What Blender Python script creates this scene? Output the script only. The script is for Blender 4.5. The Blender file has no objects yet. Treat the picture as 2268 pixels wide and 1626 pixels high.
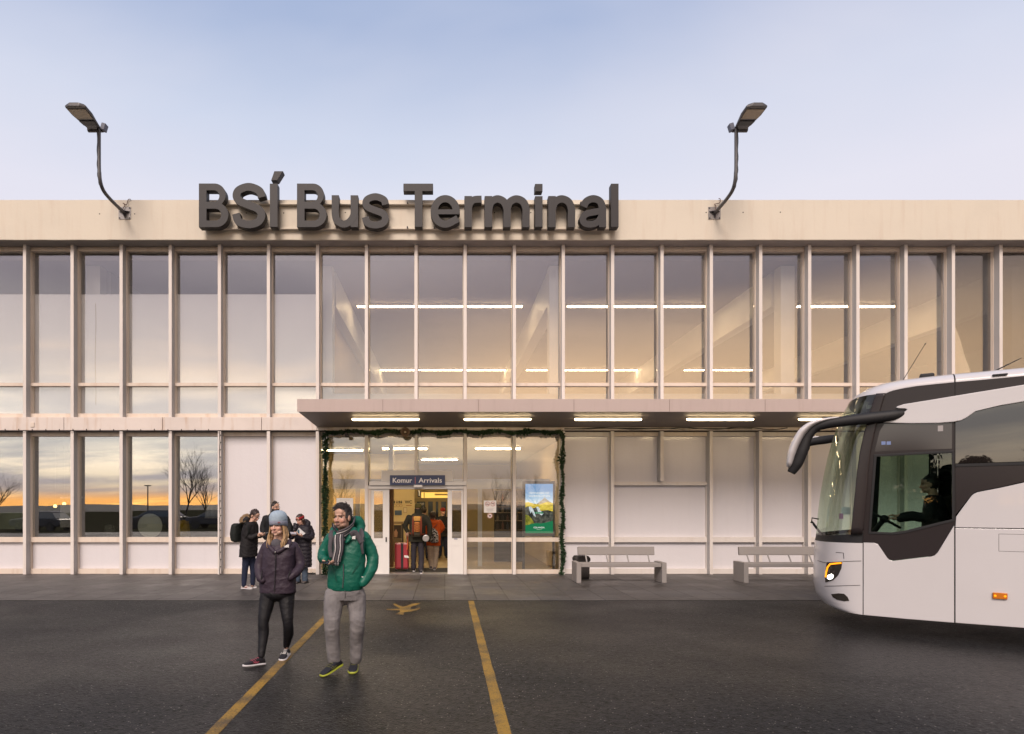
import bpy, math, random
import numpy as np
from mathutils import Vector, Matrix, noise, Euler
from mathutils.geometry import tessellate_polygon
SC = bpy.context.scene
COL = SC.collection
R = math.radians
random.seed(7)
# ---- picture geometry: principal point and focal length in picture units, camera 1.75 m above ground ----
CX, CY, FP, CH = 985.0, 1122.0, 1400.0, 1.75
def P(x, y, Z):
    return Vector(((x - CX) / FP * Z, Z, CH - (y - CY) / FP * Z))
def G(x, y, z=0.0):
    Z = (CH - z) * FP / (y - CY)
    return Vector(((x - CX) / FP * Z, Z, z))
Y0 = 16.22
S0 = FP / Y0
def fx(x, Y=Y0): return (x - CX) / FP * Y
def fz(y, Y=Y0): return CH - (y - CY) / FP * Y

# ---- object helpers ----
def wm(o):
    m = Matrix.LocRotScale(o.location, o.rotation_euler, o.scale)
    if o.parent: m = wm(o.parent) @ o.matrix_parent_inverse @ m
    return m
def setparent(o, p):
    o.parent = p
    o.matrix_parent_inverse = wm(p).inverted()
def tag(o, label=None, cat=None, group=None, kind=None):
    if label: o['label'] = label
    if cat: o['category'] = cat
    if group: o['group'] = group
    if kind: o['kind'] = kind
    return o
def empty(name, loc, label=None, cat=None, group=None, rz=0.0):
    o = bpy.data.objects.new(name, None); COL.objects.link(o)
    o.location = loc; o.rotation_euler = (0, 0, rz); o.empty_display_size = 0.1
    return tag(o, label, cat, group)
def kids(o):
    return [c for c in bpy.data.objects if c.parent == o]
def copy_tree(o, parent=None):
    c = o.copy(); COL.objects.link(c)
    if parent:
        inv = o.matrix_parent_inverse.copy(); c.parent = parent; c.matrix_parent_inverse = inv
    for k in kids(o): copy_tree(k, c)
    return c
def link_mesh(name, me, mats, parent=None, smooth=False, bevel=0.0):
    o = bpy.data.objects.new(name, me); COL.objects.link(o)
    if not isinstance(mats, (list, tuple)): mats = [mats]
    for m in mats: me.materials.append(m)
    if smooth:
        me.polygons.foreach_set('use_smooth', [True] * len(me.polygons))
    if bevel:
        b = o.modifiers.new('bevel', 'BEVEL'); b.width = bevel; b.segments = 2; b.limit_method = 'ANGLE'; b.angle_limit = R(40)
    if parent: setparent(o, parent)
    return o

class MB:
    def __init__(s): s.v = []; s.f = []; s.mi = []
    def add(s, vs, fs, m=0):
        b = len(s.v); s.v += [tuple(v) for v in vs]
        for f in fs: s.f.append([i + b for i in f]); s.mi.append(m)
        return s
    def box(s, x0, x1, y0, y1, z0, z1, m=0):
        if x0 > x1: x0, x1 = x1, x0
        if y0 > y1: y0, y1 = y1, y0
        if z0 > z1: z0, z1 = z1, z0
        return s.add([(x0,y0,z0),(x1,y0,z0),(x1,y1,z0),(x0,y1,z0),(x0,y0,z1),(x1,y0,z1),(x1,y1,z1),(x0,y1,z1)],
              [(0,3,2,1),(4,5,6,7),(0,1,5,4),(1,2,6,5),(2,3,7,6),(3,0,4,7)], m)
    def obox(s, c, ax, ay, az, hx, hy, hz, m=0):
        c = Vector(c); ax = Vector(ax).normalized()*hx; ay = Vector(ay).normalized()*hy; az = Vector(az).normalized()*hz
        vs = [c-ax-ay-az, c+ax-ay-az, c+ax+ay-az, c-ax+ay-az, c-ax-ay+az, c+ax-ay+az, c+ax+ay+az, c-ax+ay+az]
        return s.add(vs, [(0,3,2,1),(4,5,6,7),(0,1,5,4),(1,2,6,5),(2,3,7,6),(3,0,4,7)], m)
    def bar(s, p, q, w, h, m=0, up=(0,0,1)):
        p = Vector(p); q = Vector(q); d = (q-p); L = d.length; d.normalize()
        u = Vector(up)
        if abs(d.dot(u)) > .98: u = Vector((0,1,0))
        a = d.cross(u).normalized(); b = a.cross(d)
        return s.obox((p+q)/2, d, a, b, L/2, w/2, h/2, m)
    def tube(s, pts, r, n=8, m=0, cap=True, flat=None, up=None):
        pts = [Vector(p) for p in pts]; k = len(pts)
        rs = r if isinstance(r, (list, tuple)) else [r]*k
        t0 = (pts[1]-pts[0]).normalized()
        u = Vector(up) if up else (Vector((0,0,1)) if abs(t0.z) < .9 else Vector((0,-1,0)))
        u = (u - t0*u.dot(t0)).normalized()
        rings = []; 
        for i in range(k):
            t = (pts[min(i+1,k-1)] - pts[max(i-1,0)]).normalized()
            u = (u - t*u.dot(t)); u = u.normalized() if u.length > 1e-6 else t.orthogonal().normalized()
            w = t.cross(u)
            ri = rs[i]; ra, rb = (ri if isinstance(ri, (tuple, list)) else (ri, ri))
            if flat: ra, rb = ra*flat[0], rb*flat[1]
            rings.append([pts[i] + u*ra*math.cos(2*math.pi*j/n) + w*rb*math.sin(2*math.pi*j/n) for j in range(n)])
        return s.loft(rings, m, cap)
    def loft(s, rings, m=0, cap=True, closed=True):
        n = len(rings[0]); vs = [v for rg in rings for v in rg]; fs = []
        for i in range(len(rings)-1):
            for j in range(n if closed else n-1):
                a = i*n+j; b = i*n+(j+1)%n
                fs.append((a, b, b+n, a+n))
        if cap:
            fs.append(tuple(reversed(range(n)))); fs.append(tuple(range((len(rings)-1)*n, len(rings)*n)))
        return s.add(vs, fs, m)
    def ell(s, c, r, rot=None, nu=16, nv=10, m=0):
        c = Vector(c); vs = []; fs = []
        r = (r,r,r) if isinstance(r,(int,float)) else r
        for i in range(nv+1):
            ph = math.pi*i/nv
            for j in range(nu):
                th = 2*math.pi*j/nu
                v = Vector((r[0]*math.sin(ph)*math.cos(th), r[1]*math.sin(ph)*math.sin(th), r[2]*math.cos(ph)))
                vs.append(c + (rot @ v if rot else v))
        for i in range(nv):
            for j in range(nu):
                a = i*nu+j; b = i*nu+(j+1)%nu
                fs.append((a, a+nu, b+nu, b))
        return s.add(vs, fs, m)
    def prism(s, loops, fn, d0, d1, m=0):
        """loops: outer [, holes]; fn(u, v, d) -> 3D"""
        if not isinstance(loops[0][0], (list, tuple, Vector)): loops = [loops]
        tri = tessellate_polygon([[Vector((p[0], p[1], 0)) for p in l] for l in loops])
        flat = [p for l in loops for p in l]; N = len(flat)
        vs = [fn(p[0], p[1], d0) for p in flat] + [fn(p[0], p[1], d1) for p in flat]
        fs = []
        for t in tri: fs.append(tuple(t)); fs.append(tuple(N+i for i in reversed(t)))
        b = 0
        for l in loops:
            k = len(l)
            for i in range(k):
                j = (i+1) % k
                fs.append((b+i, b+j, N+b+j, N+b+i))
            b += k
        return s.add(vs, fs, m)
    def sheet(s, loops, fn, m=0):
        if not isinstance(loops[0][0], (list, tuple, Vector)): loops = [loops]
        tri = tessellate_polygon([[Vector((p[0], p[1], 0)) for p in l] for l in loops])
        return s.add([fn(p[0], p[1]) for l in loops for p in l], [tuple(t) for t in tri], m)
    def mesh(s, name, recalc=True):
        me = bpy.data.meshes.new(name); me.from_pydata(s.v, [], s.f)
        if any(s.mi): me.polygons.foreach_set('material_index', s.mi)
        if recalc:
            import bmesh
            bm = bmesh.new(); bm.from_mesh(me); bmesh.ops.recalc_face_normals(bm, faces=bm.faces); bm.to_mesh(me); bm.free()
        me.update(); return me
    def build(s, name, mats, parent=None, smooth=False, bevel=0.0, recalc=True):
        return link_mesh(name, s.mesh(name, recalc), mats, parent, smooth, bevel)

def catmull(pts, n=6, closed=False):
    pts = [Vector(p) for p in pts]; out = []; k = len(pts)
    rng = range(k if closed else k-1)
    for i in rng:
        if closed: p0,p1,p2,p3 = pts[i-1], pts[i], pts[(i+1)%k], pts[(i+2)%k]
        else: p0,p1,p2,p3 = pts[max(i-1,0)], pts[i], pts[i+1], pts[min(i+2,k-1)]
        for j in range(n):
            t = j/n
            out.append(0.5*((2*p1)+(p2-p0)*t+(2*p0-5*p1+4*p2-p3)*t*t+(3*p1-p0-3*p2+p3)*t**3))
    if not closed: out.append(pts[-1])
    return out
def interp(xs, ys, x):
    return float(np.interp(x, xs, ys))
def text_obj(name, body, size, mat, parent, M, align='CENTER', ext=0.0, bold=0.0, space=1.0, xs=1.0):
    cu = bpy.data.curves.new(name, 'FONT'); cu.body = body; cu.size = size; cu.align_x = align; cu.align_y = 'BOTTOM_BASELINE'
    cu.extrude = ext; cu.offset = bold; cu.space_character = space; cu.resolution_u = 4
    t = bpy.data.objects.new(name, cu); COL.objects.link(t)
    dg = bpy.context.evaluated_depsgraph_get()
    me = bpy.data.meshes.new_from_object(t.evaluated_get(dg))
    bpy.data.objects.remove(t); bpy.data.curves.remove(cu)
    me.transform(M @ Matrix.Diagonal((xs,1,1,1))); me.materials.clear(); me.name = name
    return link_mesh(name, me, mat, parent)
def wallM(x, y, z):   # text standing upright, read from -Y side
    return Matrix.Translation((x, y, z)) @ Matrix.Rotation(math.pi/2, 4, 'X')

# ---- materials ----
MATS = {}
def nodes(name):
    m = bpy.data.materials.new(name); m.use_nodes = True
    nt = m.node_tree; nt.nodes.clear()
    out = nt.nodes.new('ShaderNodeOutputMaterial'); b = nt.nodes.new('ShaderNodeBsdfPrincipled')
    nt.links.new(b.outputs[0], out.inputs[0])
    return m, nt, b, out
def N(nt, t, **k):
    n = nt.nodes.new(t)
    for a, v in k.items():
        if a.startswith('i_'):
            key = a[2:]; n.inputs[int(key) if key.isdigit() else key].default_value = v
        else: setattr(n, a, v)
    return n
def L(nt, a, b): nt.links.new(a, b)
def c4(c): return (c[0], c[1], c[2], 1.0)
def mat(name, col, rough=.6, var=0.0, vscale=3.0, bump=0.0, bscale=30.0, metal=0.0, spec=.5, coat=0.0, vcol=None, stretch=None, vdet=6.0, vlo=.35, vhi=.65):
    """painted / cloth / concrete surface; var mixes towards vcol by a noise mask"""
    m, nt, b, out = nodes(name)
    b.inputs['Roughness'].default_value = rough; b.inputs['Metallic'].default_value = metal
    b.inputs['Specular IOR Level'].default_value = spec; b.inputs['Coat Weight'].default_value = coat
    b.inputs['Base Color'].default_value = c4(col)
    tc = N(nt, 'ShaderNodeTexCoord'); src = tc.outputs['Object']
    if stretch:
        mp = N(nt, 'ShaderNodeMapping'); mp.inputs['Scale'].default_value = stretch; L(nt, src, mp.inputs[0]); src = mp.outputs[0]
    if var:
        ns = N(nt, 'ShaderNodeTexNoise', i_Scale=vscale, i_Detail=vdet, i_Roughness=.6); L(nt, src, ns.inputs['Vector'])
        rp = N(nt, 'ShaderNodeMapRange', i_1=vlo, i_2=vhi, i_3=0.0, i_4=var); L(nt, ns.outputs[0], rp.inputs[0])
        mx = N(nt, 'ShaderNodeMix', data_type='RGBA'); mx.inputs[6].default_value = c4(col)
        vc = vcol or tuple(x*.6 for x in col); mx.inputs[7].default_value = c4(vc)
        L(nt, rp.outputs[0], mx.inputs[0]); L(nt, mx.outputs[2], b.inputs['Base Color'])
    if bump:
        n2 = N(nt, 'ShaderNodeTexNoise', i_Scale=bscale, i_Detail=4.0); L(nt, src, n2.inputs['Vector'])
        bp = N(nt, 'ShaderNodeBump', i_Strength=bump, i_Distance=.02); L(nt, n2.outputs[0], bp.inputs['Height'])
        L(nt, bp.outputs[0], b.inputs['Normal'])
    MATS[name] = m
    return m
def emit(name, col, st):
    m = bpy.data.materials.new(name); m.use_nodes = True; nt = m.node_tree; nt.nodes.clear()
    o = nt.nodes.new('ShaderNodeOutputMaterial'); e = nt.nodes.new('ShaderNodeEmission')
    e.inputs[0].default_value = c4(col); e.inputs[1].default_value = st; L(nt, e.outputs[0], o.inputs[0])
    return m
def glass(name, tint=(.85,.88,.86), refl=.3, rough=0.0, wobble=0.0, gcol=(1,1,1), gmax=.95):
    m = bpy.data.materials.new(name); m.use_nodes = True; nt = m.node_tree; nt.nodes.clear()
    o = N(nt, 'ShaderNodeOutputMaterial'); t = N(nt, 'ShaderNodeBsdfTransparent'); g = N(nt, 'ShaderNodeBsdfGlossy')
    t.inputs[0].default_value = c4(tint); g.inputs['Roughness'].default_value = rough; g.inputs[0].default_value = c4(gcol)
    fr = N(nt, 'ShaderNodeLayerWeight', i_Blend=.35)
    mr = N(nt, 'ShaderNodeMapRange', i_1=0.0, i_2=1.0, i_3=refl, i_4=gmax); L(nt, fr.outputs['Fresnel'], mr.inputs[0])
    mx = N(nt, 'ShaderNodeMixShader'); L(nt, mr.outputs[0], mx.inputs[0]); L(nt, t.outputs[0], mx.inputs[1]); L(nt, g.outputs[0], mx.inputs[2])
    if wobble:
        tc = N(nt, 'ShaderNodeTexCoord'); ns = N(nt, 'ShaderNodeTexNoise', i_Scale=.9, i_Detail=1.0); L(nt, tc.outputs['Object'], ns.inputs['Vector'])
        bp = N(nt, 'ShaderNodeBump', i_Strength=wobble, i_Distance=.02); L(nt, ns.outputs[0], bp.inputs['Height']); L(nt, bp.outputs[0], g.inputs['Normal'])
    L(nt, mx.outputs[0], o.inputs[0]); MATS[name] = m
    return m
# ================= camera, sky, sun =================
cam_d = bpy.data.cameras.new('camera'); cam = bpy.data.objects.new('camera', cam_d); COL.objects.link(cam)
cam.location = (0, 0, CH); cam.rotation_euler = (R(90), 0, 0)
cam_d.sensor_width = 36.0; cam_d.lens = 36.0 * FP / 2268.0
cam_d.shift_x = (1134 - CX) / 2268.0; cam_d.shift_y = (CY - 813) / 2268.0
cam_d.clip_start = .1; cam_d.clip_end = 3000
SC.camera = cam
SC.view_settings.view_transform = 'Standard'; SC.view_settings.look = 'None'; SC.view_settings.gamma = 1.0
SC.view_settings.exposure = 0.41; SC.view_settings.use_curve_mapping = False
SC.cycles.use_denoising = True
SC.cycles.max_bounces = 10; SC.cycles.transparent_max_bounces = 16
SC.cycles.sample_clamp_indirect = 3.0
SC.render.film_transparent = False

SUN_EL, SUN_AZ = R(41.0), R(191.0)
W = bpy.data.worlds.new('World'); SC.world = W; W.use_nodes = True
nt = W.node_tree; nt.nodes.clear()
wo = N(nt, 'ShaderNodeOutputWorld'); bg = N(nt, 'ShaderNodeBackground'); bg.inputs[1].default_value = 0.1
L(nt, bg.outputs[0], wo.inputs[0])
sky = N(nt, 'ShaderNodeTexSky'); sky.sky_type = 'NISHITA'; sky.sun_disc = False
sky.sun_elevation = SUN_EL; sky.sun_rotation = SUN_AZ; sky.air_density = 1.2; sky.dust_density = 2.0; sky.ozone_density = 2.0
tc = N(nt, 'ShaderNodeTexCoord'); sep = N(nt, 'ShaderNodeSeparateXYZ'); L(nt, tc.outputs['Generated'], sep.inputs[0])
def math_n(op, a, b=None, c=None):
    n = N(nt, 'ShaderNodeMath', operation=op)
    for i, v in enumerate((a, b, c)):
        if v is None: continue
        if isinstance(v, (int, float)): n.inputs[i].default_value = v
        else: L(nt, v, n.inputs[i])
    return n.outputs[0]
def ramp(src, stops, interp='LINEAR'):
    r = N(nt, 'ShaderNodeValToRGB'); cr = r.color_ramp; cr.interpolation = interp
    while len(cr.elements) < len(stops): cr.elements.new(.5)
    for e, (p, c) in zip(cr.elements, stops): e.position = p; e.color = c4(c)
    L(nt, src, r.inputs[0]); return r.outputs[0]
def mixc(f, a, b, mode='MIX'):
    n = N(nt, 'ShaderNodeMix', data_type='RGBA', blend_type=mode)
    for i, v in ((0, f), (6, a), (7, b)):
        if isinstance(v, (int, float)): n.inputs[i].default_value = v
        elif isinstance(v, tuple): n.inputs[i].default_value = c4(v)
        else: L(nt, v, n.inputs[i])
    return n.outputs[2]
zz = sep.outputs['Z']
# direction wrapped on a flat cloud deck, so that clouds draw out into streaks towards the horizon
zc = math_n('ADD', math_n('MAXIMUM', zz, 0.0), .12)
cu = math_n('DIVIDE', sep.outputs['X'], zc); cv = math_n('DIVIDE', sep.outputs['Y'], zc)
cmb = N(nt, 'ShaderNodeCombineXYZ'); L(nt, cu, cmb.inputs[0]); L(nt, cv, cmb.inputs[1])
mpA = N(nt, 'ShaderNodeMapping'); mpA.inputs['Scale'].default_value = (.55, 1.0, 1); mpA.inputs['Rotation'].default_value = (0, 0, R(12)); L(nt, cmb.outputs[0], mpA.inputs[0])
nA = N(nt, 'ShaderNodeTexNoise', i_Scale=1.1, i_Detail=5.0, i_Roughness=.52, i_Distortion=.3); L(nt, mpA.outputs[0], nA.inputs['Vector'])
nB = N(nt, 'ShaderNodeTexNoise', i_Scale=.35, i_Detail=3.0, i_Roughness=.5); L(nt, mpA.outputs[0], nB.inputs['Vector'])
# front: pale lavender cloud low down thinning to soft blue higher up
front = ramp(zz, [(0.0, (.56,.52,.56)), (.30, (.67,.65,.70)), (.40, (.625,.625,.70)), (.50, (.47,.525,.65)), (.60, (.275,.355,.53)), (1.0, (.19,.27,.44))])
fmask = N(nt, 'ShaderNodeMapRange', i_1=.36, i_2=.62, i_3=0.0, i_4=.55); L(nt, nB.outputs[0], fmask.inputs[0])
front = mixc(fmask.outputs[0], front, (.545,.515,.61))
fm2 = N(nt, 'ShaderNodeMapRange', i_1=.42, i_2=.68, i_3=0.0, i_4=.45); L(nt, nA.outputs[0], fm2.inputs[0])
front = mixc(fm2.outputs[0], front, (.66,.635,.685))
# back: sunset seen only in the glass: bright slit under a grey deck, cream streaks above it
slit = N(nt, 'ShaderNodeMapRange', i_1=-.16, i_2=.02, i_3=1.0, i_4=0.0); L(nt, sep.outputs['X'], slit.inputs[0])
band = ramp(zz, [(0.0, (1,1,1)), (.011, (1,1,1)), (.023, (0,0,0)), (1.0, (0,0,0))])
slitf = math_n('MULTIPLY', slit.outputs[0], band)
backlo = ramp(zz, [(0.0, (.66,.50,.40)), (.022, (.60,.46,.40)), (.034, (.50,.43,.45)), (.06, (.62,.57,.57)), (.12, (.78,.74,.70)), (.20, (.66,.58,.55)), (.30, (.38,.33,.37)), (.42, (.60,.52,.58)), (.6, (1.15,1.04,1.06)), (1.0, (.80,.80,.92))])
backhi = ramp(zz, [(0.0, (.9,.62,.42)), (.022, (.9,.62,.42)), (.034, (1.0,.80,.58)), (.06, (1.4,1.15,.88)), (.12, (1.65,1.45,1.15)), (.2, (1.05,.82,.64)), (.30, (.48,.41,.44)), (.42, (.8,.70,.74)), (.6, (1.45,1.3,1.26)), (1.0, (.95,.92,1.02))])
bm_ = N(nt, 'ShaderNodeMapRange', i_1=.45, i_2=.66, i_3=0.0, i_4=1.0); bm_.interpolation_type = 'SMOOTHSTEP'; L(nt, nA.outputs[0], bm_.inputs[0])
back = mixc(bm_.outputs[0], backlo, backhi)
slitc = mixc(bm_.outputs[0], (1.35,.62,.17), (2.0,1.08,.30))
peach = N(nt, 'ShaderNodeMapRange', i_1=-.15, i_2=.12, i_3=0.0, i_4=1.0); L(nt, sep.outputs['X'], peach.inputs[0])
pband = ramp(zz, [(0.0, (0,0,0)), (.06, (.15,.15,.15)), (.12, (.8,.8,.8)), (.20, (.75,.75,.75)), (.31, (0,0,0))])
back = mixc(math_n('MULTIPLY', peach.outputs[0], pband), back, (1.75,1.12,.62))
back = mixc(slitf, back, slitc)
# more glow towards the sun's side
az = math_n('MULTIPLY_ADD', sep.outputs['X'], -.36, math_n('MULTIPLY', sep.outputs['Y'], -.93))
glow = N(nt, 'ShaderNodeMapRange', i_1=.15, i_2=1.0, i_3=.34, i_4=1.2); L(nt, az, glow.inputs[0])
back = mixc(1.0, back, glow.outputs[0], 'MULTIPLY')
fb = N(nt, 'ShaderNodeMapRange', i_1=-.60, i_2=.05, i_3=1.0, i_4=0.0); fb.interpolation_type = 'SMOOTHSTEP'; L(nt, sep.outputs['Y'], fb.inputs[0])
deck = mixc(fb.outputs[0], front, back)
deck10 = mixc(1.0, deck, (10,10,10), 'MULTIPLY')
tot = mixc(.96, sky.outputs[0], deck10)
L(nt, tot, bg.inputs[0])

sd = bpy.data.lights.new('sun', 'SUN'); sun = bpy.data.objects.new('sun', sd); COL.objects.link(sun)
sd.energy = 2.3; sd.angle = R(26); sd.color = (1.0, .84, .72)
sdir = Vector((math.sin(SUN_AZ)*math.cos(SUN_EL), math.cos(SUN_AZ)*math.cos(SUN_EL), math.sin(SUN_EL)))
sun.rotation_euler = (-sdir).to_track_quat('-Z', 'Y').to_euler()
# ================= materials of the place =================
def facade_mat(name, col, stain, amount=.5, rough=.7):
    m, nt, b, out = nodes(name)
    tc = N(nt, 'ShaderNodeTexCoord')
    n1 = N(nt, 'ShaderNodeTexNoise', i_Scale=.8, i_Detail=8.0, i_Roughness=.65); L(nt, tc.outputs['Object'], n1.inputs['Vector'])
    mp = N(nt, 'ShaderNodeMapping'); mp.inputs['Scale'].default_value = (6, 6, .55); L(nt, tc.outputs['Object'], mp.inputs[0])
    n2 = N(nt, 'ShaderNodeTexNoise', i_Scale=1.0, i_Detail=5.0, i_Roughness=.6); L(nt, mp.outputs[0], n2.inputs['Vector'])
    r1 = N(nt, 'ShaderNodeMapRange', i_1=.45, i_2=.75, i_3=0.0, i_4=amount); L(nt, n1.outputs[0], r1.inputs[0])
    r2 = N(nt, 'ShaderNodeMapRange', i_1=.52, i_2=.78, i_3=0.0, i_4=amount); L(nt, n2.outputs[0], r2.inputs[0])
    mx1 = N(nt, 'ShaderNodeMix', data_type='RGBA'); mx1.inputs[6].default_value = c4(col); mx1.inputs[7].default_value = c4(tuple(x*.82 for x in col)); L(nt, r1.outputs[0], mx1.inputs[0])
    mx2 = N(nt, 'ShaderNodeMix', data_type='RGBA'); L(nt, mx1.outputs[2], mx2.inputs[6]); mx2.inputs[7].default_value = c4(stain); L(nt, r2.outputs[0], mx2.inputs[0])
    L(nt, mx2.outputs[2], b.inputs['Base Color']); b.inputs['Roughness'].default_value = rough
    n3 = N(nt, 'ShaderNodeTexNoise', i_Scale=18.0, i_Detail=5.0); L(nt, tc.outputs['Object'], n3.inputs['Vector'])
    bp = N(nt, 'ShaderNodeBump', i_Strength=.12, i_Distance=.02); L(nt, n3.outputs[0], bp.inputs['Height']); L(nt, bp.outputs[0], b.inputs['Normal'])
    MATS[name] = m; return m
M_fascia = facade_mat('cream_render', (.64,.585,.495), (.50,.38,.29), .32)
M_band = facade_mat('band_stone', (.67,.60,.56), (.46,.31,.20), .75)
M_canopy = facade_mat('canopy_edge', (.47,.385,.36), (.33,.25,.22), .35)
M_mullside = facade_mat('mullion_grey', (.43,.42,.425), (.33,.31,.30), .3, .45)
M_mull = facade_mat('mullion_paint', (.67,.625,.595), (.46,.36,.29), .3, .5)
M_frame = facade_mat('frame_paint', (.67,.58,.50), (.44,.30,.20), .5, .5)
M_wpanel = facade_mat('white_panel', (.655,.635,.665), (.56,.53,.55), .18, .14)
M_soffit = mat('soffit_paint', (.34,.31,.29), .8, .3, 2.0)
M_white = mat('white_paint', (.72,.70,.68), .5, .15, 2.0)
M_blind = mat('white_blind', (.86,.85,.87), .8, .12, .7)
M_conc = mat('concrete', (.27,.25,.24), .85, .55, 9.0, .3, 60.0, vcol=(.27,.24,.22))
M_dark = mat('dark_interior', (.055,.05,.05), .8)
M_ceil = mat('hall_ceiling', (.36,.31,.29), .9, .15, 1.0)
M_hallwall = mat('hall_wall', (.58,.45,.31), .9, .2, .5)
M_glass = glass('window_glass', (.965,.97,.97), .17, 0.0, .010)
M_glassd = glass('lower_glass', (.88,.90,.88), .31, 0.0, .010)
M_glasse = glass('entrance_glass', (.93,.93,.90), .11, 0.0, .010)
M_tube = emit('tube_light', (1.0,.74,.42), 25.0)
M_tube2 = emit('batten_light', (1.0,.74,.42), 20.0)
M_dkmetal = mat('dark_metal', (.055,.05,.055), .45, .3, 6.0)
M_black = mat('black_plastic', (.012,.012,.013), .4)
M_galv = mat('galvanised_steel', (.30,.285,.28), .5, .5, 12.0, metal=.6)

# ribbed soffit
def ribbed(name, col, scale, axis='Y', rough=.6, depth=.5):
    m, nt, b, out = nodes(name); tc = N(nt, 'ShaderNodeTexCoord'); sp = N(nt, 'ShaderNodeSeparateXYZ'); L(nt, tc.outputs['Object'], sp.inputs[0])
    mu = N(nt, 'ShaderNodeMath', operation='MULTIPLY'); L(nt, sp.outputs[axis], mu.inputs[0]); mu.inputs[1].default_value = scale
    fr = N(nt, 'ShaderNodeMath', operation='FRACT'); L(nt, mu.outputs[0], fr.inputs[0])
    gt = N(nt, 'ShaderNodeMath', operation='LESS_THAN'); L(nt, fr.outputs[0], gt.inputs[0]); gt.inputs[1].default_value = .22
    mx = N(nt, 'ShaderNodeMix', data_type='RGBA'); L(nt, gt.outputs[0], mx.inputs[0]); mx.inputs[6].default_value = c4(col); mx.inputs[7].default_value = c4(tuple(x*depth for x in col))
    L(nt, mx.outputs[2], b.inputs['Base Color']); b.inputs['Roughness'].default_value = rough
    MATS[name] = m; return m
M_rib = ribbed('ribbed_soffit', (.20,.165,.145), 14.0)

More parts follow.
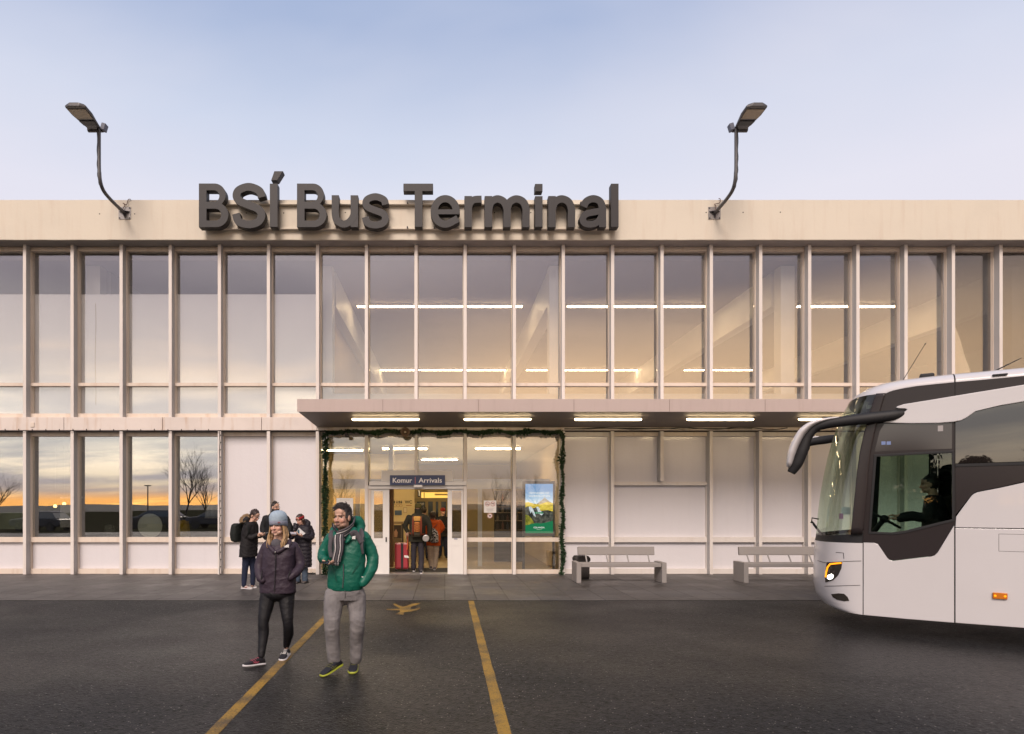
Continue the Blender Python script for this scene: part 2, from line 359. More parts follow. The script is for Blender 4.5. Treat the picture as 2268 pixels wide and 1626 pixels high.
# ================= ground =================
def asphalt():
    m, nt, b, out = nodes('asphalt'); tc = N(nt, 'ShaderNodeTexCoord'); ob = tc.outputs['Object']
    f = N(nt, 'ShaderNodeTexNoise', i_Scale=48.0, i_Detail=5.0, i_Roughness=.85); L(nt, ob, f.inputs['Vector'])
    vr = N(nt, 'ShaderNodeTexVoronoi', i_Scale=42.0); L(nt, ob, vr.inputs['Vector'])
    big = N(nt, 'ShaderNodeTexNoise', i_Scale=.22, i_Detail=4.0, i_Roughness=.55); L(nt, ob, big.inputs['Vector'])
    mid = N(nt, 'ShaderNodeTexNoise', i_Scale=1.7, i_Detail=6.0, i_Roughness=.6); L(nt, ob, mid.inputs['Vector'])
    c1 = N(nt, 'ShaderNodeValToRGB'); cr = c1.color_ramp
    cr.elements[0].position = .32; cr.elements[0].color = (.0042,.0044,.0050,1); cr.elements[1].position = .72; cr.elements[1].color = (.0140,.0144,.0160,1)
    L(nt, f.outputs[0], c1.inputs[0])
    # pale aggregate specks
    sp = N(nt, 'ShaderNodeMath', operation='LESS_THAN'); L(nt, vr.outputs['Distance'], sp.inputs[0]); sp.inputs[1].default_value = .26
    wn = N(nt, 'ShaderNodeSeparateColor'); L(nt, vr.outputs['Color'], wn.inputs[0])
    gt = N(nt, 'ShaderNodeMath', operation='GREATER_THAN'); L(nt, wn.outputs[0], gt.inputs[0]); gt.inputs[1].default_value = .93
    ml = N(nt, 'ShaderNodeMath', operation='MULTIPLY'); L(nt, sp.outputs[0], ml.inputs[0]); L(nt, gt.outputs[0], ml.inputs[1])
    mx = N(nt, 'ShaderNodeMix', data_type='RGBA'); L(nt, ml.outputs[0], mx.inputs[0]); L(nt, c1.outputs[0], mx.inputs[6]); mx.inputs[7].default_value = (.20,.185,.17,1)
    # patchy wear
    mr = N(nt, 'ShaderNodeMapRange', i_1=.35, i_2=.68, i_3=.72, i_4=1.25); L(nt, big.outputs[0], mr.inputs[0])
    m2 = N(nt, 'ShaderNodeMapRange', i_1=.3, i_2=.7, i_3=.85, i_4=1.15); L(nt, mid.outputs[0], m2.inputs[0])
    mm = N(nt, 'ShaderNodeMath', operation='MULTIPLY'); L(nt, mr.outputs[0], mm.inputs[0]); L(nt, m2.outputs[0], mm.inputs[1])
    mc = N(nt, 'ShaderNodeMix', data_type='RGBA', blend_type='MULTIPLY'); mc.inputs[0].default_value = 1.0; L(nt, mx.outputs[2], mc.inputs[6]); L(nt, mm.outputs[0], mc.inputs[7])
    gr = N(nt, 'ShaderNodeTexNoise', i_Scale=15.0, i_Detail=7.0, i_Roughness=.9); L(nt, ob, gr.inputs['Vector'])
    gm = N(nt, 'ShaderNodeMapRange', i_1=.33, i_2=.67, i_3=.12, i_4=2.3); L(nt, gr.outputs[0], gm.inputs[0])
    mg = N(nt, 'ShaderNodeMix', data_type='RGBA', blend_type='MULTIPLY'); mg.inputs[0].default_value = 1.0; L(nt, mc.outputs[2], mg.inputs[6]); L(nt, gm.outputs[0], mg.inputs[7])
    vs = N(nt, 'ShaderNodeTexVoronoi', i_Scale=1.7); L(nt, ob, vs.inputs['Vector'])
    sl = N(nt, 'ShaderNodeMath', operation='LESS_THAN'); L(nt, vs.outputs['Distance'], sl.inputs[0]); sl.inputs[1].default_value = .035
    mo = N(nt, 'ShaderNodeMix', data_type='RGBA'); L(nt, sl.outputs[0], mo.inputs[0]); L(nt, mg.outputs[2], mo.inputs[6]); mo.inputs[7].default_value = (.006,.006,.006,1)
    L(nt, mo.outputs[2], b.inputs['Base Color'])
    ro = N(nt, 'ShaderNodeMapRange', i_1=.38, i_2=.62, i_3=.34, i_4=.58); L(nt, big.outputs[0], ro.inputs[0]); L(nt, ro.outputs[0], b.inputs['Roughness'])
    sg = N(nt, 'ShaderNodeMapRange', i_1=.35, i_2=.65, i_3=.03, i_4=.33); L(nt, gr.outputs[0], sg.inputs[0]); L(nt, sg.outputs[0], b.inputs['Specular IOR Level'])
    hs = N(nt, 'ShaderNodeMath', operation='ADD'); L(nt, f.outputs[0], hs.inputs[0]); L(nt, vr.outputs['Distance'], hs.inputs[1])
    bp = N(nt, 'ShaderNodeBump', i_Strength=.55, i_Distance=.006); L(nt, hs.outputs[0], bp.inputs['Height']); L(nt, bp.outputs[0], b.inputs['Normal'])
    return m
M_asph = asphalt()
def paving():
    m, nt, b, out = nodes('paving'); tc = N(nt, 'ShaderNodeTexCoord'); ob = tc.outputs['Object']
    br = N(nt, 'ShaderNodeTexBrick', offset=0.0, squash=1.0); br.inputs['Scale'].default_value = 1.0
    br.inputs['Brick Width'].default_value = .60; br.inputs['Row Height'].default_value = .60; br.inputs['Mortar Size'].default_value = .011; br.inputs['Mortar Smooth'].default_value = .2
    br.inputs['Color1'].default_value = (.078,.072,.070,1); br.inputs['Color2'].default_value = (.108,.099,.095,1); br.inputs['Mortar'].default_value = (.018,.016,.014,1); br.inputs['Bias'].default_value = 0.0
    L(nt, ob, br.inputs['Vector'])
    ns = N(nt, 'ShaderNodeTexNoise', i_Scale=.9, i_Detail=8.0, i_Roughness=.66); L(nt, ob, ns.inputs['Vector'])
    wet = N(nt, 'ShaderNodeMapRange', i_1=.40, i_2=.62, i_3=0.0, i_4=1.0); L(nt, ns.outputs[0], wet.inputs[0])
    fine = N(nt, 'ShaderNodeTexNoise', i_Scale=60.0, i_Detail=4.0); L(nt, ob, fine.inputs['Vector'])
    fm = N(nt, 'ShaderNodeMapRange', i_1=.3, i_2=.7, i_3=.75, i_4=1.2); L(nt, fine.outputs[0], fm.inputs[0])
    mw = N(nt, 'ShaderNodeMix', data_type='RGBA'); L(nt, wet.outputs[0], mw.inputs[0]); L(nt, br.outputs[0], mw.inputs[6])
    dk = N(nt, 'ShaderNodeMix', data_type='RGBA', blend_type='MULTIPLY'); dk.inputs[0].default_value = 1.0; L(nt, br.outputs[0], dk.inputs[6]); dk.inputs[7].default_value = (.47,.45,.44,1)
    L(nt, dk.outputs[2], mw.inputs[7])
    mf = N(nt, 'ShaderNodeMix', data_type='RGBA', blend_type='MULTIPLY'); mf.inputs[0].default_value = 1.0; L(nt, mw.outputs[2], mf.inputs[6]); L(nt, fm.outputs[0], mf.inputs[7])
    L(nt, mf.outputs[2], b.inputs['Base Color'])
    ro = N(nt, 'ShaderNodeMapRange', i_1=0.0, i_2=1.0, i_3=.7, i_4=.42); L(nt, wet.outputs[0], ro.inputs[0]); L(nt, ro.outputs[0], b.inputs['Roughness'])
    bp = N(nt, 'ShaderNodeBump', i_Strength=.5, i_Distance=.01, invert=True); L(nt, br.outputs['Fac'], bp.inputs['Height']); L(nt, bp.outputs[0], b.inputs['Normal'])
    return m
M_pave = paving()
g = MB(); g.add([(-700,-700,0),(700,-700,0),(700,700,0),(-700,700,0)], [(0,1,2,3)])
tag(g.build('ground', M_asph), kind='structure')
PAVE_Y = CH*FP/(1330-CY)
g = MB(); g.box(-24, 24, PAVE_Y, Y0+.30, .0005, .006)
o = g.build('pavement', M_pave); tag(o, kind='structure')
q = MB(); q.box(-24, 24, PAVE_Y-.022, PAVE_Y-.001, .0005, .003); tag(q.build('kerb_joint', mat('joint_dark', (.012,.011,.010), .9)), kind='structure')
# painted lines, worn
def worn_paint(name, col):
    m, nt, b, out = nodes(name); tc = N(nt, 'ShaderNodeTexCoord')
    n1 = N(nt, 'ShaderNodeTexNoise', i_Scale=70.0, i_Detail=4.0, i_Roughness=.7); L(nt, tc.outputs['Object'], n1.inputs['Vector'])
    n2 = N(nt, 'ShaderNodeTexNoise', i_Scale=3.0, i_Detail=4.0); L(nt, tc.outputs['Object'], n2.inputs['Vector'])
    ad = N(nt, 'ShaderNodeMath', operation='MULTIPLY_ADD'); L(nt, n2.outputs[0], ad.inputs[0]); ad.inputs[1].default_value = .8; L(nt, n1.outputs[0], ad.inputs[2])
    mr = N(nt, 'ShaderNodeMapRange', i_1=.78, i_2=1.05, i_3=0.0, i_4=.85); L(nt, ad.outputs[0], mr.inputs[0])
    mx = N(nt, 'ShaderNodeMix', data_type='RGBA'); L(nt, mr.outputs[0], mx.inputs[0]); mx.inputs[6].default_value = c4(col); mx.inputs[7].default_value = (.035,.031,.028,1)
    L(nt, mx.outputs[2], b.inputs['Base Color']); b.inputs['Roughness'].default_value = .6; b.inputs['Specular IOR Level'].default_value = .35
    bp = N(nt, 'ShaderNodeBump', i_Strength=.4, i_Distance=.006); L(nt, n1.outputs[0], bp.inputs['Height']); L(nt, bp.outputs[0], b.inputs['Normal'])
    return m
M_yel = worn_paint('worn_yellow_paint', (.30,.175,.025))
def ground_strip(name, a, b, w):
    a, b = G(*a), G(*b); d = (b-a).normalized(); n = Vector((-d.y, d.x, 0))*w/2
    q = MB(); k = 60
    rg = random.Random(3)
    for i in range(k+1):
        p = a.lerp(b, i/k); q.v += [tuple(p - n*(1+rg.uniform(-.06,.06)) + Vector((0,0,.004))), tuple(p + n*(1+rg.uniform(-.06,.06)) + Vector((0,0,.004)))]
    for i in range(k): q.f.append([2*i, 2*i+1, 2*i+3, 2*i+2]); q.mi.append(0)
    return tag(q.build(name, M_yel), kind='structure')
ground_strip('road_marking', (1043, 1331), (1140, 1714), .105)
ground_strip('road_marking', (747, 1340.5), (392, 1706), .105)
fig = [(1333,178),(1347,176),(1366,187),(1392,196),(1418,190),(1442,178),(1470,176),(1497,174),(1480,183),(1455,190),(1440,198),(1436,210),(1462,208),(1480,202),(1492,200),(1495,206),(1475,216),(1450,222),(1425,224),(1400,228),(1396,236),(1398,243),(1372,242),(1348,240),(1362,232),(1378,224),(1374,216),(1340,216),(1300,214),(1298,209),(1340,209),(1378,207),(1360,196),(1343,186)]
q = MB(); fp = [G((400 + x/2.387)/1.1023, (1400 + y/2.387)/1.1023) for x, y in fig]
q.sheet([(p.x, p.y) for p in fp], lambda u, v: Vector((u, v, .004)))
tag(q.build('road_marking', M_yel), kind='structure')
# dark land with low ridge beyond the car park, seen only in the windows
M_land = mat('dark_land', (.030,.030,.026), .9, .6, .05)
q = MB(); rg = random.Random(5); prof = []
for i in range(161):
    a = R(180 + i*180/160); r0 = 330
    h = 2.9 + 1.6*noise.noise(Vector((i*.11, 0, 2))) + .9*noise.noise(Vector((i*.83, 4, 2)))
    prof.append((r0*math.cos(a), r0*math.sin(a), max(h, 1.2)))
for (x, y, h) in prof:
    q.v += [(x*.8, y*.8, -.05), (x, y, h), (x*1.3, y*1.3, -.05)]
for i in range(160):
    for j in range(2): q.f.append([i*3+j, (i+1)*3+j, (i+1)*3+j+1, i*3+j+1]); q.mi.append(0)
tag(q.build('hills', M_land, smooth=True), kind='structure')
M_mattdark = mat('matt_dark_ground', (.020,.022,.014), 1.0, .6, .3, spec=0.0, vcol=(.035,.03,.02))
q = MB(); q.add([(-300,-320,.006),(300,-320,.006),(300,-11,.006),(-300,-11,.006)], [(0,1,2,3)]); tag(q.build('added_dark_ground', M_mattdark), kind='structure')  # added sheet out of view, keeps the ground dark in the window reflections

# ================= the terminal building =================
BLD = empty('terminal_building', (0, Y0, 0), 'long two storey bus terminal with cream mullions, glazed upper hall and white panels', 'building')
XM = [54.1,159.5,268,376.8,485.7,594.3,703,811.4,921.5,1030.2,1139.3,1247.8,1357,1466.5,1575.7,1685,1793.5,1900.5,2007,2112,2217.5]
XM = [54.1 - 106.5*k for k in range(6, 0, -1)] + XM + [2217.5 + 106.5*k for k in range(1, 7)]
OFF = 6
def bx(i): return (XM[i+OFF] - CX)/S0     # mullion centre, world x ; bay i spans i .. i+1
IMIN, IMAX = -6, 26
XL, XR = bx(IMIN)-.3, bx(IMAX)+.3
Yf = Y0 - .25; Yt = Y0 + .17; Yg = Y0 + .255
ZS = fz(531, Yf); ZT = fz(443, Yf)
ZB1 = fz(924, Y0-.03); ZB0 = fz(953, Y0-.03)       # spandrel band
MW = .041
DEEP = 33.0
# fascia with a gently uneven top edge
q = MB(); n = 240; rg = random.Random(2)
ring = []
for i in range(n+1):
    x = XL + (XR-XL)*i/n
    zt = ZT + .006*noise.noise(Vector((x*1.3, 0, 0))) ; zb = ZS + .007*noise.noise(Vector((x*2.1, 7, 0)))
    ring.append([(x, Yf, zb), (x, Yf, zt), (x, Yf+.28, zt+.01), (x, Yf+.28, zb+.004)])
q.loft(ring)
q.box(XL, XR, Yf+.28, Y0+.5, ZS+.012, ZT-.05)
q.build('fascia', M_fascia, BLD)
q = MB(); q.box(XL, XR, Yf+.06, Y0+.6, ZS-.004, ZS+.002); q.build('soffit', M_soffit, BLD)
q = MB(); q.box(XL, XR, Y0+.5, DEEP, ZT-.30, ZT-.06); q.build('roof', M_conc, BLD)
# little bolt holes of an older sign, in the fascia
q = MB()
for px, py in ((560,470),(616,470),(1786,516),(1812,515),(1876,515),(243,522),(328,522)):
    p = P(px/1.1023 if px > 700 else px, py/1.1023 if px > 700 else py, Yf)
for cx, cy in ((593,547),(976,547),(1610,542)): 
    p = P((460+cx/4.2)/1.1023, (390+cy/4.2)/1.1023, Yf); q.ell(p, (.016,.006,.016), nu=10, nv=6)
for cx, cy in ((967,505),(1313,505)): 
    p = P((960+cx/3.91)/1.1023, (390+cy/3.91)/1.1023, Yf); q.ell(p, (.016,.006,.016), nu=10, nv=6)
for cx, cy in ((1690+612/4.927, 230+1422/4.927), (1690+1060/4.927, 230+1420/4.927), (1690+168/4.927,230+1423/4.927), (130+557/4.927,230+1440/4.927), (130+978/4.927,230+1440/4.927)):
    p = P(cx/1.1023, cy/1.1023, Yf); q.ell(p, (.016,.006,.016), nu=10, nv=6)
q.build('anchor_hole', M_black, BLD)
# spandrel band left of the canopy, in slabs with open joints
xj = [bx(IMIN)-.3, fx(-290,Y0), fx(-78,Y0), fx(143, Y0), fx(361, Y0), fx(580, Y0), fx(702.5, Y0)]
for a, b in zip(xj, xj[1:]):
    q = MB(); q.box(a+.006, b-.006, Y0-.03, Y0+.24, ZB0, ZB1); q.build('spandrel', M_band, BLD, bevel=.006)
q = MB(); q.box(fx(702.5,Y0), XR, Y0-.02, Y0+.24, ZB0, ZB1); q.build('spandrel', M_band, BLD)
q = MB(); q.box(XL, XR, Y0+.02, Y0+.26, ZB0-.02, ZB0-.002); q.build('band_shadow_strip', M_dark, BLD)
p = P(72, 941, Y0-.03); q = MB(); q.box(p.x-.045, p.x+.05, Y0-.05, Y0-.03, p.z-.06, p.z+.06); q.build('repair_patch', M_frame, BLD, bevel=.008)
# mullions: darker grey bodies behind a thin cream front strip
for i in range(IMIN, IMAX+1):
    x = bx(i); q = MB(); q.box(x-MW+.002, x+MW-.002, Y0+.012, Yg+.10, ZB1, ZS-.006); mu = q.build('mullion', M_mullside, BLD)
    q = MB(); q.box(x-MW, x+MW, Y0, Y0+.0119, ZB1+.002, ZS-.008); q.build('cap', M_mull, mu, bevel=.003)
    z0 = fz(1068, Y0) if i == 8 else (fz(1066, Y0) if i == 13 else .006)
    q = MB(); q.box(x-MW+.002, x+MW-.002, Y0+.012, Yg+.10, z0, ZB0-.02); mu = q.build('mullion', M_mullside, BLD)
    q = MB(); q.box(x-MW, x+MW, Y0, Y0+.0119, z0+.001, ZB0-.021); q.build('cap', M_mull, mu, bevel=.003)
# upper windows
ZU = dict(top=fz(555, Yt), tr1=fz(848, Yt), tr0=fz(855, Yt), s1=fz(916, Yt))
rgp = random.Random(77)
def holed(name, a, b, z0, z1, holes, m, parent):
    q = MB(); q.prism([[(a,z0),(b,z0),(b,z1),(a,z1)]] + [[(a+.012,h0),(a+.012,h1),(b-.012,h1),(b-.012,h0)] for h0, h1 in holes], lambda u,v,d: Vector((u,d,v)), Yt, Yg+.06)
    return q.build(name, m, parent)
def pane(a, b, z0, z1, m, parent, t=.003):
    q = MB(); tx, tz = rgp.uniform(-t, t), rgp.uniform(-t, t)*.7; o = [-tx-tz, tx-tz, tx+tz, -tx+tz]
    q.loft([[(a,Yg+o[0],z0),(b,Yg+o[1],z0),(b,Yg+o[2],z1),(a,Yg+o[3],z1)], [(a,Yg+.008+o[0],z0),(b,Yg+.008+o[1],z0),(b,Yg+.008+o[2],z1),(a,Yg+.008+o[3],z1)]])
    return q.build('pane', m, parent)
for i in range(IMIN, IMAX):
    a, b = bx(i)+MW+.001, bx(i+1)-MW-.001
    w = holed('window', a, b, ZB1+.003, ZS-.008, [(ZU['s1'], ZU['tr0']), (ZU['tr1'], ZU['top']-.02)], M_frame, BLD)
    pane(a+.013, b-.013, ZU['tr1']+.001, ZU['top']-.021, M_glass, w); pane(a+.013, b-.013, ZU['s1']+.001, ZU['tr0']-.001, M_glass, w)
# lower storey
ZL = dict(ft=ZB0-.022, f0=fz(966, Yt), g0=fz(1190, Yt), t0=fz(1201, Yt), r1=fz(1260, Yt))
def rail(q, a, b, z0, z1): q.box(a, b, Yt, Yg+.06, z0, z1)
for i in range(IMIN, IMAX):
    a, b = bx(i)+MW+.001, bx(i+1)-MW-.001
    if 6 <= i <= 10: continue
    if i in (12, 13):
        q = MB(); rail(q, a, b, ZL['f0'], ZL['ft'])
        w = q.build('wall_bay', M_frame, BLD)
        q = MB(); q.box(a, b, Yg, Yg+.03, fz(1067,Yt), ZL['f0']); q.build('wall_panel', M_wpanel, w)
        if i == 12:
            b2 = bx(14)-MW-.001
            w = holed('wall_bay', a, b2, .006, fz(1067,Yt), [(ZL['r1'], ZL['t0']), (ZL['g0'], fz(1075,Yt))], M_mull, BLD)
            q = MB(); q.box(a+.013, b2-.013, Yg, Yg+.03, ZL['g0']+.001, fz(1075,Yt)-.001); q.build('wall_panel', M_wpanel, w)
            q = MB(); q.box(a+.013, b2-.013, Yg, Yg+.03, ZL['r1']+.001, ZL['t0']-.001); q.build('wall_panel', M_wpanel, w)
        continue
    w = holed('window' if i < 4 else 'wall_bay', a, b, .006, ZL['ft'], [(ZL['r1'], ZL['t0']), (ZL['g0'], ZL['f0'])], M_frame if i < 11 else M_mull, BLD)
    if i < 4: pane(a+.013, b-.013, ZL['g0']+.001, ZL['f0']-.001, M_glassd, w)
    else:
        q = MB(); q.box(a+.013, b-.013, Yg, Yg+.03, ZL['g0']+.001, ZL['f0']-.001); q.build('wall_panel', M_wpanel, w)
    q = MB(); q.box(a+.013, b-.013, Yg, Yg+.03, ZL['r1']+.001, ZL['t0']-.001); q.build('wall_panel', M_wpanel, w)
# entrance glazing : bays 6, 9, 10 plain; 7-8 hold the sliding door
ENT = {}
for i in (6, 9, 10):
    a, b = bx(i)+MW+.001, bx(i+1)-MW-.001
    w = holed('window', a, b, .006, ZL['ft'], [(fz(1262,Yt), fz(1200,Yt)), (fz(1191,Yt), ZL['f0'])], M_frame, BLD); ENT[i] = w
    pane(a+.013, b-.013, fz(1191,Yt)+.001, ZL['f0']-.001, M_glasse, w); pane(a+.013, b-.013, fz(1262,Yt)+.001, fz(1200,Yt)-.001, M_glasse, w)
for i in (7, 8):
    a, b = bx(i)+MW+.001, bx(i+1)-MW-.001
    q = MB(); rail(q, a, b, ZL['f0'], ZL['ft'])
    w = q.build('window', M_frame, BLD)
    q = MB(); q.box(a, b, Yg, Yg+.008, fz(1068,Yt), ZL['f0']); q.build('pane', M_glasse, w)
DZ = fz(1076.5, Y0)   # underside of door header
a, b = bx(7)+MW+.001, bx(9)-MW-.001
q = MB(); q.box(fx(818,Y0-.02), fx(1033,Y0-.02), Y0-.03, Yg+.05, fz(1075,Y0), fz(1066.5,Y0)); q.box(a, b, Y0+.02, Yg+.05, fz(1083,Y0), fz(1075,Y0)-.003)
q.build('door_header', M_white, BLD, bevel=.004)
q = MB(); q.box(fx(844.7,Yt-.1), fx(1003.4,Yt-.1), Yt-.1, Yg-.01, fz(1066,Yt-.1), fz(1042,Yt-.1)); q.build('sign_backing_box', M_white, BLD, bevel=.004)
def door_leaf(x0, x1, g0, g1, strip):
    Yd = Y0+.06; top = fz(1083, Yd)-.003; q = MB()
    zz_ = (fz(1268,Yd), fz(1209,Yd), fz(1198,Yd), fz(1192.5,Yd), fz(1084,Yd)-.012)
    # stiles and rails round a pane and a solid kick panel
    q.box(x0, g0, Yd, Yd+.05, .008, top); q.box(g1, x1, Yd, Yd+.05, .008, top)
    q.box(g0, g1, Yd, Yd+.05, .008, .05); q.box(g0, g1, Yd, Yd+.05, zz_[2], zz_[3]); q.box(g0, g1, Yd, Yd+.05, top-.05, top)
    q.box(g0, g1, Yd+.012, Yd+.035, .05, zz_[1]); q.box(g0, g1, Yd+.004, Yd+.045, zz_[1], zz_[2])
    d = q.build('sliding_door', M_white, BLD)
    q = MB(); q.box(g0, g1, Yd+.02, Yd+.026, zz_[3], top-.05); q.build('pane', glass('door_glass_'+strip, (.72,.70,.64), .30), d)
    return d
Yd = Y0+.06
dl = door_leaf(fx(822,Yd), fx(862,Yd), fx(828,Yd), fx(848,Yd), 'a')
dr = door_leaf(fx(991.5,Yd), fx(1026,Yd), fx(1001,Yd), fx(1022,Yd), 'b')
p = P(855.5, 1195, Yd); q = MB(); q.box(p.x-.018, p.x+.018, Yd-.02, Yd, p.z-.06, p.z+.06); q.ell((p.x, Yd-.025, p.z+.025), .012, nu=8, nv=6); q.build('lock', M_dkmetal, dl)
p = P(1009.5, 1193.5, Yd)
q = MB(); q.box(p.x-.045, p.x+.045, Yd-.004, Yd, p.z-.018, p.z-.006); q.box(p.x-.045, p.x+.045, Yd-.004, Yd, p.z+.006, p.z+.018); q.build('label_plate', mat('sticker_blue', (.12,.13,.20), .5), dr)
# door posts and threshold
q = MB()
q.box(a, fx(822,Yd)-.004, Y0+.03, Yg+.05, .008, fz(1083,Y0)-.004); q.box(fx(1026,Yd)+.004, b, Y0+.03, Yg+.05, .008, fz(1083,Y0)-.004); q.build('door_post', M_frame, BLD)
q = MB(); q.box(fx(862,Yd), fx(991.5,Yd), Y0+.02, Yg+.15, .006, .02); q.build('threshold', M_galv, BLD)
p = P(926, 1077, Y0-.06); q = MB(); q.box(p.x-.115, p.x+.115, Y0-.09, Y0-.03, p.z-.035, p.z+.035); q.build('motion_sensor', M_white, BLD, bevel=.012)
# canopy with ribbed soffit
Zf = 14.0; XC0 = fx(658, Zf); XC1 = bx(21)
zc1, zc0 = fz(884, Zf), fz(912, Zf); zb = fz(948, Y0)
q = MB(); prof = [(Zf, zc0), (Zf, zc1), (Y0-.02, zc1-.02), (Y0-.02, zb+.02), (Zf+.05, zc0+.015)]
q.loft([[(x, y, z) for y, z in prof] for x in (XC0, XC1)]); 
q.build('canopy', M_canopy, BLD)
q = MB(); q.add([(XC0+.02, Zf+.05, zc0+.011), (XC1, Zf+.05, zc0+.011), (XC1, Y0-.02, zb+.014), (XC0+.02, Y0-.02, zb+.014)], [(0,1,2,3)]); q.build('canopy_soffit', M_rib, BLD, recalc=False)
q = MB()
x = fx(635+665/2.835/1.1023, Zf)
while x < XC1: q.box(x-.004, x+.004, Zf-.002, Zf+.01, zc0+.003, zc1-.003); x += 2.117
q.build('canopy_joint', mat('joint', (.16,.12,.10), .9), BLD)
# batten lamps under the canopy
bat = None
for k, xa in enumerate((778, 1026, 1271, 1519, 1767, 2013)):
    Yb_ = 14.75; zt = np.interp(Yb_, [Zf, Y0], [zc0+.01, zb+.01])
    L_ = 1.58; xc = fx(xa+76, Yb_)
    labs = ['lit batten lamp under the canopy above the loudspeaker', 'lit batten lamp under the canopy, second from its open end', 'lit batten lamp under the canopy above the garland corner and first bench',
            'lit batten lamp under the canopy between the two benches', 'lit batten lamp under the canopy beside the bus mirror', 'lit batten lamp under the canopy hidden behind the bus cab']
    if k == 0:
        e = empty('batten_lamp', (xc, Yb_, zt), labs[k], 'lamp', 'batten lamps under the canopy')
        q = MB(); q.box(xc-L_/2, xc+L_/2, Yb_-.05, Yb_+.05, zt-.028, zt+.02); q.build('housing', M_galv, e, bevel=.008)
        q = MB(); q.tube([(xc-L_/2+.01, Yb_, zt-.046), (xc-L_/2+.05, Yb_, zt-.05), (xc+L_/2-.05, Yb_, zt-.05), (xc+L_/2-.01, Yb_, zt-.046)], [.012,.025,.025,.012], 10); q.build('diffuser', M_tube2, e, smooth=True)
        bat = e
    else:
        e = copy_tree(bat); e.location = (xc, Yb_, zt); e['label'] = labs[k]

# ================= upper hall interior =================
ZC = 8.22
q = MB(); q.box(XL, XR, Yg+.15, DEEP, ZC, ZC+.1); q.build('hall_ceiling', M_ceil, BLD)
q = MB(); q.box(XL, XR, Yg+.12, DEEP, ZB0+.1, ZB1-.08); q.build('hall_floor', M_ceil, BLD)
q = MB(); q.box(XL, XR, DEEP-.2, DEEP, 0, ZT-.3); q.build('rear_wall', M_hallwall, BLD)
q = MB(); q.box(XL-.2, XL, Y0+.02, DEEP, 0, ZT-.02); q.box(XR, XR+.2, Y0+.02, DEEP, 0, ZT-.02); q.build('end_wall', M_fascia, BLD)
xs_ = [-9.4, -3.18, 3.0, 9.2, 15.4]
for k, x in enumerate(xs_):
    q = MB(); q.box(x-.17, x+.17, Yg+1.0, DEEP-.2, 7.28, ZC); q.build('ceiling_beam', M_white, BLD)
    q = MB(); q.box(x-.20, x+.17, Yg+.45, Yg+.8, ZB1-.08, ZC-.02); q.build('column', M_white, BLD)
# white partition behind the left bays
yp = Yg+.07
zp = fz(652, yp)
q = MB(); q.box(XL, fx(704, yp), yp, yp+.06, ZB1-.08, zp); q.build('partition', M_blind, BLD)
q = MB(); q.tube([(fx(212,yp)+.01*math.sin(k*.8), yp-.008, zp-.25-k*.24) for k in range(12)], .006, 6); q.build('partition_stain', mat('rust_stain', (.42,.32,.22), .9), BLD)
q = MB(); q.box(fx(200,yp+3), fx(248,yp+3), yp+3, yp+3.1, fz(652,yp+3)-.3, fz(592,yp+3)); q.build('red_board', mat('red_board', (.42,.09,.09), .7), BLD)
q = MB(); q.box(fx(703,yp), XR, Yg+.3, Yg+.5, ZB1-.08, fz(872,Yg+.3)); q.build('radiator_shelf', M_white, BLD)
q = MB(); q.box(fx(703,yp)-.03, fx(703,yp)+.03, Yg+.5, DEEP-.3, ZB1-.08, 7.6); q.build('hall_wall', M_hallwall, BLD)
tubes = []
def striplight(x, y, L_=1.85):
    e = empty('strip_light', (x, y, ZC-.04), None, 'ceiling light', 'strip lights on the upper hall ceiling')
    q = MB(); q.box(x-L_/2, x+L_/2, y-.08, y+.08, ZC-.05, ZC-.003); q.build('housing', M_white, e)
    q = MB(); q.box(x-L_/2+.02, x+L_/2-.02, y-.06, y+.06, ZC-.075, ZC-.051); q.build('diffuser', M_tube, e)
    return e
Ya = (ZC-.06-CH)*FP/(CY-679); Yb = (ZC-.06-CH)*FP/(CY-820)
proto_s = None
rows = [('front', Ya, [790, 1158, 1255, 1570, 1765, 1985]), ('rear', Yb, [835, 1120, 1165, 1440, 1515, 1670])]
for rn, Yr, sp in rows:
    for a_, b_ in zip(sp[0::2], sp[1::2]):
        xa, xb = fx(a_, Yr), fx(b_, Yr); n = max(1, round((xb-xa)/1.9)); L1 = (xb-xa)/n
        bay = 'left' if b_ < 1200 else ('middle' if b_ < 1600 else 'right')
        for j in range(n):
            xc = xa + L1*(j+.5)
            if proto_s is None: e = proto_s = striplight(xc, Yr, 1.9)
            else: e = copy_tree(proto_s)
            e.location = (xc, Yr, ZC-.04); e.scale = (L1/1.9*.995, 1, 1)
            e['label'] = 'lit ceiling strip light, %s row upstairs, %s beam bay%s' % (rn, bay, '' if n == 1 else ', %s of %d in line' % (['first', 'second', 'third', 'fourth'][j], n))
# ================= ground floor interior =================
M_ochre = mat('ochre_wall', (.54,.42,.22), .8, .12, 1.0)
M_tile = mat('brown_floor', (.30,.215,.11), .45, .3, 4.0)
M_gceil = mat('lower_ceiling', (.38,.36,.34), .9)
M_matd = mat('door_mat', (.035,.032,.03), .95, .4, 40.0)
q = MB(); q.box(XL, XR, Yg+.1, DEEP-.2, .001, .008); q.build('lobby_floor', M_tile, BLD)
q = MB(); q.box(fx(818,Y0), fx(1035,Y0), Yg+.16, 17.9, .009, .014); q.build('door_mat', M_matd, BLD)
q = MB(); q.box(XL, XR, Yg+.1, DEEP-.2, 3.55, ZB0+.09); q.build('lobby_ceiling', M_gceil, BLD)
q = MB(); q.box(fx(486,Y0)-.05, fx(486,Y0)+.05, Yg+.12, DEEP-.2, .01, 3.54); q.box(fx(1250,Y0), fx(1250,Y0)+.1, Yg+.12, DEEP-.2, .01, 3.54); q.build('partition', M_hallwall, BLD)
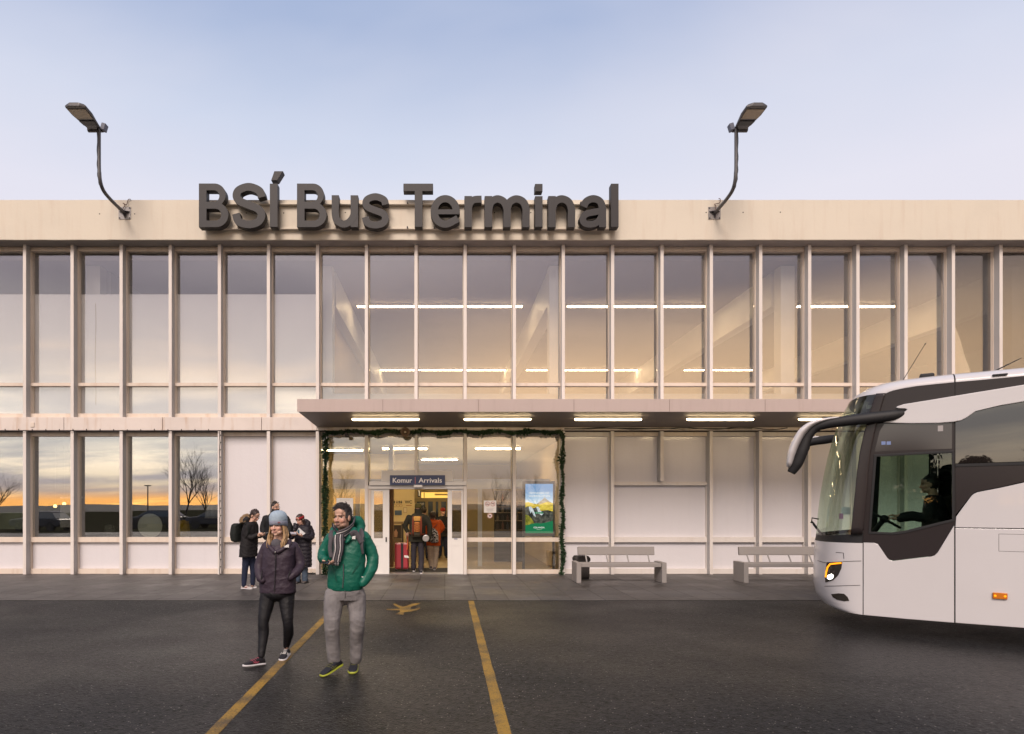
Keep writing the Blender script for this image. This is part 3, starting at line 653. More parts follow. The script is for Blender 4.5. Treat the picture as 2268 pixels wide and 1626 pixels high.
q = MB(); q.box(XL, fx(486,Y0)-.06, 20.5, 20.6, .01, 3.54); q.build('back_wall', mat('shop_dark_wall', (.10,.09,.085), .8), BLD)
# ================= roof sign =================
PXM = FP*1.1023/15.62            # full-size picture units per metre at the letter fronts
SIGN_Y, SIGN_D = 15.62, .20
SG = empty('roof_sign', (fx(820, SIGN_Y), SIGN_Y, 8.66), 'charcoal three dimensional letters BSI Bus Terminal on rails across the cream parapet', 'sign')
M_letter = mat('charcoal_letter', (.016,.014,.0165), .55, .25, 8.0, .05, 200.0)
def arc(cx, cy, rx, ry, a0, a1, n=14): return [(cx+rx*math.cos(R(a0+(a1-a0)*i/n)), cy+ry*math.sin(R(a0+(a1-a0)*i/n))) for i in range(n+1)]
def stroke(pts, w, smooth=True):
    p = [Vector((x, y, 0)) for x, y in pts]
    if smooth: p = catmull(p, 7)
    Lf, Rt = [], []
    for i in range(len(p)):
        t = (p[min(i+1, len(p)-1)] - p[max(i-1, 0)]).normalized(); n = Vector((-t.y, t.x, 0))
        Lf.append(p[i]+n*w/2); Rt.append(p[i]-n*w/2)
    return [(v.x, v.y) for v in Lf + Rt[::-1]]
def rect(x0, x1, y0, y1): return [(x0,y0),(x1,y0),(x1,y1),(x0,y1)]
capB = lambda W_: [[(0,0),(42,0)] + arc(W_-30, 30, 30, 30, -90, 62) + arc(W_-34, 79, 27.5, 27.5, -35, 90) + [(0,106.5)],
        [(18.5,62),(18.5,90)] + arc(W_-34, 76, 12, 14, 90, -90, 10), [(18.5,16),(18.5,45)] + arc(W_-31, 30.5, 13.5, 14.5, 90, -90, 10)]
Sp = [(72,73),(66,89),(41,98.5),(17,91),(10.5,77),(18,64),(41,54),(64,44),(71.5,29),(63,13),(40,7),(16,14),(9,33)]
def scl(p, a, b): return [(x*a, y*b) for x, y in p]
glyphs = [
 (485.7, [capB(72)]),
 (567.0, [[stroke(Sp, 19)]]),
 (658.8, [[rect(0,19,0,106.5)], [[(3,114),(18,114),(32.5,137),(11,137)]]]),
 (725.2, [capB(72.5)]),
 (809.5, [[stroke([(9.2,78),(9.2,52),(9.2,32),(14,16),(29,7.5),(44,13),(54,28),(55.5,42)], 17.5)], [rect(46.5,64.8,0,78)]]),
 (885.0, [[stroke(scl(Sp, .785, .755), 17)]]),
 (985.0, [[rect(27.5,46.5,0,90)], [rect(0,72.5,88,106.5)]]),
 (1051.3, [[stroke([(67,21)] + arc(36, 38.5, 27, 31, -42, -180, 8)[1:] + arc(36, 38.5, 27, 31, 180, 0, 10)[1:] + [(63,34)], 17.5)], [rect(14,70,31.5,43.5)]]),
 (1134.2, [[rect(0,18.3,0,76)], [stroke([(9.5,44),(13,58),(23,67),(42,68.5)], 17)]]),
 (1183.5, [[rect(0,18.5,0,76)], [stroke([(10,44),(15,60),(30,69),(46,63),(54.5,46),(54.8,24),(54.8,0)], 18)], [stroke([(55,44),(60,60),(76,69),(93,63),(101,46),(101,24),(101,0)], 18)]]),
 (1306.5, [[rect(0,18.5,0,76)], [rect(0,18.5,87,106)]]),
 (1339.0, [[rect(0,18.3,0,76)], [stroke([(10,44),(15,60),(31,69),(48,63),(56.3,46),(56.5,24),(56.5,0)], 18)]]),
 (1414.0, [[stroke([(11,50),(18,63),(34,69.5),(50,64),(57,48),(57.5,24),(57.5,0)], 17.5)], [stroke([(57,40),(34,36.5),(17,32),(9,21),(14,10),(29,7),(46,13),(57,30)], 16)]]),
 (1492.0, [[rect(0,18.6,0,106.5)]]),
]
xb0 = 1086.0
for px, strokes in glyphs:
    q = MB()
    for k, lp in enumerate(strokes):
        fn = lambda u, v, d, px=px, k=k: Vector(((px+u-xb0)/PXM, SIGN_Y + d + .002*k, 8.655 + v/PXM))
        q.prism(lp, fn, 0.0, SIGN_D - .004*k)
    q.build('letter', M_letter, SG, bevel=.008)
    # stand-off pins to the rails
q = MB()
zr1, zr0 = fz(451.5, Yf-.06), fz(506, Yf-.06)
for z in (zr1, zr0):
    q = MB(); q.box(fx(455,Yf), fx(1363,Yf), Yf-.06, Yf-.003, z-.03, z+.03); q.box(fx(455,Yf), fx(1363,Yf), Yf-.10, Yf-.06, z-.03, z-.018); q.build('rail', M_fascia, SG)
q = MB()
for px, st in glyphs:
    for z in (zr1-.01, zr0-.01):
        w = 30/PXM; x = (px-xb0)/PXM + .09
        q.bar((x, SIGN_Y+SIGN_D-.03, z), (x, Yf-.05, z), .03, .03)
q.build('standoff', M_dkmetal, SG)

# ================= wall lamps on the parapet =================
M_lens = mat('lamp_lens', (.36,.29,.20), .25, .3, 40.0)
M_lamp = mat('lamp_grey', (.10,.098,.102), .4, .3, 5.0, metal=.3)
def wall_lamp(x, z, side, label):
    e = empty('wall_lamp', (x, Yf, z), label, 'lamp', 'flood lamps on bent poles above the parapet')
    q = MB(); q.box(x-.155, x+.155, Yf-.014, Yf-.001, z-.155, z+.155)
    pl = q.build('base_plate', M_galv, e)
    q = MB()
    for sx in (-1, 1):
        for sz in (-1, 1): q.ell((x+sx*.125, Yf-.02, z+sz*.125), (.018,.012,.018), nu=8, nv=6)
    q.build('bolt', M_dkmetal, pl)
    q = MB()
    for a in (15, 165, 275):
        d = Vector((math.cos(R(a)), 0, math.sin(R(a))))
        b0 = Vector((x, Yf-.016, z)); w = Vector((0,0,1)).cross(d) if 0 else Vector((-d.z, 0, d.x))
        q.add([b0+w*.006, b0+d*.14+w*.006, b0+Vector((0,-.16,0))+w*.006, b0-w*.006, b0+d*.14-w*.006, b0+Vector((0,-.16,0))-w*.006], [(0,1,2),(5,4,3),(0,3,4,1),(1,4,5,2),(2,5,3,0)])
    q.build('gusset', M_dkmetal, e)
    pth = catmull([(x,Yf-.02,z),(x,Yf-.35,z+.0),(x,Yf-.75,z+.02),(x,Yf-1.02,z+.08),(x,Yf-1.15,z+.24),(x,Yf-1.185,z+.5),(x,Yf-1.19,z+.9),(x,Yf-1.19,z+1.42)], 6)
    q = MB(); q.tube(pth, [.042 if p.z < z+.4 else .037 for p in pth], 12); q.build('pole', M_lamp, e, smooth=True)
    q = MB(); q.tube([p + Vector((.045*side*-1 + .006*math.sin(i*1.3), 0, .02)) for i, p in enumerate(pth[18:])], .008, 6); q.build('cable', M_black, e, smooth=True)
    # head : tilted tray with glass below
    hy = Yf-1.19; hz = z+1.42; tl = R(2)
    ca, sa = math.cos(tl), math.sin(tl)
    def H(u, v, d): return Vector((x - side*.125 + u, hy - v*ca + d*sa*.0, hz + v*sa + d))
    def outl(f, dz):  # tapered outline
        return [H(u*f, v, dz) for u, v in ((-.135,-.10),(.135,-.10),(.165,.10),(.235,.48),(.235,.74),(.12,.80),(-.12,.80),(-.235,.74),(-.235,.48),(-.165,.10))]
    q = MB(); q.loft([outl(.93, .0), outl(1.0, .03), outl(1.0, .05), outl(.8, .085)]); q.build('lamp_head', M_lamp, e, smooth=False, bevel=.01)
    q = MB(); q.add([H(-.185,.38,-.004), H(.185,.38,-.004), H(.20,.70,-.004), H(-.20,.70,-.004)], [(0,1,2,3)]); q.add([H(-.185,.38,-.010), H(.185,.38,-.010), H(.20,.70,-.010), H(-.20,.70,-.010)], [(3,2,1,0)]); q.build('lens', M_lens, e, recalc=False)
    q = MB(); vs = [H(-.15,.14,-.006), H(.15,.14,-.006), H(.175,.30,-.006), H(-.175,.30,-.006)]; q.add(vs + [v - Vector((0,0,.01)) for v in vs], [(0,1,2,3),(7,6,5,4)]); q.build('driver_cover', M_black, e, recalc=False)
    q = MB(); q.tube([H(-.14*side+.0,-.06,.03), H(.0,-.06,.03), H(.17*side*-1,-.06,.03)], .06, 12) if 0 else q.tube([H(-.17,-.07,.02), H(.17,-.07,.02)], .055, 12); q.build('hinge', M_lamp, e, smooth=False)
    q = MB(); c = H(side*.215, -.05, .06); q.obox(c, (1,0,-.3*side), (0,1,0), (.3*side,0,1), .05, .07, .08); q.build('control_box', mat('lamp_blue_grey_%d' % side, (.10,.11,.15), .5), e, bevel=.012)
    q = MB(); q.tube(catmull([(x-.05,Yf-.05,z+.05),(x+.02,Yf-.05,z+.18),(x-.03,Yf-.04,z+.24),(x+.06,Yf-.04,z+.2),(x+.1,Yf-.03,z+.33),(x+.16,Yf-.02,z+.34)] if side > 0 else [(x,Yf-.05,z+.05),(x+.02,Yf-.05,z+.16),(x-.01,Yf-.04,z+.21),(x+.11,Yf-.04,z+.24),(x+.14,Yf-.03,z+.34),(x+.1,Yf-.02,z+.36)], 6), .009, 6); q.build('cable', mat('rusty_cable_%d' % side, (.14,.085,.07), .8), e, smooth=True)
    return e
wall_lamp(-8.08, 9.16, 1, 'grey flood lamp on a bent pole nearer the start of the sign, standing over the open glazed bays')
wall_lamp(6.81, 9.16, -1, 'grey flood lamp on a bent pole beyond the last letter of the sign, above the bus stop benches')
for o in bpy.data.objects:
    if o.name.startswith('wall_lamp'):
        o['label'] = 'grey flood lamp on a bent pole before the first letter of the sign' if o.location.x < 0 else 'grey flood lamp on a bent pole past the last letter of the sign'

# ================= benches and bin =================
def bench(x0, label):
    e = empty('bench', (x0, 14.65, .006), label, 'bench', 'concrete benches by the wall')
    yf = 14.38; z0 = .006
    for xx in (x0, x0+1.945):
        q = MB(); q.box(xx, xx+.108, yf, yf+.55, z0, .474); q.build('end_block', M_conc, e, bevel=.012)
    q = MB(); q.box(x0+.111, x0+1.942, yf+.03, yf+.43, .365, .452); q.build('seat', M_conc, e, bevel=.012)
    q = MB(); q.obox((x0+1.055, yf+.60, .70), (1,0,0), (0,1,-.12), (0,.12,1), .905, .035, .10); q.build('backrest', M_conc, e, bevel=.012)
    for k in range(4):
        q = MB(); xx = x0+.33+k*.49; q.bar((xx, yf+.40, .40), (xx, yf+.575, .63), .03, .012); q.build('post', M_galv, e)
    return e
b1 = bench(3.0, 'pale concrete bench beside the garland with a dark bin behind it')
b2 = copy_tree(b1); b2.location.x += 3.81; b2['label'] = 'grey concrete bench partly hidden behind the front of the white bus'
e = empty('litter_bin', (3.31, 15.32, .006), 'dark square litter bin standing behind the bench near the garland', 'bin')
M_bin = mat('bin_dark', (.032,.026,.026), .6, .5, 5.0)
q = MB()
q.loft([[(3.31+a*w, 15.32+b*w, z) for a, b in ((-1,-1),(1,-1),(1,1),(-1,1))] for w, z in ((.15,.006),(.165,.06),(.17,.44))]); q.build('body', M_bin, e, bevel=.012)
q = MB(); q.loft([[(3.31+a*w, 15.32+b*w, z) for a, b in ((-1,-1),(1,-1),(1,1),(-1,1))] for w, z in ((.185,.441),(.185,.50),(.15,.56))]); q.build('lid', M_bin, e, bevel=.012)
for k in range(5):
    q = MB(); q.box(3.31-.15+k*.066, 3.31-.11+k*.066, 15.32-.176, 15.32-.163, .07, .42); q.build('slat', M_bin, e)

# ================= garland =================
M_fir = mat('fir_green', (.020,.060,.018), .65, .7, 14.0, vcol=(.008,.022,.008))
rg = random.Random(11)
gp = []
Yga = Y0-.07
left = [P(721, 1276-i*(1276-960)/30, Yga) for i in range(31)]
top = [P(721+i*(1246-721)/46, 957 + 2.5*math.sin(i*.9), Yga) for i in range(47)]
right = [P(1245.5 + 2*math.sin(i*.8), 960+i*(1276-960)/30, Yga) for i in range(31)]
q = MB()
gar = empty('garland', left[0], 'green fir garland hung round three sides of the arrivals entrance', 'garland')
for nm, pts, rad, dens in (('side', left, .115, 520), ('top', top, .085, 460), ('side', right, .088, 430)):
    q = MB(); q.tube(pts, .022, 6)
    length = sum((b-a).length for a, b in zip(pts, pts[1:])); cnt = int(length*dens)
    for k in range(cnt):
        f = rg.random()*(len(pts)-1); i = int(f); p = pts[i].lerp(pts[i+1], f-i); t = (pts[i+1]-pts[i]).normalized()
        clump = .72 + .5*noise.noise(p*3.1) + .35*noise.noise(p*11.0)
        a = rg.random()*2*math.pi; u = t.orthogonal().normalized(); w = t.cross(u)
        d = (u*math.cos(a) + w*math.sin(a)); d = (d + t*rg.uniform(-.7,.7) + Vector((0,0,-.15))).normalized()
        if d.y > .35: d.y = -d.y*.5
        ln = rad*max(.35, clump)*rg.uniform(.6,1.25); wd = .009 + .006*rg.random()
        s = d.orthogonal().normalized(); s = (Matrix.Rotation(rg.random()*6.28, 3, d) @ s)
        o_ = p + d*ln*.25
        q.add([o_ - s*wd*.6, o_ + d*ln*.45 - s*wd*1.5, p + d*ln*1.2, o_ + d*ln*.45 + s*wd*1.5], [(0,1,2,3)])
    q.build('fir_strand', M_fir, gar, recalc=False)

# ================= loudspeaker, camera, sign board =================
c = P(897.3, 957.1, Y0-.22)
e = empty('loudspeaker', c, 'round brown horn loudspeaker hanging above the arrivals door', 'speaker')
M_horn = mat('horn_brown', (.16,.105,.07), .5, .3, 10.0)
q = MB()
def lathe(q, c, prof, n=24):
    rr = [[(c.x + r*math.cos(2*math.pi*j/n), c.y + y, c.z + r*math.sin(2*math.pi*j/n)) for j in range(n)] for y, r in prof]
    q.loft(rr, cap=False)
lathe(q, c, [(0,.118),(-.008,.122),(-.008,.108),(.02,.085),(.06,.05),(.10,.034),(.13,.03)]); lathe(q, c, [(0,.118),(.03,.095),(.08,.062),(.13,.05),(.2,.05),(.2,.001)])
q.build('horn', M_horn, e, smooth=True, recalc=False)
q = MB(); q.ell(c+Vector((0,.01,0)), (.033,.03,.033), nu=14, nv=8); q.build('driver', mat('horn_core', (.45,.36,.26), .5), e, smooth=True)
q = MB(); q.bar(c+Vector((0,.12,.04)), c+Vector((0,.12,.20)), .03, .03); q.build('bracket', M_dkmetal, e)
c = P(770, 966, Y0-.05)
e = empty('security_camera', c, 'small black security camera tucked under the garland above the glazing', 'camera')
q = MB(); q.box(c.x-.05, c.x+.05, c.y-.12, c.y+.08, c.z-.035, c.z+.035); q.build('housing', M_black, e, bevel=.01)
q = MB(); q.tube([c+Vector((0,-.121,0)), c+Vector((0,-.135,0))], .028, 12); q.build('lens', M_dkmetal, e)
q = MB(); q.bar(c+Vector((0,.03,.03)), c+Vector((0,.03,.12)), .02, .02); q.build('bracket', M_dkmetal, e)
M_blue = mat('sign_blue', (.035,.052,.125), .35)
M_ltext = mat('sign_white', (.82,.80,.78), .5)
ys = Y0-.085
x0, x1, z0, z1 = fx(863.5, ys), fx(985.7, ys), fz(1074.6, ys), fz(1052.6, ys)
e = empty('arrivals_sign', ((x0+x1)/2, ys, z0), 'dark blue sign reading Komur and Arrivals above the sliding door', 'sign')
q = MB(); q.box(x0, x1, ys, ys+.03, z0, z1); q.build('board', M_blue, e, bevel=.004)
zt = z0 + .078
def fit_text(name, body, xa, xb, z, caph, mat_, parent, y, bold=0.0):
    o = text_obj(name, body, 1.0, mat_, parent, Matrix.Identity(4), 'LEFT', bold=bold)
    xs = [v.co.x for v in o.data.vertices]; ys_ = [v.co.y for v in o.data.vertices]
    wx, hy = max(xs)-min(xs), None
    caps = max(ys_)
    o.data.transform(Matrix.Translation((xa, y, z)) @ Matrix.Rotation(math.pi/2, 4, 'X') @ Matrix.Diagonal(((xb-xa)/wx, caph/caps, 1, 1)) @ Matrix.Translation((-min(xs), 0, 0)))
    return o
X6 = lambda cx: (760+cx/3.544)/1.1023
Y6 = lambda cy: (1000+cy/3.544)/1.1023
fit_text('lettering', 'Komur', fx(X6(705),ys), fx(X6(872),ys), fz(Y6(632),ys), .120, M_ltext, e, ys-.003, .012)
fit_text('lettering', 'Arrivals', fx(X6(928),ys), fx(X6(1130),ys), fz(Y6(632),ys), .120, M_ltext, e, ys-.003, .012)
q = MB(); xx = fx(X6(899),ys); q.box(xx-.006, xx+.006, ys-.004, ys, fz(Y6(640),ys), fz(Y6(583),ys)); q.build('divider', mat('divider_pink', (.55,.18,.20), .5), e)

# ================= window stickers and posters =================
yg_ = Yg-.004
M_paper = mat('paper_white', (.74,.72,.70), .6)
M_red = mat('ring_red', (.42,.09,.07), .5); M_txt = mat('print_grey', (.32,.30,.30), .7)
def ring(q, cx, cz, r, y, w=.18, n=24):
    o_ = [(cx+r*math.cos(2*math.pi*i/n), cz+r*math.sin(2*math.pi*i/n)) for i in range(n)]; i_ = [(cx+r*(1-w)*math.cos(2*math.pi*i/n), cz+r*(1-w)*math.sin(2*math.pi*i/n)) for i in range(n)]
    q.prism([o_, i_], lambda u, v, d: Vector((u, d, v)), y-.001, y)
x0, x1, z0, z1 = fx(X6(1493),yg_), fx(X6(1600),yg_), fz(Y6(893),yg_), fz(Y6(787),yg_)
e = empty('notice_sticker', ((x0+x1)/2, yg_, z0), 'square white no smoking sticker with two red rings on the entrance glass', 'sticker')
q = MB(); q.box(x0, x1, yg_-.003, yg_, z0, z1); q.build('sheet', M_paper, e)
for k, cx in enumerate((1524, 1571)):
    cxx, czz, r = fx(X6(cx),yg_), fz(Y6(817),yg_), .060
    q = MB(); ring(q, cxx, czz, r, yg_-.0035); q.bar((cxx-.04, yg_-.0045, czz+.04), (cxx+.04, yg_-.0045, czz-.04), .010, .001, up=(0,1,0)); q.build('prohibition_ring', M_red, e)
    q = MB(); q.bar((cxx-.035, yg_-.0042, czz-.01*(1-2*k)), (cxx+.035, yg_-.0042, czz-.01+.02*k), .014, .001, up=(0,1,0)); q.build('pictogram', M_black, e)
q = MB()
for zz_, f in ((.105,.8),(.085,.6),(.065,.75),(.04,.5)): q.box((x0+x1)/2-.12*f, (x0+x1)/2+.12*f, yg_-.0042, yg_-.003, z0+zz_-.006, z0+zz_)
q.build('small_print', M_txt, e)
cxx, czz = fx(X6(1545),yg_), fz(Y6(919),yg_)
e = empty('round_sticker', (cxx, yg_, czz), 'small round no dogs sticker with red ring below the square white notice', 'sticker')
q = MB(); q.tube([(cxx, yg_-.003, czz), (cxx, yg_, czz)], .066, 24); q.build('disc', M_paper, e)
q = MB(); ring(q, cxx, czz, .062, yg_-.0035); q.bar((cxx-.042, yg_-.0045, czz+.042), (cxx+.042, yg_-.0045, czz-.042), .010, .001, up=(0,1,0)); q.build('prohibition_ring', M_red, e)
q = MB(); q.ell((cxx, yg_-.004, czz), (.03,.001,.022), nu=10, nv=6); q.build('pictogram', M_black, e)
x0, x1, z0, z1 = fx(X6(217),yg_), fx(X6(362),yg_), fz(Y6(1000),yg_), fz(Y6(766),yg_)
e = empty('poster', ((x0+x1)/2, yg_, z0), 'white paper poster on the glass behind the man in green', 'poster')
q = MB(); q.box(x0, x1, yg_-.003, yg_, z0, z1); q.build('sheet', M_paper, e)
q = MB(); q.box(x0+.09, x1-.09, yg_-.004, yg_-.003, z1-.055, z1-.045); q.box(x0+.06, x1-.06, yg_-.004, yg_-.003, z1-.6, z1-.35); q.build('print', M_txt, e)
# round white disc low in the fourth bay
c = P(332, 1164.5, Yg+.06)
q = MB(); q.tube([c, c+Vector((0,.01,0))], .318, 48); o = q.build('window_disc', mat('disc_pale', (.62,.63,.55), .7)); tag(o, 'large pale round disc standing inside the glazing of a lower bay', 'disc')

# ================= advertising screen =================
X_ = lambda cx: fx(X6(cx), ysn); Z_ = lambda cy: fz(Y6(cy), ysn)
ysn = Yg+.35
sx0, sx1, sz0, sz1 = X_(1852), X_(2093), Z_(1070), Z_(643)
e = empty('advert_totem', ((sx0+sx1)/2, ysn, .008), 'tall lit advertising screen on two posts behind the entrance glass', 'screen')
q = MB(); q.prism([[(X_(1828),Z_(1098)),(X_(2106),Z_(1098)),(X_(2106),Z_(620)),(X_(1828),Z_(620))],[(sx0,sz0),(sx0,sz1),(sx1,sz1),(sx1,sz0)]], lambda u,v,d: Vector((u,d,v)), ysn-.01, ysn+.08); q.build('casing', mat('casing_grey', (.13,.12,.12), .5), e)
for cx in (1838, 2098):
    q = MB(); q.box(X_(cx)-.03, X_(cx)+.03, ysn+.02, ysn+.08, .009, Z_(1098)-.002); q.build('post', M_dkmetal, e)
W_, H_ = sx1-sx0, sz1-sz0
def scr(name, col, st, loops, k):
    q = MB(); q.prism(loops, lambda u,v,d: Vector((sx0+u*W_, d, sz0+v*H_)), ysn+.04-.0012*k, ysn+.0405-.0012*k)
    return q.build(name, emit('screen_'+name+str(k), col, st), e)
def scr_grad():
    m = bpy.data.materials.new('screen_sky'); m.use_nodes = True; nt = m.node_tree; nt.nodes.clear()
    o_ = N(nt,'ShaderNodeOutputMaterial'); em = N(nt,'ShaderNodeEmission', i_1=1.25); tc = N(nt,'ShaderNodeTexCoord'); sp = N(nt,'ShaderNodeSeparateXYZ'); L(nt, tc.outputs['Generated'], sp.inputs[0])
    ns = N(nt,'ShaderNodeTexNoise', i_Scale=3.0, i_Detail=5.0); mp = N(nt,'ShaderNodeMapping'); mp.inputs['Scale'].default_value=(1,1,4); L(nt, tc.outputs['Generated'], mp.inputs[0]); L(nt, mp.outputs[0], ns.inputs['Vector'])
    ad = N(nt,'ShaderNodeMath', operation='MULTIPLY_ADD'); L(nt, ns.outputs[0], ad.inputs[0]); ad.inputs[1].default_value=.22; L(nt, sp.outputs['Z'], ad.inputs[2])
    r = N(nt,'ShaderNodeValToRGB'); cr = r.color_ramp
    while len(cr.elements) < 4: cr.elements.new(.5)
    for el, (p_, c_) in zip(cr.elements, ((.58,(.75,.78,.80)),(.72,(.55,.66,.76)),(.85,(.30,.46,.66)),(1.1,(.13,.27,.50)))): el.position=min(p_,1); el.color=c4(c_)
    L(nt, ad.outputs[0], r.inputs[0]); L(nt, r.outputs[0], em.inputs[0]); L(nt, em.outputs[0], o_.inputs[0]); return m
q = MB(); q.box(sx0, sx1, ysn+.04, ysn+.06, sz0, sz1); q.build('picture', scr_grad(), e)
def emit_noise(name, c1, c2, sc_, st=1.25, stretch=(1,1,1)):
    m = bpy.data.materials.new(name); m.use_nodes = True; nt = m.node_tree; nt.nodes.clear()
    o_ = N(nt,'ShaderNodeOutputMaterial'); em = N(nt,'ShaderNodeEmission', i_1=st); tc = N(nt,'ShaderNodeTexCoord'); mp = N(nt,'ShaderNodeMapping'); mp.inputs['Scale'].default_value=stretch; L(nt, tc.outputs['Object'], mp.inputs[0])
    ns = N(nt,'ShaderNodeTexNoise', i_Scale=sc_, i_Detail=6.0, i_Roughness=.7); L(nt, mp.outputs[0], ns.inputs['Vector'])
    r = N(nt,'ShaderNodeValToRGB'); r.color_ramp.elements[0].position=.38; r.color_ramp.elements[1].position=.62; r.color_ramp.elements[0].color=c4(c1); r.color_ramp.elements[1].color=c4(c2)
    L(nt, ns.outputs[0], r.inputs[0]); L(nt, r.outputs[0], em.inputs[0]); L(nt, em.outputs[0], o_.inputs[0]); return m
def scrn(name, m, loops, k):
    q = MB(); q.prism(loops, lambda u,v,d: Vector((sx0+u*W_, d, sz0+v*H_)), ysn+.04-.0012*k, ysn+.0405-.0012*k); return q.build(name, m, e)
scrn('picture', emit_noise('scr_peak', (.20,.16,.09), (.42,.40,.38), 14), [(.48,.62),(.62,.68),(.70,.735),(.80,.675),(1.0,.60),(1.0,.55),(.4,.58)], 1)
scrn('picture', emit_noise('scr_hill', (.42,.30,.02), (.75,.58,.06), 9, 1.25, (1,1,3)), [(0,.40),(0,.62),(.12,.63),(.3,.60),(.5,.585),(.8,.635),(1.0,.61),(1,.38)], 2)
scrn('picture', emit_noise('scr_rock', (.012,.014,.016), (.12,.12,.10), 11), [(0,.12),(0,.52),(.1,.55),(.25,.50),(.4,.53),(.55,.45),(.8,.47),(1.0,.44),(1,.12)], 3)
scrn('picture', emit_noise('scr_moss', (.05,.07,.01), (.32,.29,.04), 12), [(0,.13),(0,.38),(.12,.36),(.26,.28),(.34,.19),(.3,.12)], 4)
scrn('picture', emit_noise('scr_water', (.25,.33,.42), (.80,.84,.88), 16, 1.25, (3,1,.6)), [(.13,.53),(.20,.545),(.28,.49),(.35,.40),(.38,.33),(.30,.36),(.24,.45),(.2,.40),(.15,.46)], 5)
scrn('picture', emit_noise('scr_water2', (.25,.33,.42), (.80,.84,.88), 16, 1.25, (3,1,.6)), [(.40,.53),(.47,.54),(.56,.45),(.66,.40),(.6,.36),(.48,.40)], 5)
scr('picture', (.012,.20,.085), 1.0, [(0,0),(0,.165),(.10,.168),(.22,.19),(.40,.205),(.58,.20),(.75,.215),(.9,.24),(1.0,.255),(1.0,0)], 6)
scr('button', (.02,.24,.11), 1.0, [(.34,.395),(.64,.395),(.64,.43),(.34,.43)], 6)
M_sw = emit('screen_white', (.85,.88,.88), 1.0)
U = lambda u: sx0+u*W_
V = lambda v: sz0+v*H_
for body, ua, ub, v, ch, bold in (('WONDERS OF', .14, .86, .795, .038, .01), ('SNÆFELLSNES', .12, .89, .735, .038, .01), ('Book now', .40, .58, .405, .016, .0), ('ICELANDIA', .30, .70, .100, .030, .02), ('icelandia.com', .41, .60, .070, .012, .0)):
    fit_text('lettering', body, U(ua), U(ub), V(v), ch*H_, M_sw, e, ysn+.04-.0012*7-.001, bold)

# ================= cables and light string =================
rg = random.Random(4)
q = MB(); pts = [Vector((x, Y0-.045, ZB0-.012 - .012*abs(math.sin(x*1.7)) + rg.uniform(-.004,.004))) for x in np.linspace(-13.5, fx(486,Y0), 90)]
q.tube(pts, .008, 5)
va = [Vector((fx(487,Y0)+rg.uniform(-.006,.006), Y0-.012, z)) for z in np.linspace(ZB0-.03, .02, 40)]
q.tube(va, .008, 5)
e = empty('light_string', pts[-1], 'dark string of unlit bulbs along the ledge and down one mullion', 'light string')
q.build('wire', M_dkmetal, e)
M_bulb = mat('bulb_dark', (.06,.05,.045), .3)
for i, p in enumerate(pts[2::4] + va[1::2]):
    q = MB(); up = i < 22
    d = Vector((0,-.01,.05)) if up else Vector((.045,-.01,0))
    q.tube([p, p+d*.45, p+d*.8, p+d], [.007,.013,.011,.003], 6); q.build('bulb', M_bulb, e)
q = MB(); pts = catmull([P(1250+i*38, 948+1.5*math.sin(i*1.7)+(2 if i % 3 == 0 else 0), Y0-.04) for i in range(14)], 5); q.tube(pts, .012, 6)
pts = catmull([P(1250+i*52, 949.5+1.2*math.sin(i*2.7), Y0-.06) for i in range(9)], 5); q.tube(pts, .009, 6)
tag(q.build('cable', M_black), 'black cables slung along the wall under the canopy past the garland', 'cable')
q = MB(); pts = catmull([G(683+11*math.cos(i*1.35)*(.6+.4*rg.random())+i*.7, 1271+2.2*math.sin(i*1.35)) + Vector((0,0,.02+.01*(i % 3))) for i in range(22)], 4); q.tube(pts, .009, 6)
tag(q.build('cable', M_black), 'loose coil of black cable on the paving at the foot of the garland', 'cable')
# ================= lobby contents =================
WY = 21.5
def lb(x0, x1, y0, y1, Y, d=.04, m=None, name='lobby_part', parent=None):
    q = MB(); q.box(fx(x0,Y), fx(x1,Y), Y, Y+d, fz(y1,Y), fz(y0,Y)); return q.build(name, m, parent)
D = lambda cx: (940 + cx/6.775)/1.1023     # door close-up coordinates
E = lambda cy: (1180 + cy/6.775)/1.1023
q = MB(); q.box(fx(703,WY)-.5, fx(D(490),WY), WY, WY+.1, .01, 3.54); q.build('lobby_wall', M_ochre, BLD)
q = MB(); q.box(fx(D(490),27), fx(1250,Y0)+.0, 27, 27.1, .01, 3.54); lw = q.build('lobby_wall', M_ochre, BLD)
q = MB(); q.box(fx(D(60),18.2), fx(D(130),18.2), 18.2, 18.6, .01, 3.54); q.build('lobby_pillar', mat('wood_brown', (.16,.085,.04), .6), BLD)
yw = WY-.004
e = empty('wc_sign', (fx(D(300),yw), yw, fz(E(330),yw)), 'black WC lettering and toilet pictograms on the ochre lobby wall', 'sign')
fit_text('lettering', 'WC', fx(D(325),yw), fx(D(447),yw), fz(E(334),yw), fz(E(283),yw)-fz(E(334),yw), M_black, e, yw-.002, .03)
def pict(cx, w, dress=False):
    q = MB(); xc = fx(D(cx),yw); zt_, zb_ = fz(E(283),yw), fz(E(336),yw); h = zt_-zb_
    q.ell((xc, yw-.002, zt_-h*.1), (h*.1,.002,h*.1), nu=10, nv=6)
    if dress: q.prism([(xc-w*.3,zb_+h*.75),(xc+w*.3,zb_+h*.75),(xc+w*.75,zb_+h*.3),(xc-w*.75,zb_+h*.3)], lambda u,v,d: Vector((u,d,v)), yw-.003, yw)
    else: q.box(xc-w*.5, xc+w*.5, yw-.003, yw, zb_+h*.35, zb_+h*.76)
    q.box(xc-w*.35, xc-w*.05, yw-.003, yw, zb_, zb_+h*.36); q.box(xc+w*.05, xc+w*.35, yw-.003, yw, zb_, zb_+h*.36)
    q.build('pictogram', M_black, e)
pict(157, .05); pict(198, .04, True); pict(234, .055); pict(268, .055, True)
q = MB()
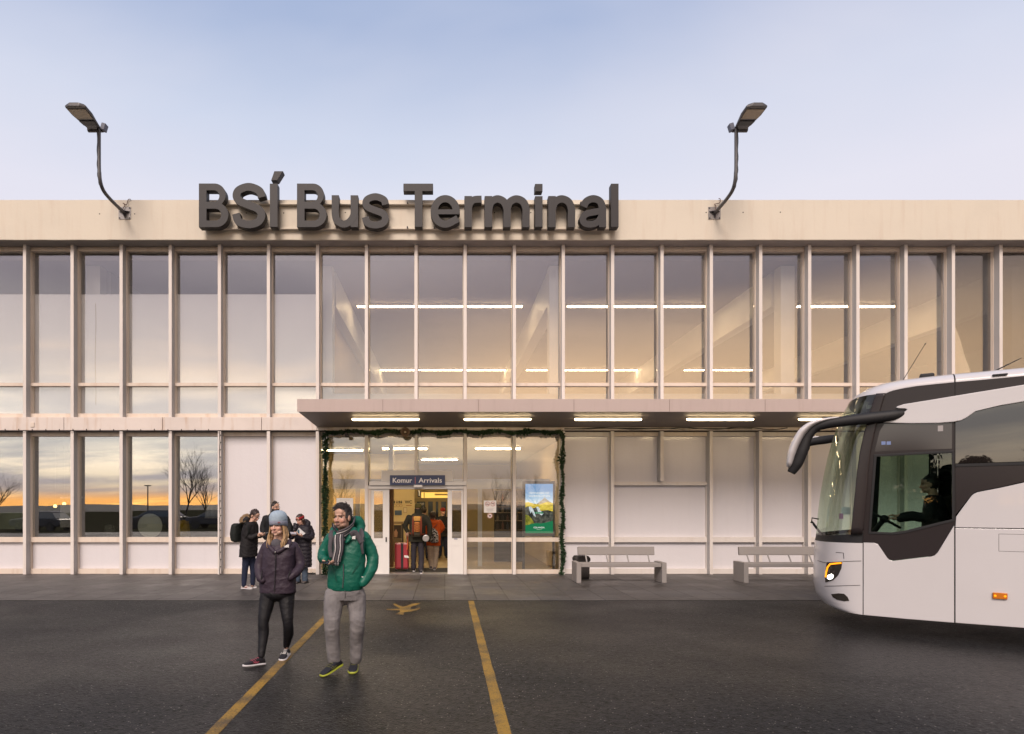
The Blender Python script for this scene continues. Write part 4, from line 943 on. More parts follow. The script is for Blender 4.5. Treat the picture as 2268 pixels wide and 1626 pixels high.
for cx in (165, 215, 262): ring(q, fx(D(cx),yw), fz(E(370),yw), .05, yw-.002)
q.box(fx(D(350),yw), fx(D(440),yw), yw-.003, yw, fz(E(375),yw), fz(E(362),yw)); q.build('small_print', mat('print_brown', (.30,.14,.05), .7), e)
tag(lb(D(162), D(277), E(447), E(525), yw, -.02, mat('board_blue', (.06,.09,.14), .5), 'notice_board'), 'small blue notice board on the lobby wall below the WC sign', 'board')
e = empty('framed_notice', (fx(D(335),yw), yw, fz(E(487),yw)), 'thin framed notice on the lobby wall beside the blue board', 'notice')
q = MB(); q.prism([rect(fx(D(306),yw),fx(D(364),yw),fz(E(487),yw),fz(E(400),yw)), rect(fx(D(311),yw),fx(D(359),yw),fz(E(482),yw),fz(E(405),yw))[::-1]], lambda u,v,d: Vector((u,d,v)), yw-.02, yw); q.build('frame', mat('frame_brown', (.20,.10,.05), .5), e)
q = MB(); q.box(fx(D(311),yw),fx(D(359),yw),yw-.01,yw,fz(E(482),yw),fz(E(405),yw)); q.build('sheet', mat('sheet_cream', (.55,.45,.28), .7), e)
# cafe counter table with dark pictures behind the pillar
yc = 20.0
e = empty('side_table', (fx(D(190),yc), yc, .01), 'wooden side table with stools standing against the lobby wall', 'table')
q = MB(); q.box(fx(D(75),yc), fx(D(300),yc), yc, yc+.5, fz(E(672),yc), fz(E(635),yc)); q.build('table_top', mat('table_wood', (.22,.15,.08), .5), e)
for cx in (95, 280):
    for dy in (.03, .43): q = MB(); q.box(fx(D(cx),yc)-.02, fx(D(cx),yc)+.02, yc+dy, yc+dy+.04, .01, fz(E(672),yc)); q.build('leg', M_dkmetal, e)
e = empty('advert_board', (fx(D(190),yc-.1), yc-.1, .01), 'dark advertising board leaning under the lobby side table', 'board')
q = MB(); q.box(fx(D(108),yc), fx(D(270),yc), yc-.1, yc-.06, fz(E(905),yc), fz(E(690),yc)); q.build('panel', mat('advert_dark', (.035,.025,.02), .4), e)
q = MB(); q.prism([(fx(D(150),yc),fz(E(890),yc)),(fx(D(205),yc),fz(E(890),yc)),(fx(D(215),yc),fz(E(810),yc)),(fx(D(187),yc),fz(E(755),yc)),(fx(D(155),yc),fz(E(800),yc))], lambda u,v,d: Vector((u,d,v)), yc-.104, yc-.1); q.build('print', mat('advert_skin', (.36,.20,.13), .6), e)
q = MB(); q.box(fx(D(95),yc), fx(D(260),yc), yc-.12, yc+.2, .01, fz(E(905),yc)); q.build('foot', mat('table_wood2', (.15,.10,.06), .6), e)
# far glazed doors with lit sign box over them
yd = 26.9
e = empty('lobby_doors', (fx(D(760),yd), yd, .01), 'glazed double doors at the far side of the lobby', 'door')
q = MB()
M_yframe = mat('door_frame_tan', (.42,.33,.18), .6)
q.box(fx(D(500),yd), fx(D(1040),yd), yd-.06, yd, fz(E(300),yd), fz(E(250),yd))
for cx in (505, 690, 815, 905, 1035): q.box(fx(D(cx),yd)-.06, fx(D(cx),yd)+.06, yd-.05, yd, .01, fz(E(250),yd)-.003)
q.build('frame', M_yframe, e)
M_bluepane = mat('dusk_pane', (.10,.13,.17), .05, .9, 1.2, vcol=(.008,.010,.014))
for a_, b_ in ((520,680),(700,805),(825,895),(915,1025)):
    q = MB(); q.box(fx(D(a_),yd), fx(D(b_),yd), yd-.03, yd-.02, .05, fz(E(302),yd)); q.build('pane', M_bluepane, e)
    if a_ == 520:
        fit_text('lettering', 'HOP OFF', fx(D(545),yd), fx(D(645),yd), fz(E(362),yd), .10, M_ltext, e, yd-.034, .02)
M_lit = emit('lit_yellow', (1.0,.60,.12), .95)
e = empty('lit_sign_box', (fx(D(760),25), 25, fz(E(240),25)), 'glowing yellow sign box hanging over the far lobby doors', 'sign')
q = MB(); q.box(fx(D(600),25), fx(D(1035),25), 25, 25.15, fz(E(242),25), fz(E(150),25)); q.build('light_box', M_lit, e)
q = MB(); q.box(fx(D(640),25), fx(D(655),25), 24.98, 25, fz(E(240),25), fz(E(155),25)); q.build('divider', mat('box_tan2', (.30,.19,.05), .6), e)
q = MB(); q.box(fx(D(820),25), fx(D(1035),25), 24.96, 25, fz(E(200),25), fz(E(172),25)); q.build('divider', mat('box_tan', (.30,.19,.05), .6), e)
q = MB(); q.box(fx(D(540),25), fx(D(592),25), 24.98, 25.02, fz(E(225),25), fz(E(125),25)); q.build('side_plate', M_dkmetal, e)
fit_text('lettering', '1', fx(D(556),25), fx(D(578),25), fz(E(205),25), .22, M_ltext, e, 24.975, .02)
for k, (xx, yy) in enumerate(((-1.2, 19.0), (1.6, 19.0), (-.2, 23.5), (-3.2,19.5))):
    e = empty('lobby_lamp', (xx, yy, 3.5), None, 'ceiling light', 'lobby ceiling lamps')
    e['label'] = ['warm lobby ceiling lamp seen above the word Komur', 'warm lobby ceiling lamp seen above the no smoking sticker', 'farthest warm lobby ceiling lamp seen above the word Arrivals', 'warm lobby ceiling lamp seen above the white paper poster'][k]
    q = MB(); q.box(xx-.7, xx+.7, yy-.10, yy+.10, 3.50, 3.545); q.build('housing', M_white, e)
    q = MB(); q.box(xx-.66, xx+.66, yy-.08, yy+.08, 3.47, 3.499); q.build('diffuser', emit('lobby_lamp_light%d' % k, (1.0,.76,.42), 52.0), e)
# shop shelves behind the right-hand glazing, interior head beam
ysf = 19.5
e = empty('shop_shelf', (fx(X6(1680),ysf), ysf, .01), 'dark shop shelf stocked with rows of bottles behind the entrance glazing', 'shelf')
q = MB(); q.box(fx(X6(1590),ysf), fx(X6(1850),ysf), ysf+.35, ysf+.4, .02, fz(Y6(700),ysf)); q.build('back_panel', mat('shelf_dark', (.045,.035,.03), .7), e)
M_sh = [mat('goods_%d' % k, c_, .5, .6, 30.0) for k, c_ in enumerate(((.20,.09,.06),(.10,.10,.11),(.22,.17,.10),(.08,.06,.05)))]
for k, cy in enumerate((790, 840, 890, 960, 1040)):
    q = MB(); q.box(fx(X6(1595),ysf), fx(X6(1845),ysf), ysf, ysf+.349, fz(Y6(cy),ysf)-.02, fz(Y6(cy),ysf)); q.build('shelf_board', mat('shelf_tan%d' % k, (.26,.18,.12), .6), e)
rg = random.Random(9)
bott = empty('bottle', (0,0,0), None, 'bottle', 'goods on the shop shelf')
first = True
for k, cy in enumerate((790, 840, 890, 960, 1040)):
    z = fz(Y6(cy),ysf)+.001; x = fx(X6(1600),ysf)+.06
    q = MB()
    while x < fx(X6(1840),ysf)-.05:
        h = rg.uniform(.16,.26) if k < 4 else rg.uniform(.2,.3); 
        q2 = MB(); q2.tube([(x,ysf+.1,z),(x,ysf+.1,z+h*.62),(x,ysf+.1,z+h*.78),(x,ysf+.1,z+h)], [.036,.036,.014,.013], 7)
        o = q2.build('bottle', M_sh[(k+int(x*7)) % 4], smooth=True); tag(o, 'bottle standing in a row on the dark shop shelf behind the glass', 'bottle', 'bottles on the shop shelf'); x += .15
bpy.data.objects.remove(bott)
ybm = 18.4
q = MB(); q.box(fx(703,Y0), fx(1250,Y0)-.02, ybm, ybm+.12, fz(1083,ybm), fz(1061,ybm)); q.build('lobby_beam', M_white, BLD)
for cx in (1460, 400):
    q = MB(); q.box(fx(X6(cx),ybm)-.06, fx(X6(cx),ybm)+.06, ybm, ybm+.12, .01, fz(1083,ybm)-.003); q.build('lobby_post', M_white, BLD)
# shop seen through the left-hand lower bays
M_green = mat('panel_green', (.33,.37,.28), .8)
tag(lb(-60, 52, 1135, 1172, Yg+.5, .04, M_green, 'display_screen'), 'pale green screen standing behind the glass of the outermost lower bay', 'screen')
def hanging_coat(px, py0, py1, w, Y, m, label):
    e_ = empty('hanging_coat', P(px, py0, Y), label, 'coat')
    x, zt_, zb_ = fx(px,Y), fz(py0,Y), fz(py1,Y); rings = []
    for f, ww in ((0,.25),(.08,.8),(.3,.85),(.7,1.0),(1.0,1.1)):
        rings.append([(x+w*ww*.5*math.cos(a)+.012*math.sin(5*a), Y+w*.25*ww*math.sin(a)*(1+.25*math.sin(7*a)), zt_+(zb_-zt_)*f) for a in np.linspace(0, 2*math.pi, 28, endpoint=False)])
    q = MB(); q.loft(rings); q.build('cloth', m, e_, smooth=True)
    q = MB(); q.tube(catmull([(x-w*.35,Y,zt_-.05),(x,Y,zt_+.03),(x+w*.35,Y,zt_-.05)],5), .012, 6); q.tube(catmull([(x,Y,zt_+.03),(x+.03,Y,zt_+.09),(x,Y,zt_+.12)],4), .008, 6); q.build('hanger', M_dkmetal, e_)
hanging_coat(476, 1088, 1148, .5, 17.6, mat('coat_white', (.62,.60,.56), .8), 'white coat hanging inside the glazing beside the light string')
hanging_coat(407, 1152, 1190, .32, 17.2, mat('coat_yellow', (.58,.36,.02), .8), 'yellow waterproof coat hanging low inside the tree reflecting bay')
hanging_coat(243, 1162, 1188, .30, 17.4, mat('coat_check', (.33,.32,.28), .8, .9, 30.0, vcol=(.05,.05,.05)), 'small checked garment hanging low inside the second glazed bay')
e = empty('shop_counter', (fx(130,18.2), 18.2, .01), 'white counter block inside the dark lower shop bay', 'counter')
q = MB(); q.box(fx(133,18.2), fx(160,18.2), 18.2, 18.5, fz(1168,18.2), fz(1118,18.2)); q.build('panel', M_white, e); q = MB(); q.box(fx(133,18.2), fx(160,18.2), 18.22, 18.4, .01, fz(1168,18.2)-.003); q.build('base', M_dkmetal, e)
q = MB(); q.box(fx(133,18.2), fx(180,18.2), 18.2, 18.28, fz(1104,18.2), fz(1100,18.2)); tag(q.build('shop_sign_bar', M_white), 'thin white hanging bar inside the dark lower bay above the counter', 'bar')
for px, py in ((122,1121),(142,1116)):
    c = P(px, py, 18.8); e = empty('pendant_lamp', c, 'small glowing pendant lamp in the dark shop, %s' % ('nearer the white counter' if px > 130 else 'farther from the white counter'), 'lamp', 'pendant lamps in the shop')
    q = MB(); q.ell(c, .05, nu=12, nv=8); q.build('bulb', emit('pendant_glow%d' % px, (1.0,.62,.22), 6.0), e, smooth=True)
    q = MB(); q.tube([c+Vector((0,0,.05)), (c.x, c.y, 3.54)], .008, 6); q.build('cord', M_black, e)
# ================= coach =================
BA = R(34); BZ = 8.17
BO = Vector(((2115-CX)/FP*BZ, BZ, 0)); REAR = Vector((math.cos(BA), -math.sin(BA), 0)); LAT = Vector((math.sin(BA), math.cos(BA), 0))
BW = 2.5
def Bp(s, y, z): return BO + REAR*s + LAT*y + Vector((0,0,z))
def bside(x, y, y0=0.0):
    dx = (x-CX)/FP; t = (BO.dot(LAT)+y0)/(dx*LAT.x + LAT.y)
    X = Vector((dx*t, t, 0)) - BO
    return X.dot(REAR), CH-(y-CY)/FP*t
def b4(x, y, y0=0.0): return bside((1800+x/2.956)/1.1023, (780+y/2.956)/1.1023, y0)
def b5(x, y, y0=0.0): return bside((1850+x/3.252)/1.1023, (1200+y/3.252)/1.1023, y0)
def b4w(x, y, y0): s, z = b4(x, y, y0); return Bp(s, y0, z)
BUS = empty('coach', Bp(2, BW/2, 0), 'white touring coach with dark glazing and drooping black mirrors pulling past the terminal', 'bus')
BUS.rotation_euler = (0, 0, -BA)
M_bw = mat('coach_white', (.56,.545,.56), .30, .25, .9, coat=.5, vcol=(.49,.47,.475))
def gloss_dark(name, col, ior=1.7, rough=.06, speck=True):
    m, nt, b, out = nodes(name); b.inputs['Base Color'].default_value = c4(col); b.inputs['Roughness'].default_value = rough; b.inputs['IOR'].default_value = ior
    return m
M_bd = gloss_dark('coach_dark_trim', (.026,.021,.022), 1.42, .2)
M_bg = gloss_dark('coach_side_glass', (.014,.011,.010), 1.95, .015)
M_bup = gloss_dark('coach_upper_dark', (.035,.028,.027), 1.75, .10)
M_bk = mat('coach_black_plastic', (.006,.006,.008), .62, .2, 20.0)
M_bseam = mat('coach_seam', (.012,.011,.011), .8)
M_wind = glass('coach_windscreen', (.76,.86,.76), .05, gmax=.42)
M_dwin = glass('coach_driver_window', (.70,.79,.73), .012)
M_int = mat('coach_interior', (.025,.024,.026), .7)
M_amber = emit('amber_lamp', (1.0,.30,.012), 1.7)
M_ambd = mat('amber_lens', (.50,.15,.01), .2)
M_lampw = emit('headlamp_white', (1.0,.95,.85), 7.0)
# side pieces are panels 30 mm thick standing in the plane of the bus side
def sidep(name, loops, m, y0=0.0, y1=.03, parent=None, bevel=0.0, mirror=False):
    q = MB()
    if mirror: q.prism(loops, lambda u,v,d: Bp(u, BW-d, v), y0, y1)
    else: q.prism(loops, lambda u,v,d: Bp(u, d, v), y0, y1)
    return q.build(name, m, parent or BUS, bevel=bevel)
g_ = .005
END = 11.0
low_top = [(-.985,1.253),(-.862,1.253),(-.82,1.235),(-.714,1.049),(-.69,1.025),(-.651,1.013),(-.24,1.092),(-.205,1.11),(-.174,1.15),(-.012,1.515)]
# white lower door panel
for mir in (False,):
    sidep('cab_panel', [(-.985,.255)] + [(-.5,.248),(-g_-.003,.248)] + [(-g_-.003,1.505)] + low_top[::-1][1:], M_bw, -.004, .03, bevel=.006)
arch = [(1.95+.62*math.cos(R(a)), .52+.62*math.sin(R(a))) for a in range(205, -30, -10)]
arch2 = [(8.2+.62*math.cos(R(a)), .52+.62*math.sin(R(a))) for a in range(205, -30, -10)]
belt = [(.013,1.62),(.165,1.885),(.19,1.912),(.226,1.932),(.45,1.985),(.665,2.045),(1.2,2.17),(1.7,2.24),(2.2,2.255),(END,2.255)]
split = 1.475
sidep('luggage_panel', [(g_,.248)] + arch + arch2 + [(END,.25),(END,split-g_),(g_,split-g_)], M_bw, -.004, .03, bevel=.005)
sidep('waist_panel', [(g_,split+g_),(END,split+g_),(END,2.245)] + belt[::-1][1:], M_bw, -.004, .03, bevel=.005)
# dark cab surround with the driver's window opening
pill = [(-.99,1.262),(-.99,1.377),(-.945,2.02),(-.907,2.49),(-.844,2.81),(-.76,3.20),(-.735,3.285)]
strt = [(-.60,3.325),(-.389,3.35),(-g_,3.355)]
low_d = [(x+ (.0), z+.007) for x, z in low_top[1:-1]] + [(-g_, 1.53)]
WIN = [(-.90,1.405),(-.66,1.40),(-.53,1.425),(-.03,1.585),(-.03,2.445),(-.835,2.43)]
sidep('cab_surround', [pill + strt + low_d[::-1], WIN], M_bd, 0, .03)
sidep('upper_glazing', [(-.86,2.50),(-.03,2.50),(-.03,2.83),(-.17,2.838),(-.75,2.872),(-.80,2.78)], M_bup, -.003, -.0002)
fr = [(-.93,1.375),(-.65,1.368),(-.52,1.392),(-.006,1.56),(-.006,2.478),(-.865,2.462)]
sidep('window_frame', [fr, WIN[::-1]], M_bk, -.008, -.0002, bevel=.003)
sidep('driver_window', [WIN], M_dwin, .012, .016)
# behind the seam: long windows, dark waist band
swb = [(-.77,2.888),(-.70,2.880),(-.45,2.855),(-.171,2.838),(-.02,2.842),(.06,2.855),(.12,2.89),(.206,2.962),(.42,3.01),(.665,3.042),(1.4,3.10),(END,3.12)]
swt = [(END,3.27),(1.4,3.275),(.665,3.25),(.179,3.198),(-.243,3.15),(-.538,3.118),(-.60,3.098),(-.625,3.083),(-.60,3.07),(-.52,3.06),(-.50,3.04),(-.60,2.955),(-.70,2.91)]
sidep('swoosh_panel', swb + swt, M_bw, -.03, -.0002, bevel=.012)
sidep('side_window', [(g_,2.306),(END,2.306),(END,3.118),(1.4,3.097),(.665,3.039),(.42,3.006),(.206,2.959),(.12,2.887),(.06,2.852),(g_,2.839)], M_bg, -.003, .03)
sidep('window_sill', [(g_,2.265),(END,2.265),(END,2.30),(g_,2.30)], M_bk, -.008, .03)
sidep('waist_band', [(g_,1.64)] + [(x, z+.012) for x, z in belt[1:]] + [(END,2.262),(g_,2.262)], M_bd, 0, .03)
sidep('roof_stripe', [(g_,3.05),(.665,3.10),(END,3.15),(END,3.37),(.665,3.362),(g_,3.356)], M_bd, 0, .03)
for s_, z0_, z1_ in ((0.0,.25,3.36),):
    sidep('seam', [(s_-.007,z0_),(s_+.007,z0_),(s_+.007,z1_),(s_-.007,z1_)], M_bseam, .004, .031)
sidep('seam', [(-.9935,.27),(-.9855,.27),(-.9855,1.26),(-.9935,1.26)], M_bseam, .001, .03)
q = MB(); h0, h1 = b5(1912,475), b5(2130,340)
def frame_line(s0,s1,z0,z1,w=.004,y=-.0048):
    q = MB()
    for a,b,c,d in ((s0,s1,z0,z0+w),(s0,s1,z1-w,z1),(s0,s0+w,z0+w,z1-w),(s1-w,s1,z0+w,z1-w)): q.prism([(a,c),(b,c),(b,d),(a,d)], lambda u,v,d_: Bp(u,d_,v), y, y+.0007)
    return q.build('service_flap', M_bseam, BUS)
frame_line(h0[0], h0[0]+.36, h0[1], h1[1])
# little marks
s1, z1 = b4(1447,808); s2, z2 = b4(1485,765); sidep('sticker', [(s1,z1),(s2,z1),(s2,z2),(s1,z2)], mat('sticker_grey', (.33,.31,.31), .5), -.005, -.0032)
for cx in (1040, 1078):
    s1, z1 = b4(cx,905); s2, z2 = b4(cx+30,880); sidep('badge', [(s1,z1),(s2,z1),(s2,z2),(s1,z2)], mat('badge_blue%d' % cx, (.16,.22,.42), .4), -.005, -.0032)
s1, z1 = b5(1862,850); s2, z2 = b5(1982,806)
ml = sidep('side_marker', [(s1,z1),(s2,z1),(s2,z2),(s1,z2)], M_ambd, -.03, -.0045, bevel=.01)
zc_ = (z1+z2)/2
for a_ in (.08, .74):
    q = MB(); c = Bp(s1+(s2-s1)*(a_+.09), -.031, zc_); q.ell(c, (.014,.010,.013), nu=10, nv=6); q.build('bulb', M_amber, ml)
# front shell: rows pair a side point with a centre point, joined by a rounded corner
rows = []   # (se, ze, sc, zc, tag)
for sc_, zc_, ze_ in ((-1.47,.285,.256),(-1.56,.34,.262),(-1.625,.44,.36),(-1.655,.60,.55),(-1.657,.80,.78),(-1.648,1.05,1.03),(-1.635,1.235,1.245)):
    rows.append((-.995, ze_, sc_, zc_))
nb = len(rows)-1
rows += [(-.995,1.25,-1.630,1.24), (-.995,1.375,-1.618,1.315)]
ns_ = len(rows)-1
rows += [(-.97,1.64,-1.595,1.64),(-.945,1.95,-1.560,1.95),(-.93,2.22,-1.515,2.235),(-.90,2.50,-1.465,2.50),(-.855,2.76,-1.40,2.77),(-.81,2.97,-1.335,2.97),(-.765,3.17,-1.265,3.15),(-.735,3.285,-1.19,3.30)]
nw = len(rows)-1
rows += [(-.715,3.296,-1.12,3.375),(-.65,3.318,-.99,3.455),(-.54,3.336,-.82,3.515),(-.40,3.35,-.60,3.545),(-.2,3.355,-.3,3.56),(-.008,3.358,-.008,3.565)]
nr = len(rows)-1
PWR = 2.0/2.45
def shell(rowf, ph):
    i = min(int(rowf), len(rows)-2); f = rowf - i
    a = [rows[i][k]*(1-f) + rows[i+1][k]*f for k in range(4)]
    c, s = math.cos(ph), math.sin(ph)
    fo = abs(s)**PWR; la = (abs(c)**PWR)*(1 if c >= 0 else -1)
    return Bp(a[0] + (a[2]-a[0])*fo, BW/2*(1-la), a[1] + (a[3]-a[1])*fo)
def shell_n(rowf, ph):
    e_ = .01
    u = shell(rowf, ph+e_) - shell(rowf, max(ph-e_,0)); v = shell(min(rowf+e_, len(rows)-1.001), ph) - shell(max(rowf-e_,0), ph)
    n = u.cross(v).normalized(); c = Bp(0, BW/2, 1.5)
    return n if n.dot(shell(rowf, ph)-c) > 0 else -n
def shell_part(name, r0, r1, p0, p1, m, sub=2, nph=40, off=0.0, thick=.0):
    q = MB(); nrw = int(round((r1-r0)*sub)); rings = []
    for i in range(nrw+1):
        rf = r0 + (r1-r0)*i/nrw
        rings.append([shell(min(rf, len(rows)-1.0001), p0 + (p1-p0)*j/nph) + (shell_n(min(rf,len(rows)-1.01), min(max(p0+(p1-p0)*j/nph,.02),math.pi-.02))*off if off else Vector((0,0,0))) for j in range(nph+1)])
    q.loft(rings, cap=False, closed=False)
    o = q.build(name, m, BUS, smooth=True)
    if thick: md = o.modifiers.new('solid','SOLIDIFY'); md.thickness = thick; md.offset = -1
    return o
PH1 = .15
shell_part('bumper', 0, nb, 0, math.pi, M_bw, 3, 64)
shell_part('scuttle', nb, ns_, 0, math.pi, M_bk, 3, 64)
shell_part('pillar', ns_, nw, 0, PH1, M_bd, 3, 8, 0, .04); shell_part('pillar', ns_, nw, math.pi-PH1, math.pi, M_bd, 3, 8, 0, .04)
shell_part('windscreen', ns_, nw, PH1, math.pi-PH1, M_wind, 3, 56)
shell_part('roof_cap', nw, nr, 0, math.pi, M_bw, 3, 64)
# roof behind the cap
q = MB(); rings = []
for s_ in (.008, END):
    rings.append([])
    for j in range(49):
        ph = math.pi*j/48; c, sn = math.cos(ph), math.sin(ph); fo = abs(sn)**PWR; la = (abs(c)**PWR)*(1 if c>=0 else -1)
        rings[-1].append(Bp(s_, BW/2*(1-la), 3.358+.207*fo))
q.loft(rings, cap=False, closed=False); q.build('roof', M_bw, BUS, smooth=True)
q = MB(); rr = []
for s_ in (-.006, .006):
    rr.append([])
    for j in range(49):
        ph = math.pi*j/48; c, sn = math.cos(ph), math.sin(ph); fo = abs(sn)**PWR; la = (abs(c)**PWR)*(1 if c>=0 else -1)
        rr[-1].append(Bp(s_, BW/2*(1-la), 3.361+.207*fo))
q.loft(rr, cap=False, closed=False); q.build('roof_seam', M_bseam, BUS)
# far side, tail, floor, bulkhead
sidep('far_panel', [(-.99,.255),(END,.25),(END,1.5),(-.05,1.5),(-.05,.6),(-.9,.6),(-.9,1.25),(-.99,1.25)], M_bw, 0, .03, mirror=True)
sidep('entry_door', [[(-.99,1.26),(-.905,1.26),(-.895,.61),(-.055,.61),(-.055,1.51),(-.01,1.51),(-.01,3.355)]+[(-.735,3.285),(-.844,2.81),(-.907,2.49)],
      [(-.84,.72),(-.12,.72),(-.12,2.70),(-.76,2.70)]], M_bk, 0, .03, mirror=True)
sidep('entry_glass', [(-.84,.72),(-.12,.72),(-.12,2.70),(-.76,2.70)], M_dwin, .01, .014, mirror=True)
sidep('far_glazing', [(0,1.505),(END,1.505),(END,3.36),(0,3.356)], M_bg, 0, .03, mirror=True)
q = MB(); q.prism([(0.002,.25),(BW-.002,.25),(BW-.002,3.38),(2.0,3.54),(.5,3.54),(.002,3.38)], lambda u,v,d: Bp(d,u,v), END-.02, END+.03); q.build('tail', M_bw, BUS)
def bbox(name, s0,s1,y0,y1,z0,z1,m,parent=None,bevel=0.0):
    q = MB(); vs = [Bp(s,y,z) for z in (z0,z1) for s,y in ((s0,y0),(s1,y0),(s1,y1),(s0,y1))]
    q.add(vs, [(0,3,2,1),(4,5,6,7),(0,1,5,4),(1,2,6,5),(2,3,7,6),(3,0,4,7)]); return q.build(name, m, parent or BUS, bevel=bevel)
bbox('floor', -.93, END-.05, .04, BW-.04, .32, .40, M_int)
bbox('cab_floor', -.95, 1.2, .04, 1.5, .84, .90, M_int)
bbox('bulkhead', .52, .56, .04, BW-.04, .41, 3.34, M_int)
bbox('cab_ceiling', -.95, .5, .06, BW-.06, 3.10, 3.15, mat('coach_ceiling', (.10,.10,.10), .8))
bbox('door_post', -.10, -.02, BW-.15, BW-.05, .45, 3.05, M_int)
# dashboard and steering wheel
q = MB()
dash = [(-1.50,.95),(-.72,.95),(-.66,1.16),(-.80,1.33),(-1.02,1.36),(-1.25,1.31),(-1.52,1.26)]
q.prism(dash, lambda u,v,d: Bp(u + (.12 if False else 0), d, v), .45, BW-.45); q.prism([(-1.2,.95),(-.70,.95),(-.66,1.16),(-.80,1.33),(-1.0,1.35),(-1.2,1.28)], lambda u,v,d: Bp(u,d,v), .06, .449)
q.build('dashboard', mat('coach_dash', (.05,.05,.052), .6), BUS, bevel=.02)
wc = Vector(b4w(1060,1440,.55)); 
ax = (REAR*.55 + Vector((0,0,.83))).normalized(); u_ = LAT; v_ = ax.cross(u_).normalized()
q = MB(); q.tube([wc + (u_*math.cos(2*math.pi*k/28) + v_*math.sin(2*math.pi*k/28))*.22 for k in range(29)], .017, 8); q.tube([wc-u_*.21, wc+u_*.21], .014, 6); q.tube([wc, wc-ax*.28], .035, 8); q.ell(wc, .06, nu=12, nv=8)
q.build('steering_wheel', M_bk, BUS, smooth=True)
sc0 = b4(1500,1300,.55)
q = MB(); q.prism([(-.02,.9),(.45,.9),(.43,1.32),(.52,2.02),(.46,2.30),(.36,2.30),(.33,2.02),(.22,1.42),(-.10,1.40),(-.10,1.28)], lambda u,v,d: Bp(u+.02,d,v), .32, .80); q.build('driver_seat', mat('coach_seat', (.03,.032,.045), .9), BUS, bevel=.04)
# sun blind and stickers behind the windscreen
q = MB()
for (x0_,y0_,x1_,y1_,yy,col) in ((752,1408,818,1355,.25,(.30,.36,.38)),(736,1440,765,1400,.20,(.22,.08,.20))):
    a_ = [b4w(x0_,y0_,yy), b4w(x1_,y0_,yy), b4w(x1_,y1_,yy), b4w(x0_,y1_,yy)]
    q = MB(); q.add(a_ + [v + LAT*.004 for v in a_], [(0,1,2,3),(7,6,5,4)]); q.build('permit', mat('permit%d' % x0_, col, .6), BUS)
# lamps on the nose: find where a point of the picture lies on the shell
_grid = []
for i in range(0, nb*26+1):
    for j in range(2, 170):
        rf, ph = i/26, j/170*1.45
        p = shell(rf, ph); _grid.append((CX + p.x/p.y*FP, CY - (p.z-CH)/p.y*FP, rf, ph))
_ga = np.array(_grid)
def on_nose(cx, cy, off=.004):
    x, y = (1850+cx/3.252)/1.1023, (1200+cy/3.252)/1.1023
    d = (_ga[:,0]-x)**2 + (_ga[:,1]-y)**2; k = int(d.argmin()); rf, ph = float(_ga[k,2]), float(_ga[k,3])
    pj = lambda a, b: (lambda p: (CX + p.x/p.y*FP, CY - (p.z-CH)/p.y*FP))(shell(a, b))
    for _ in range(4):
        f0 = pj(rf, ph); e1 = 1e-3; fa = pj(rf+e1, ph); fb_ = pj(rf, ph+e1)
        a11, a21, a12, a22 = (fa[0]-f0[0])/e1, (fa[1]-f0[1])/e1, (fb_[0]-f0[0])/e1, (fb_[1]-f0[1])/e1
        det = a11*a22 - a12*a21
        if abs(det) < 1e-6: break
        rx, ry = x-f0[0], y-f0[1]
        dr = max(-.15, min(.15, (a22*rx - a12*ry)/det)); dp = max(-.03, min(.03, (-a21*rx + a11*ry)/det))
        rf = min(max(rf+dr, 0.0), nb-.002); ph = min(max(ph+dp, .01), 1.45)
    return shell(rf, ph) + shell_n(rf, ph)*off
def nose_poly(name, pts, m, off=.004, parent=None, thick=.006, dens=6):
    ring_ = [(pts[i][0]+(pts[(i+1)%len(pts)][0]-pts[i][0])*k/dens, pts[i][1]+(pts[(i+1)%len(pts)][1]-pts[i][1])*k/dens) for i in range(len(pts)) for k in range(dens)]
    cxm = sum(p[0] for p in pts)/len(pts); cym = sum(p[1] for p in pts)/len(pts)
    q = MB(); rings = []
    for f in (1.0, .66, .33): rings.append([on_nose(cxm+(p[0]-cxm)*f, cym+(p[1]-cym)*f, off) for p in ring_])
    base = [on_nose(p[0], p[1], off-thick) for p in ring_]
    q.loft([base]+rings, cap=False); n_ = len(ring_); c_ = on_nose(cxm, cym, off)
    q.add(rings[-1]+[c_], [(i,(i+1)%n_,n_) for i in range(n_)])
    return q.build(name, m, parent or BUS)
M_hl = gloss_dark('headlight_dark', (.03,.025,.02), 1.6, .05)
hl = nose_poly('headlight', [(550,562),(672,556),(664,612),(640,665),(600,705),(540,722),(536,672),(545,600)], M_hl, .006)
q = MB(); pth = []
for (x0_,y0_),(x1_,y1_) in zip([(666,567),(580,576),(560,600),(549,640)], [(580,576),(560,600),(549,640),(543,690)]):
    pth += [on_nose(x0_+(x1_-x0_)*k/5, y0_+(y1_-y0_)*k/5, .010) for k in range(5)]
q.tube(pth, .011, 8); q.build('indicator', M_amber, hl, smooth=True)
nose_poly('lamp', [(560,668),(590,655),(606,668),(596,690),(572,700),(558,690)], M_lampw, .012, hl, .004)
nose_poly('fog_light', [(585,815),(640,808),(685,812),(714,838),(727,868),(690,872),(630,860),(597,840)], M_hl, .005)
for pts in ([(532,752),(640,750),(833,744)], [(676,556),(760,553),(833,552)], [(545,566),(520,562),(470,548)], [(620,484),(680,488),(685,540)]):
    pth = [on_nose(a+(c-a)*k/10, b+(d-b)*k/10, .001) for (a,b),(c,d) in zip(pts, pts[1:]) for k in range(11)]
    q = MB(); q.tube(pth[::2], .0035, 5); q.build('seam', M_bseam, BUS)
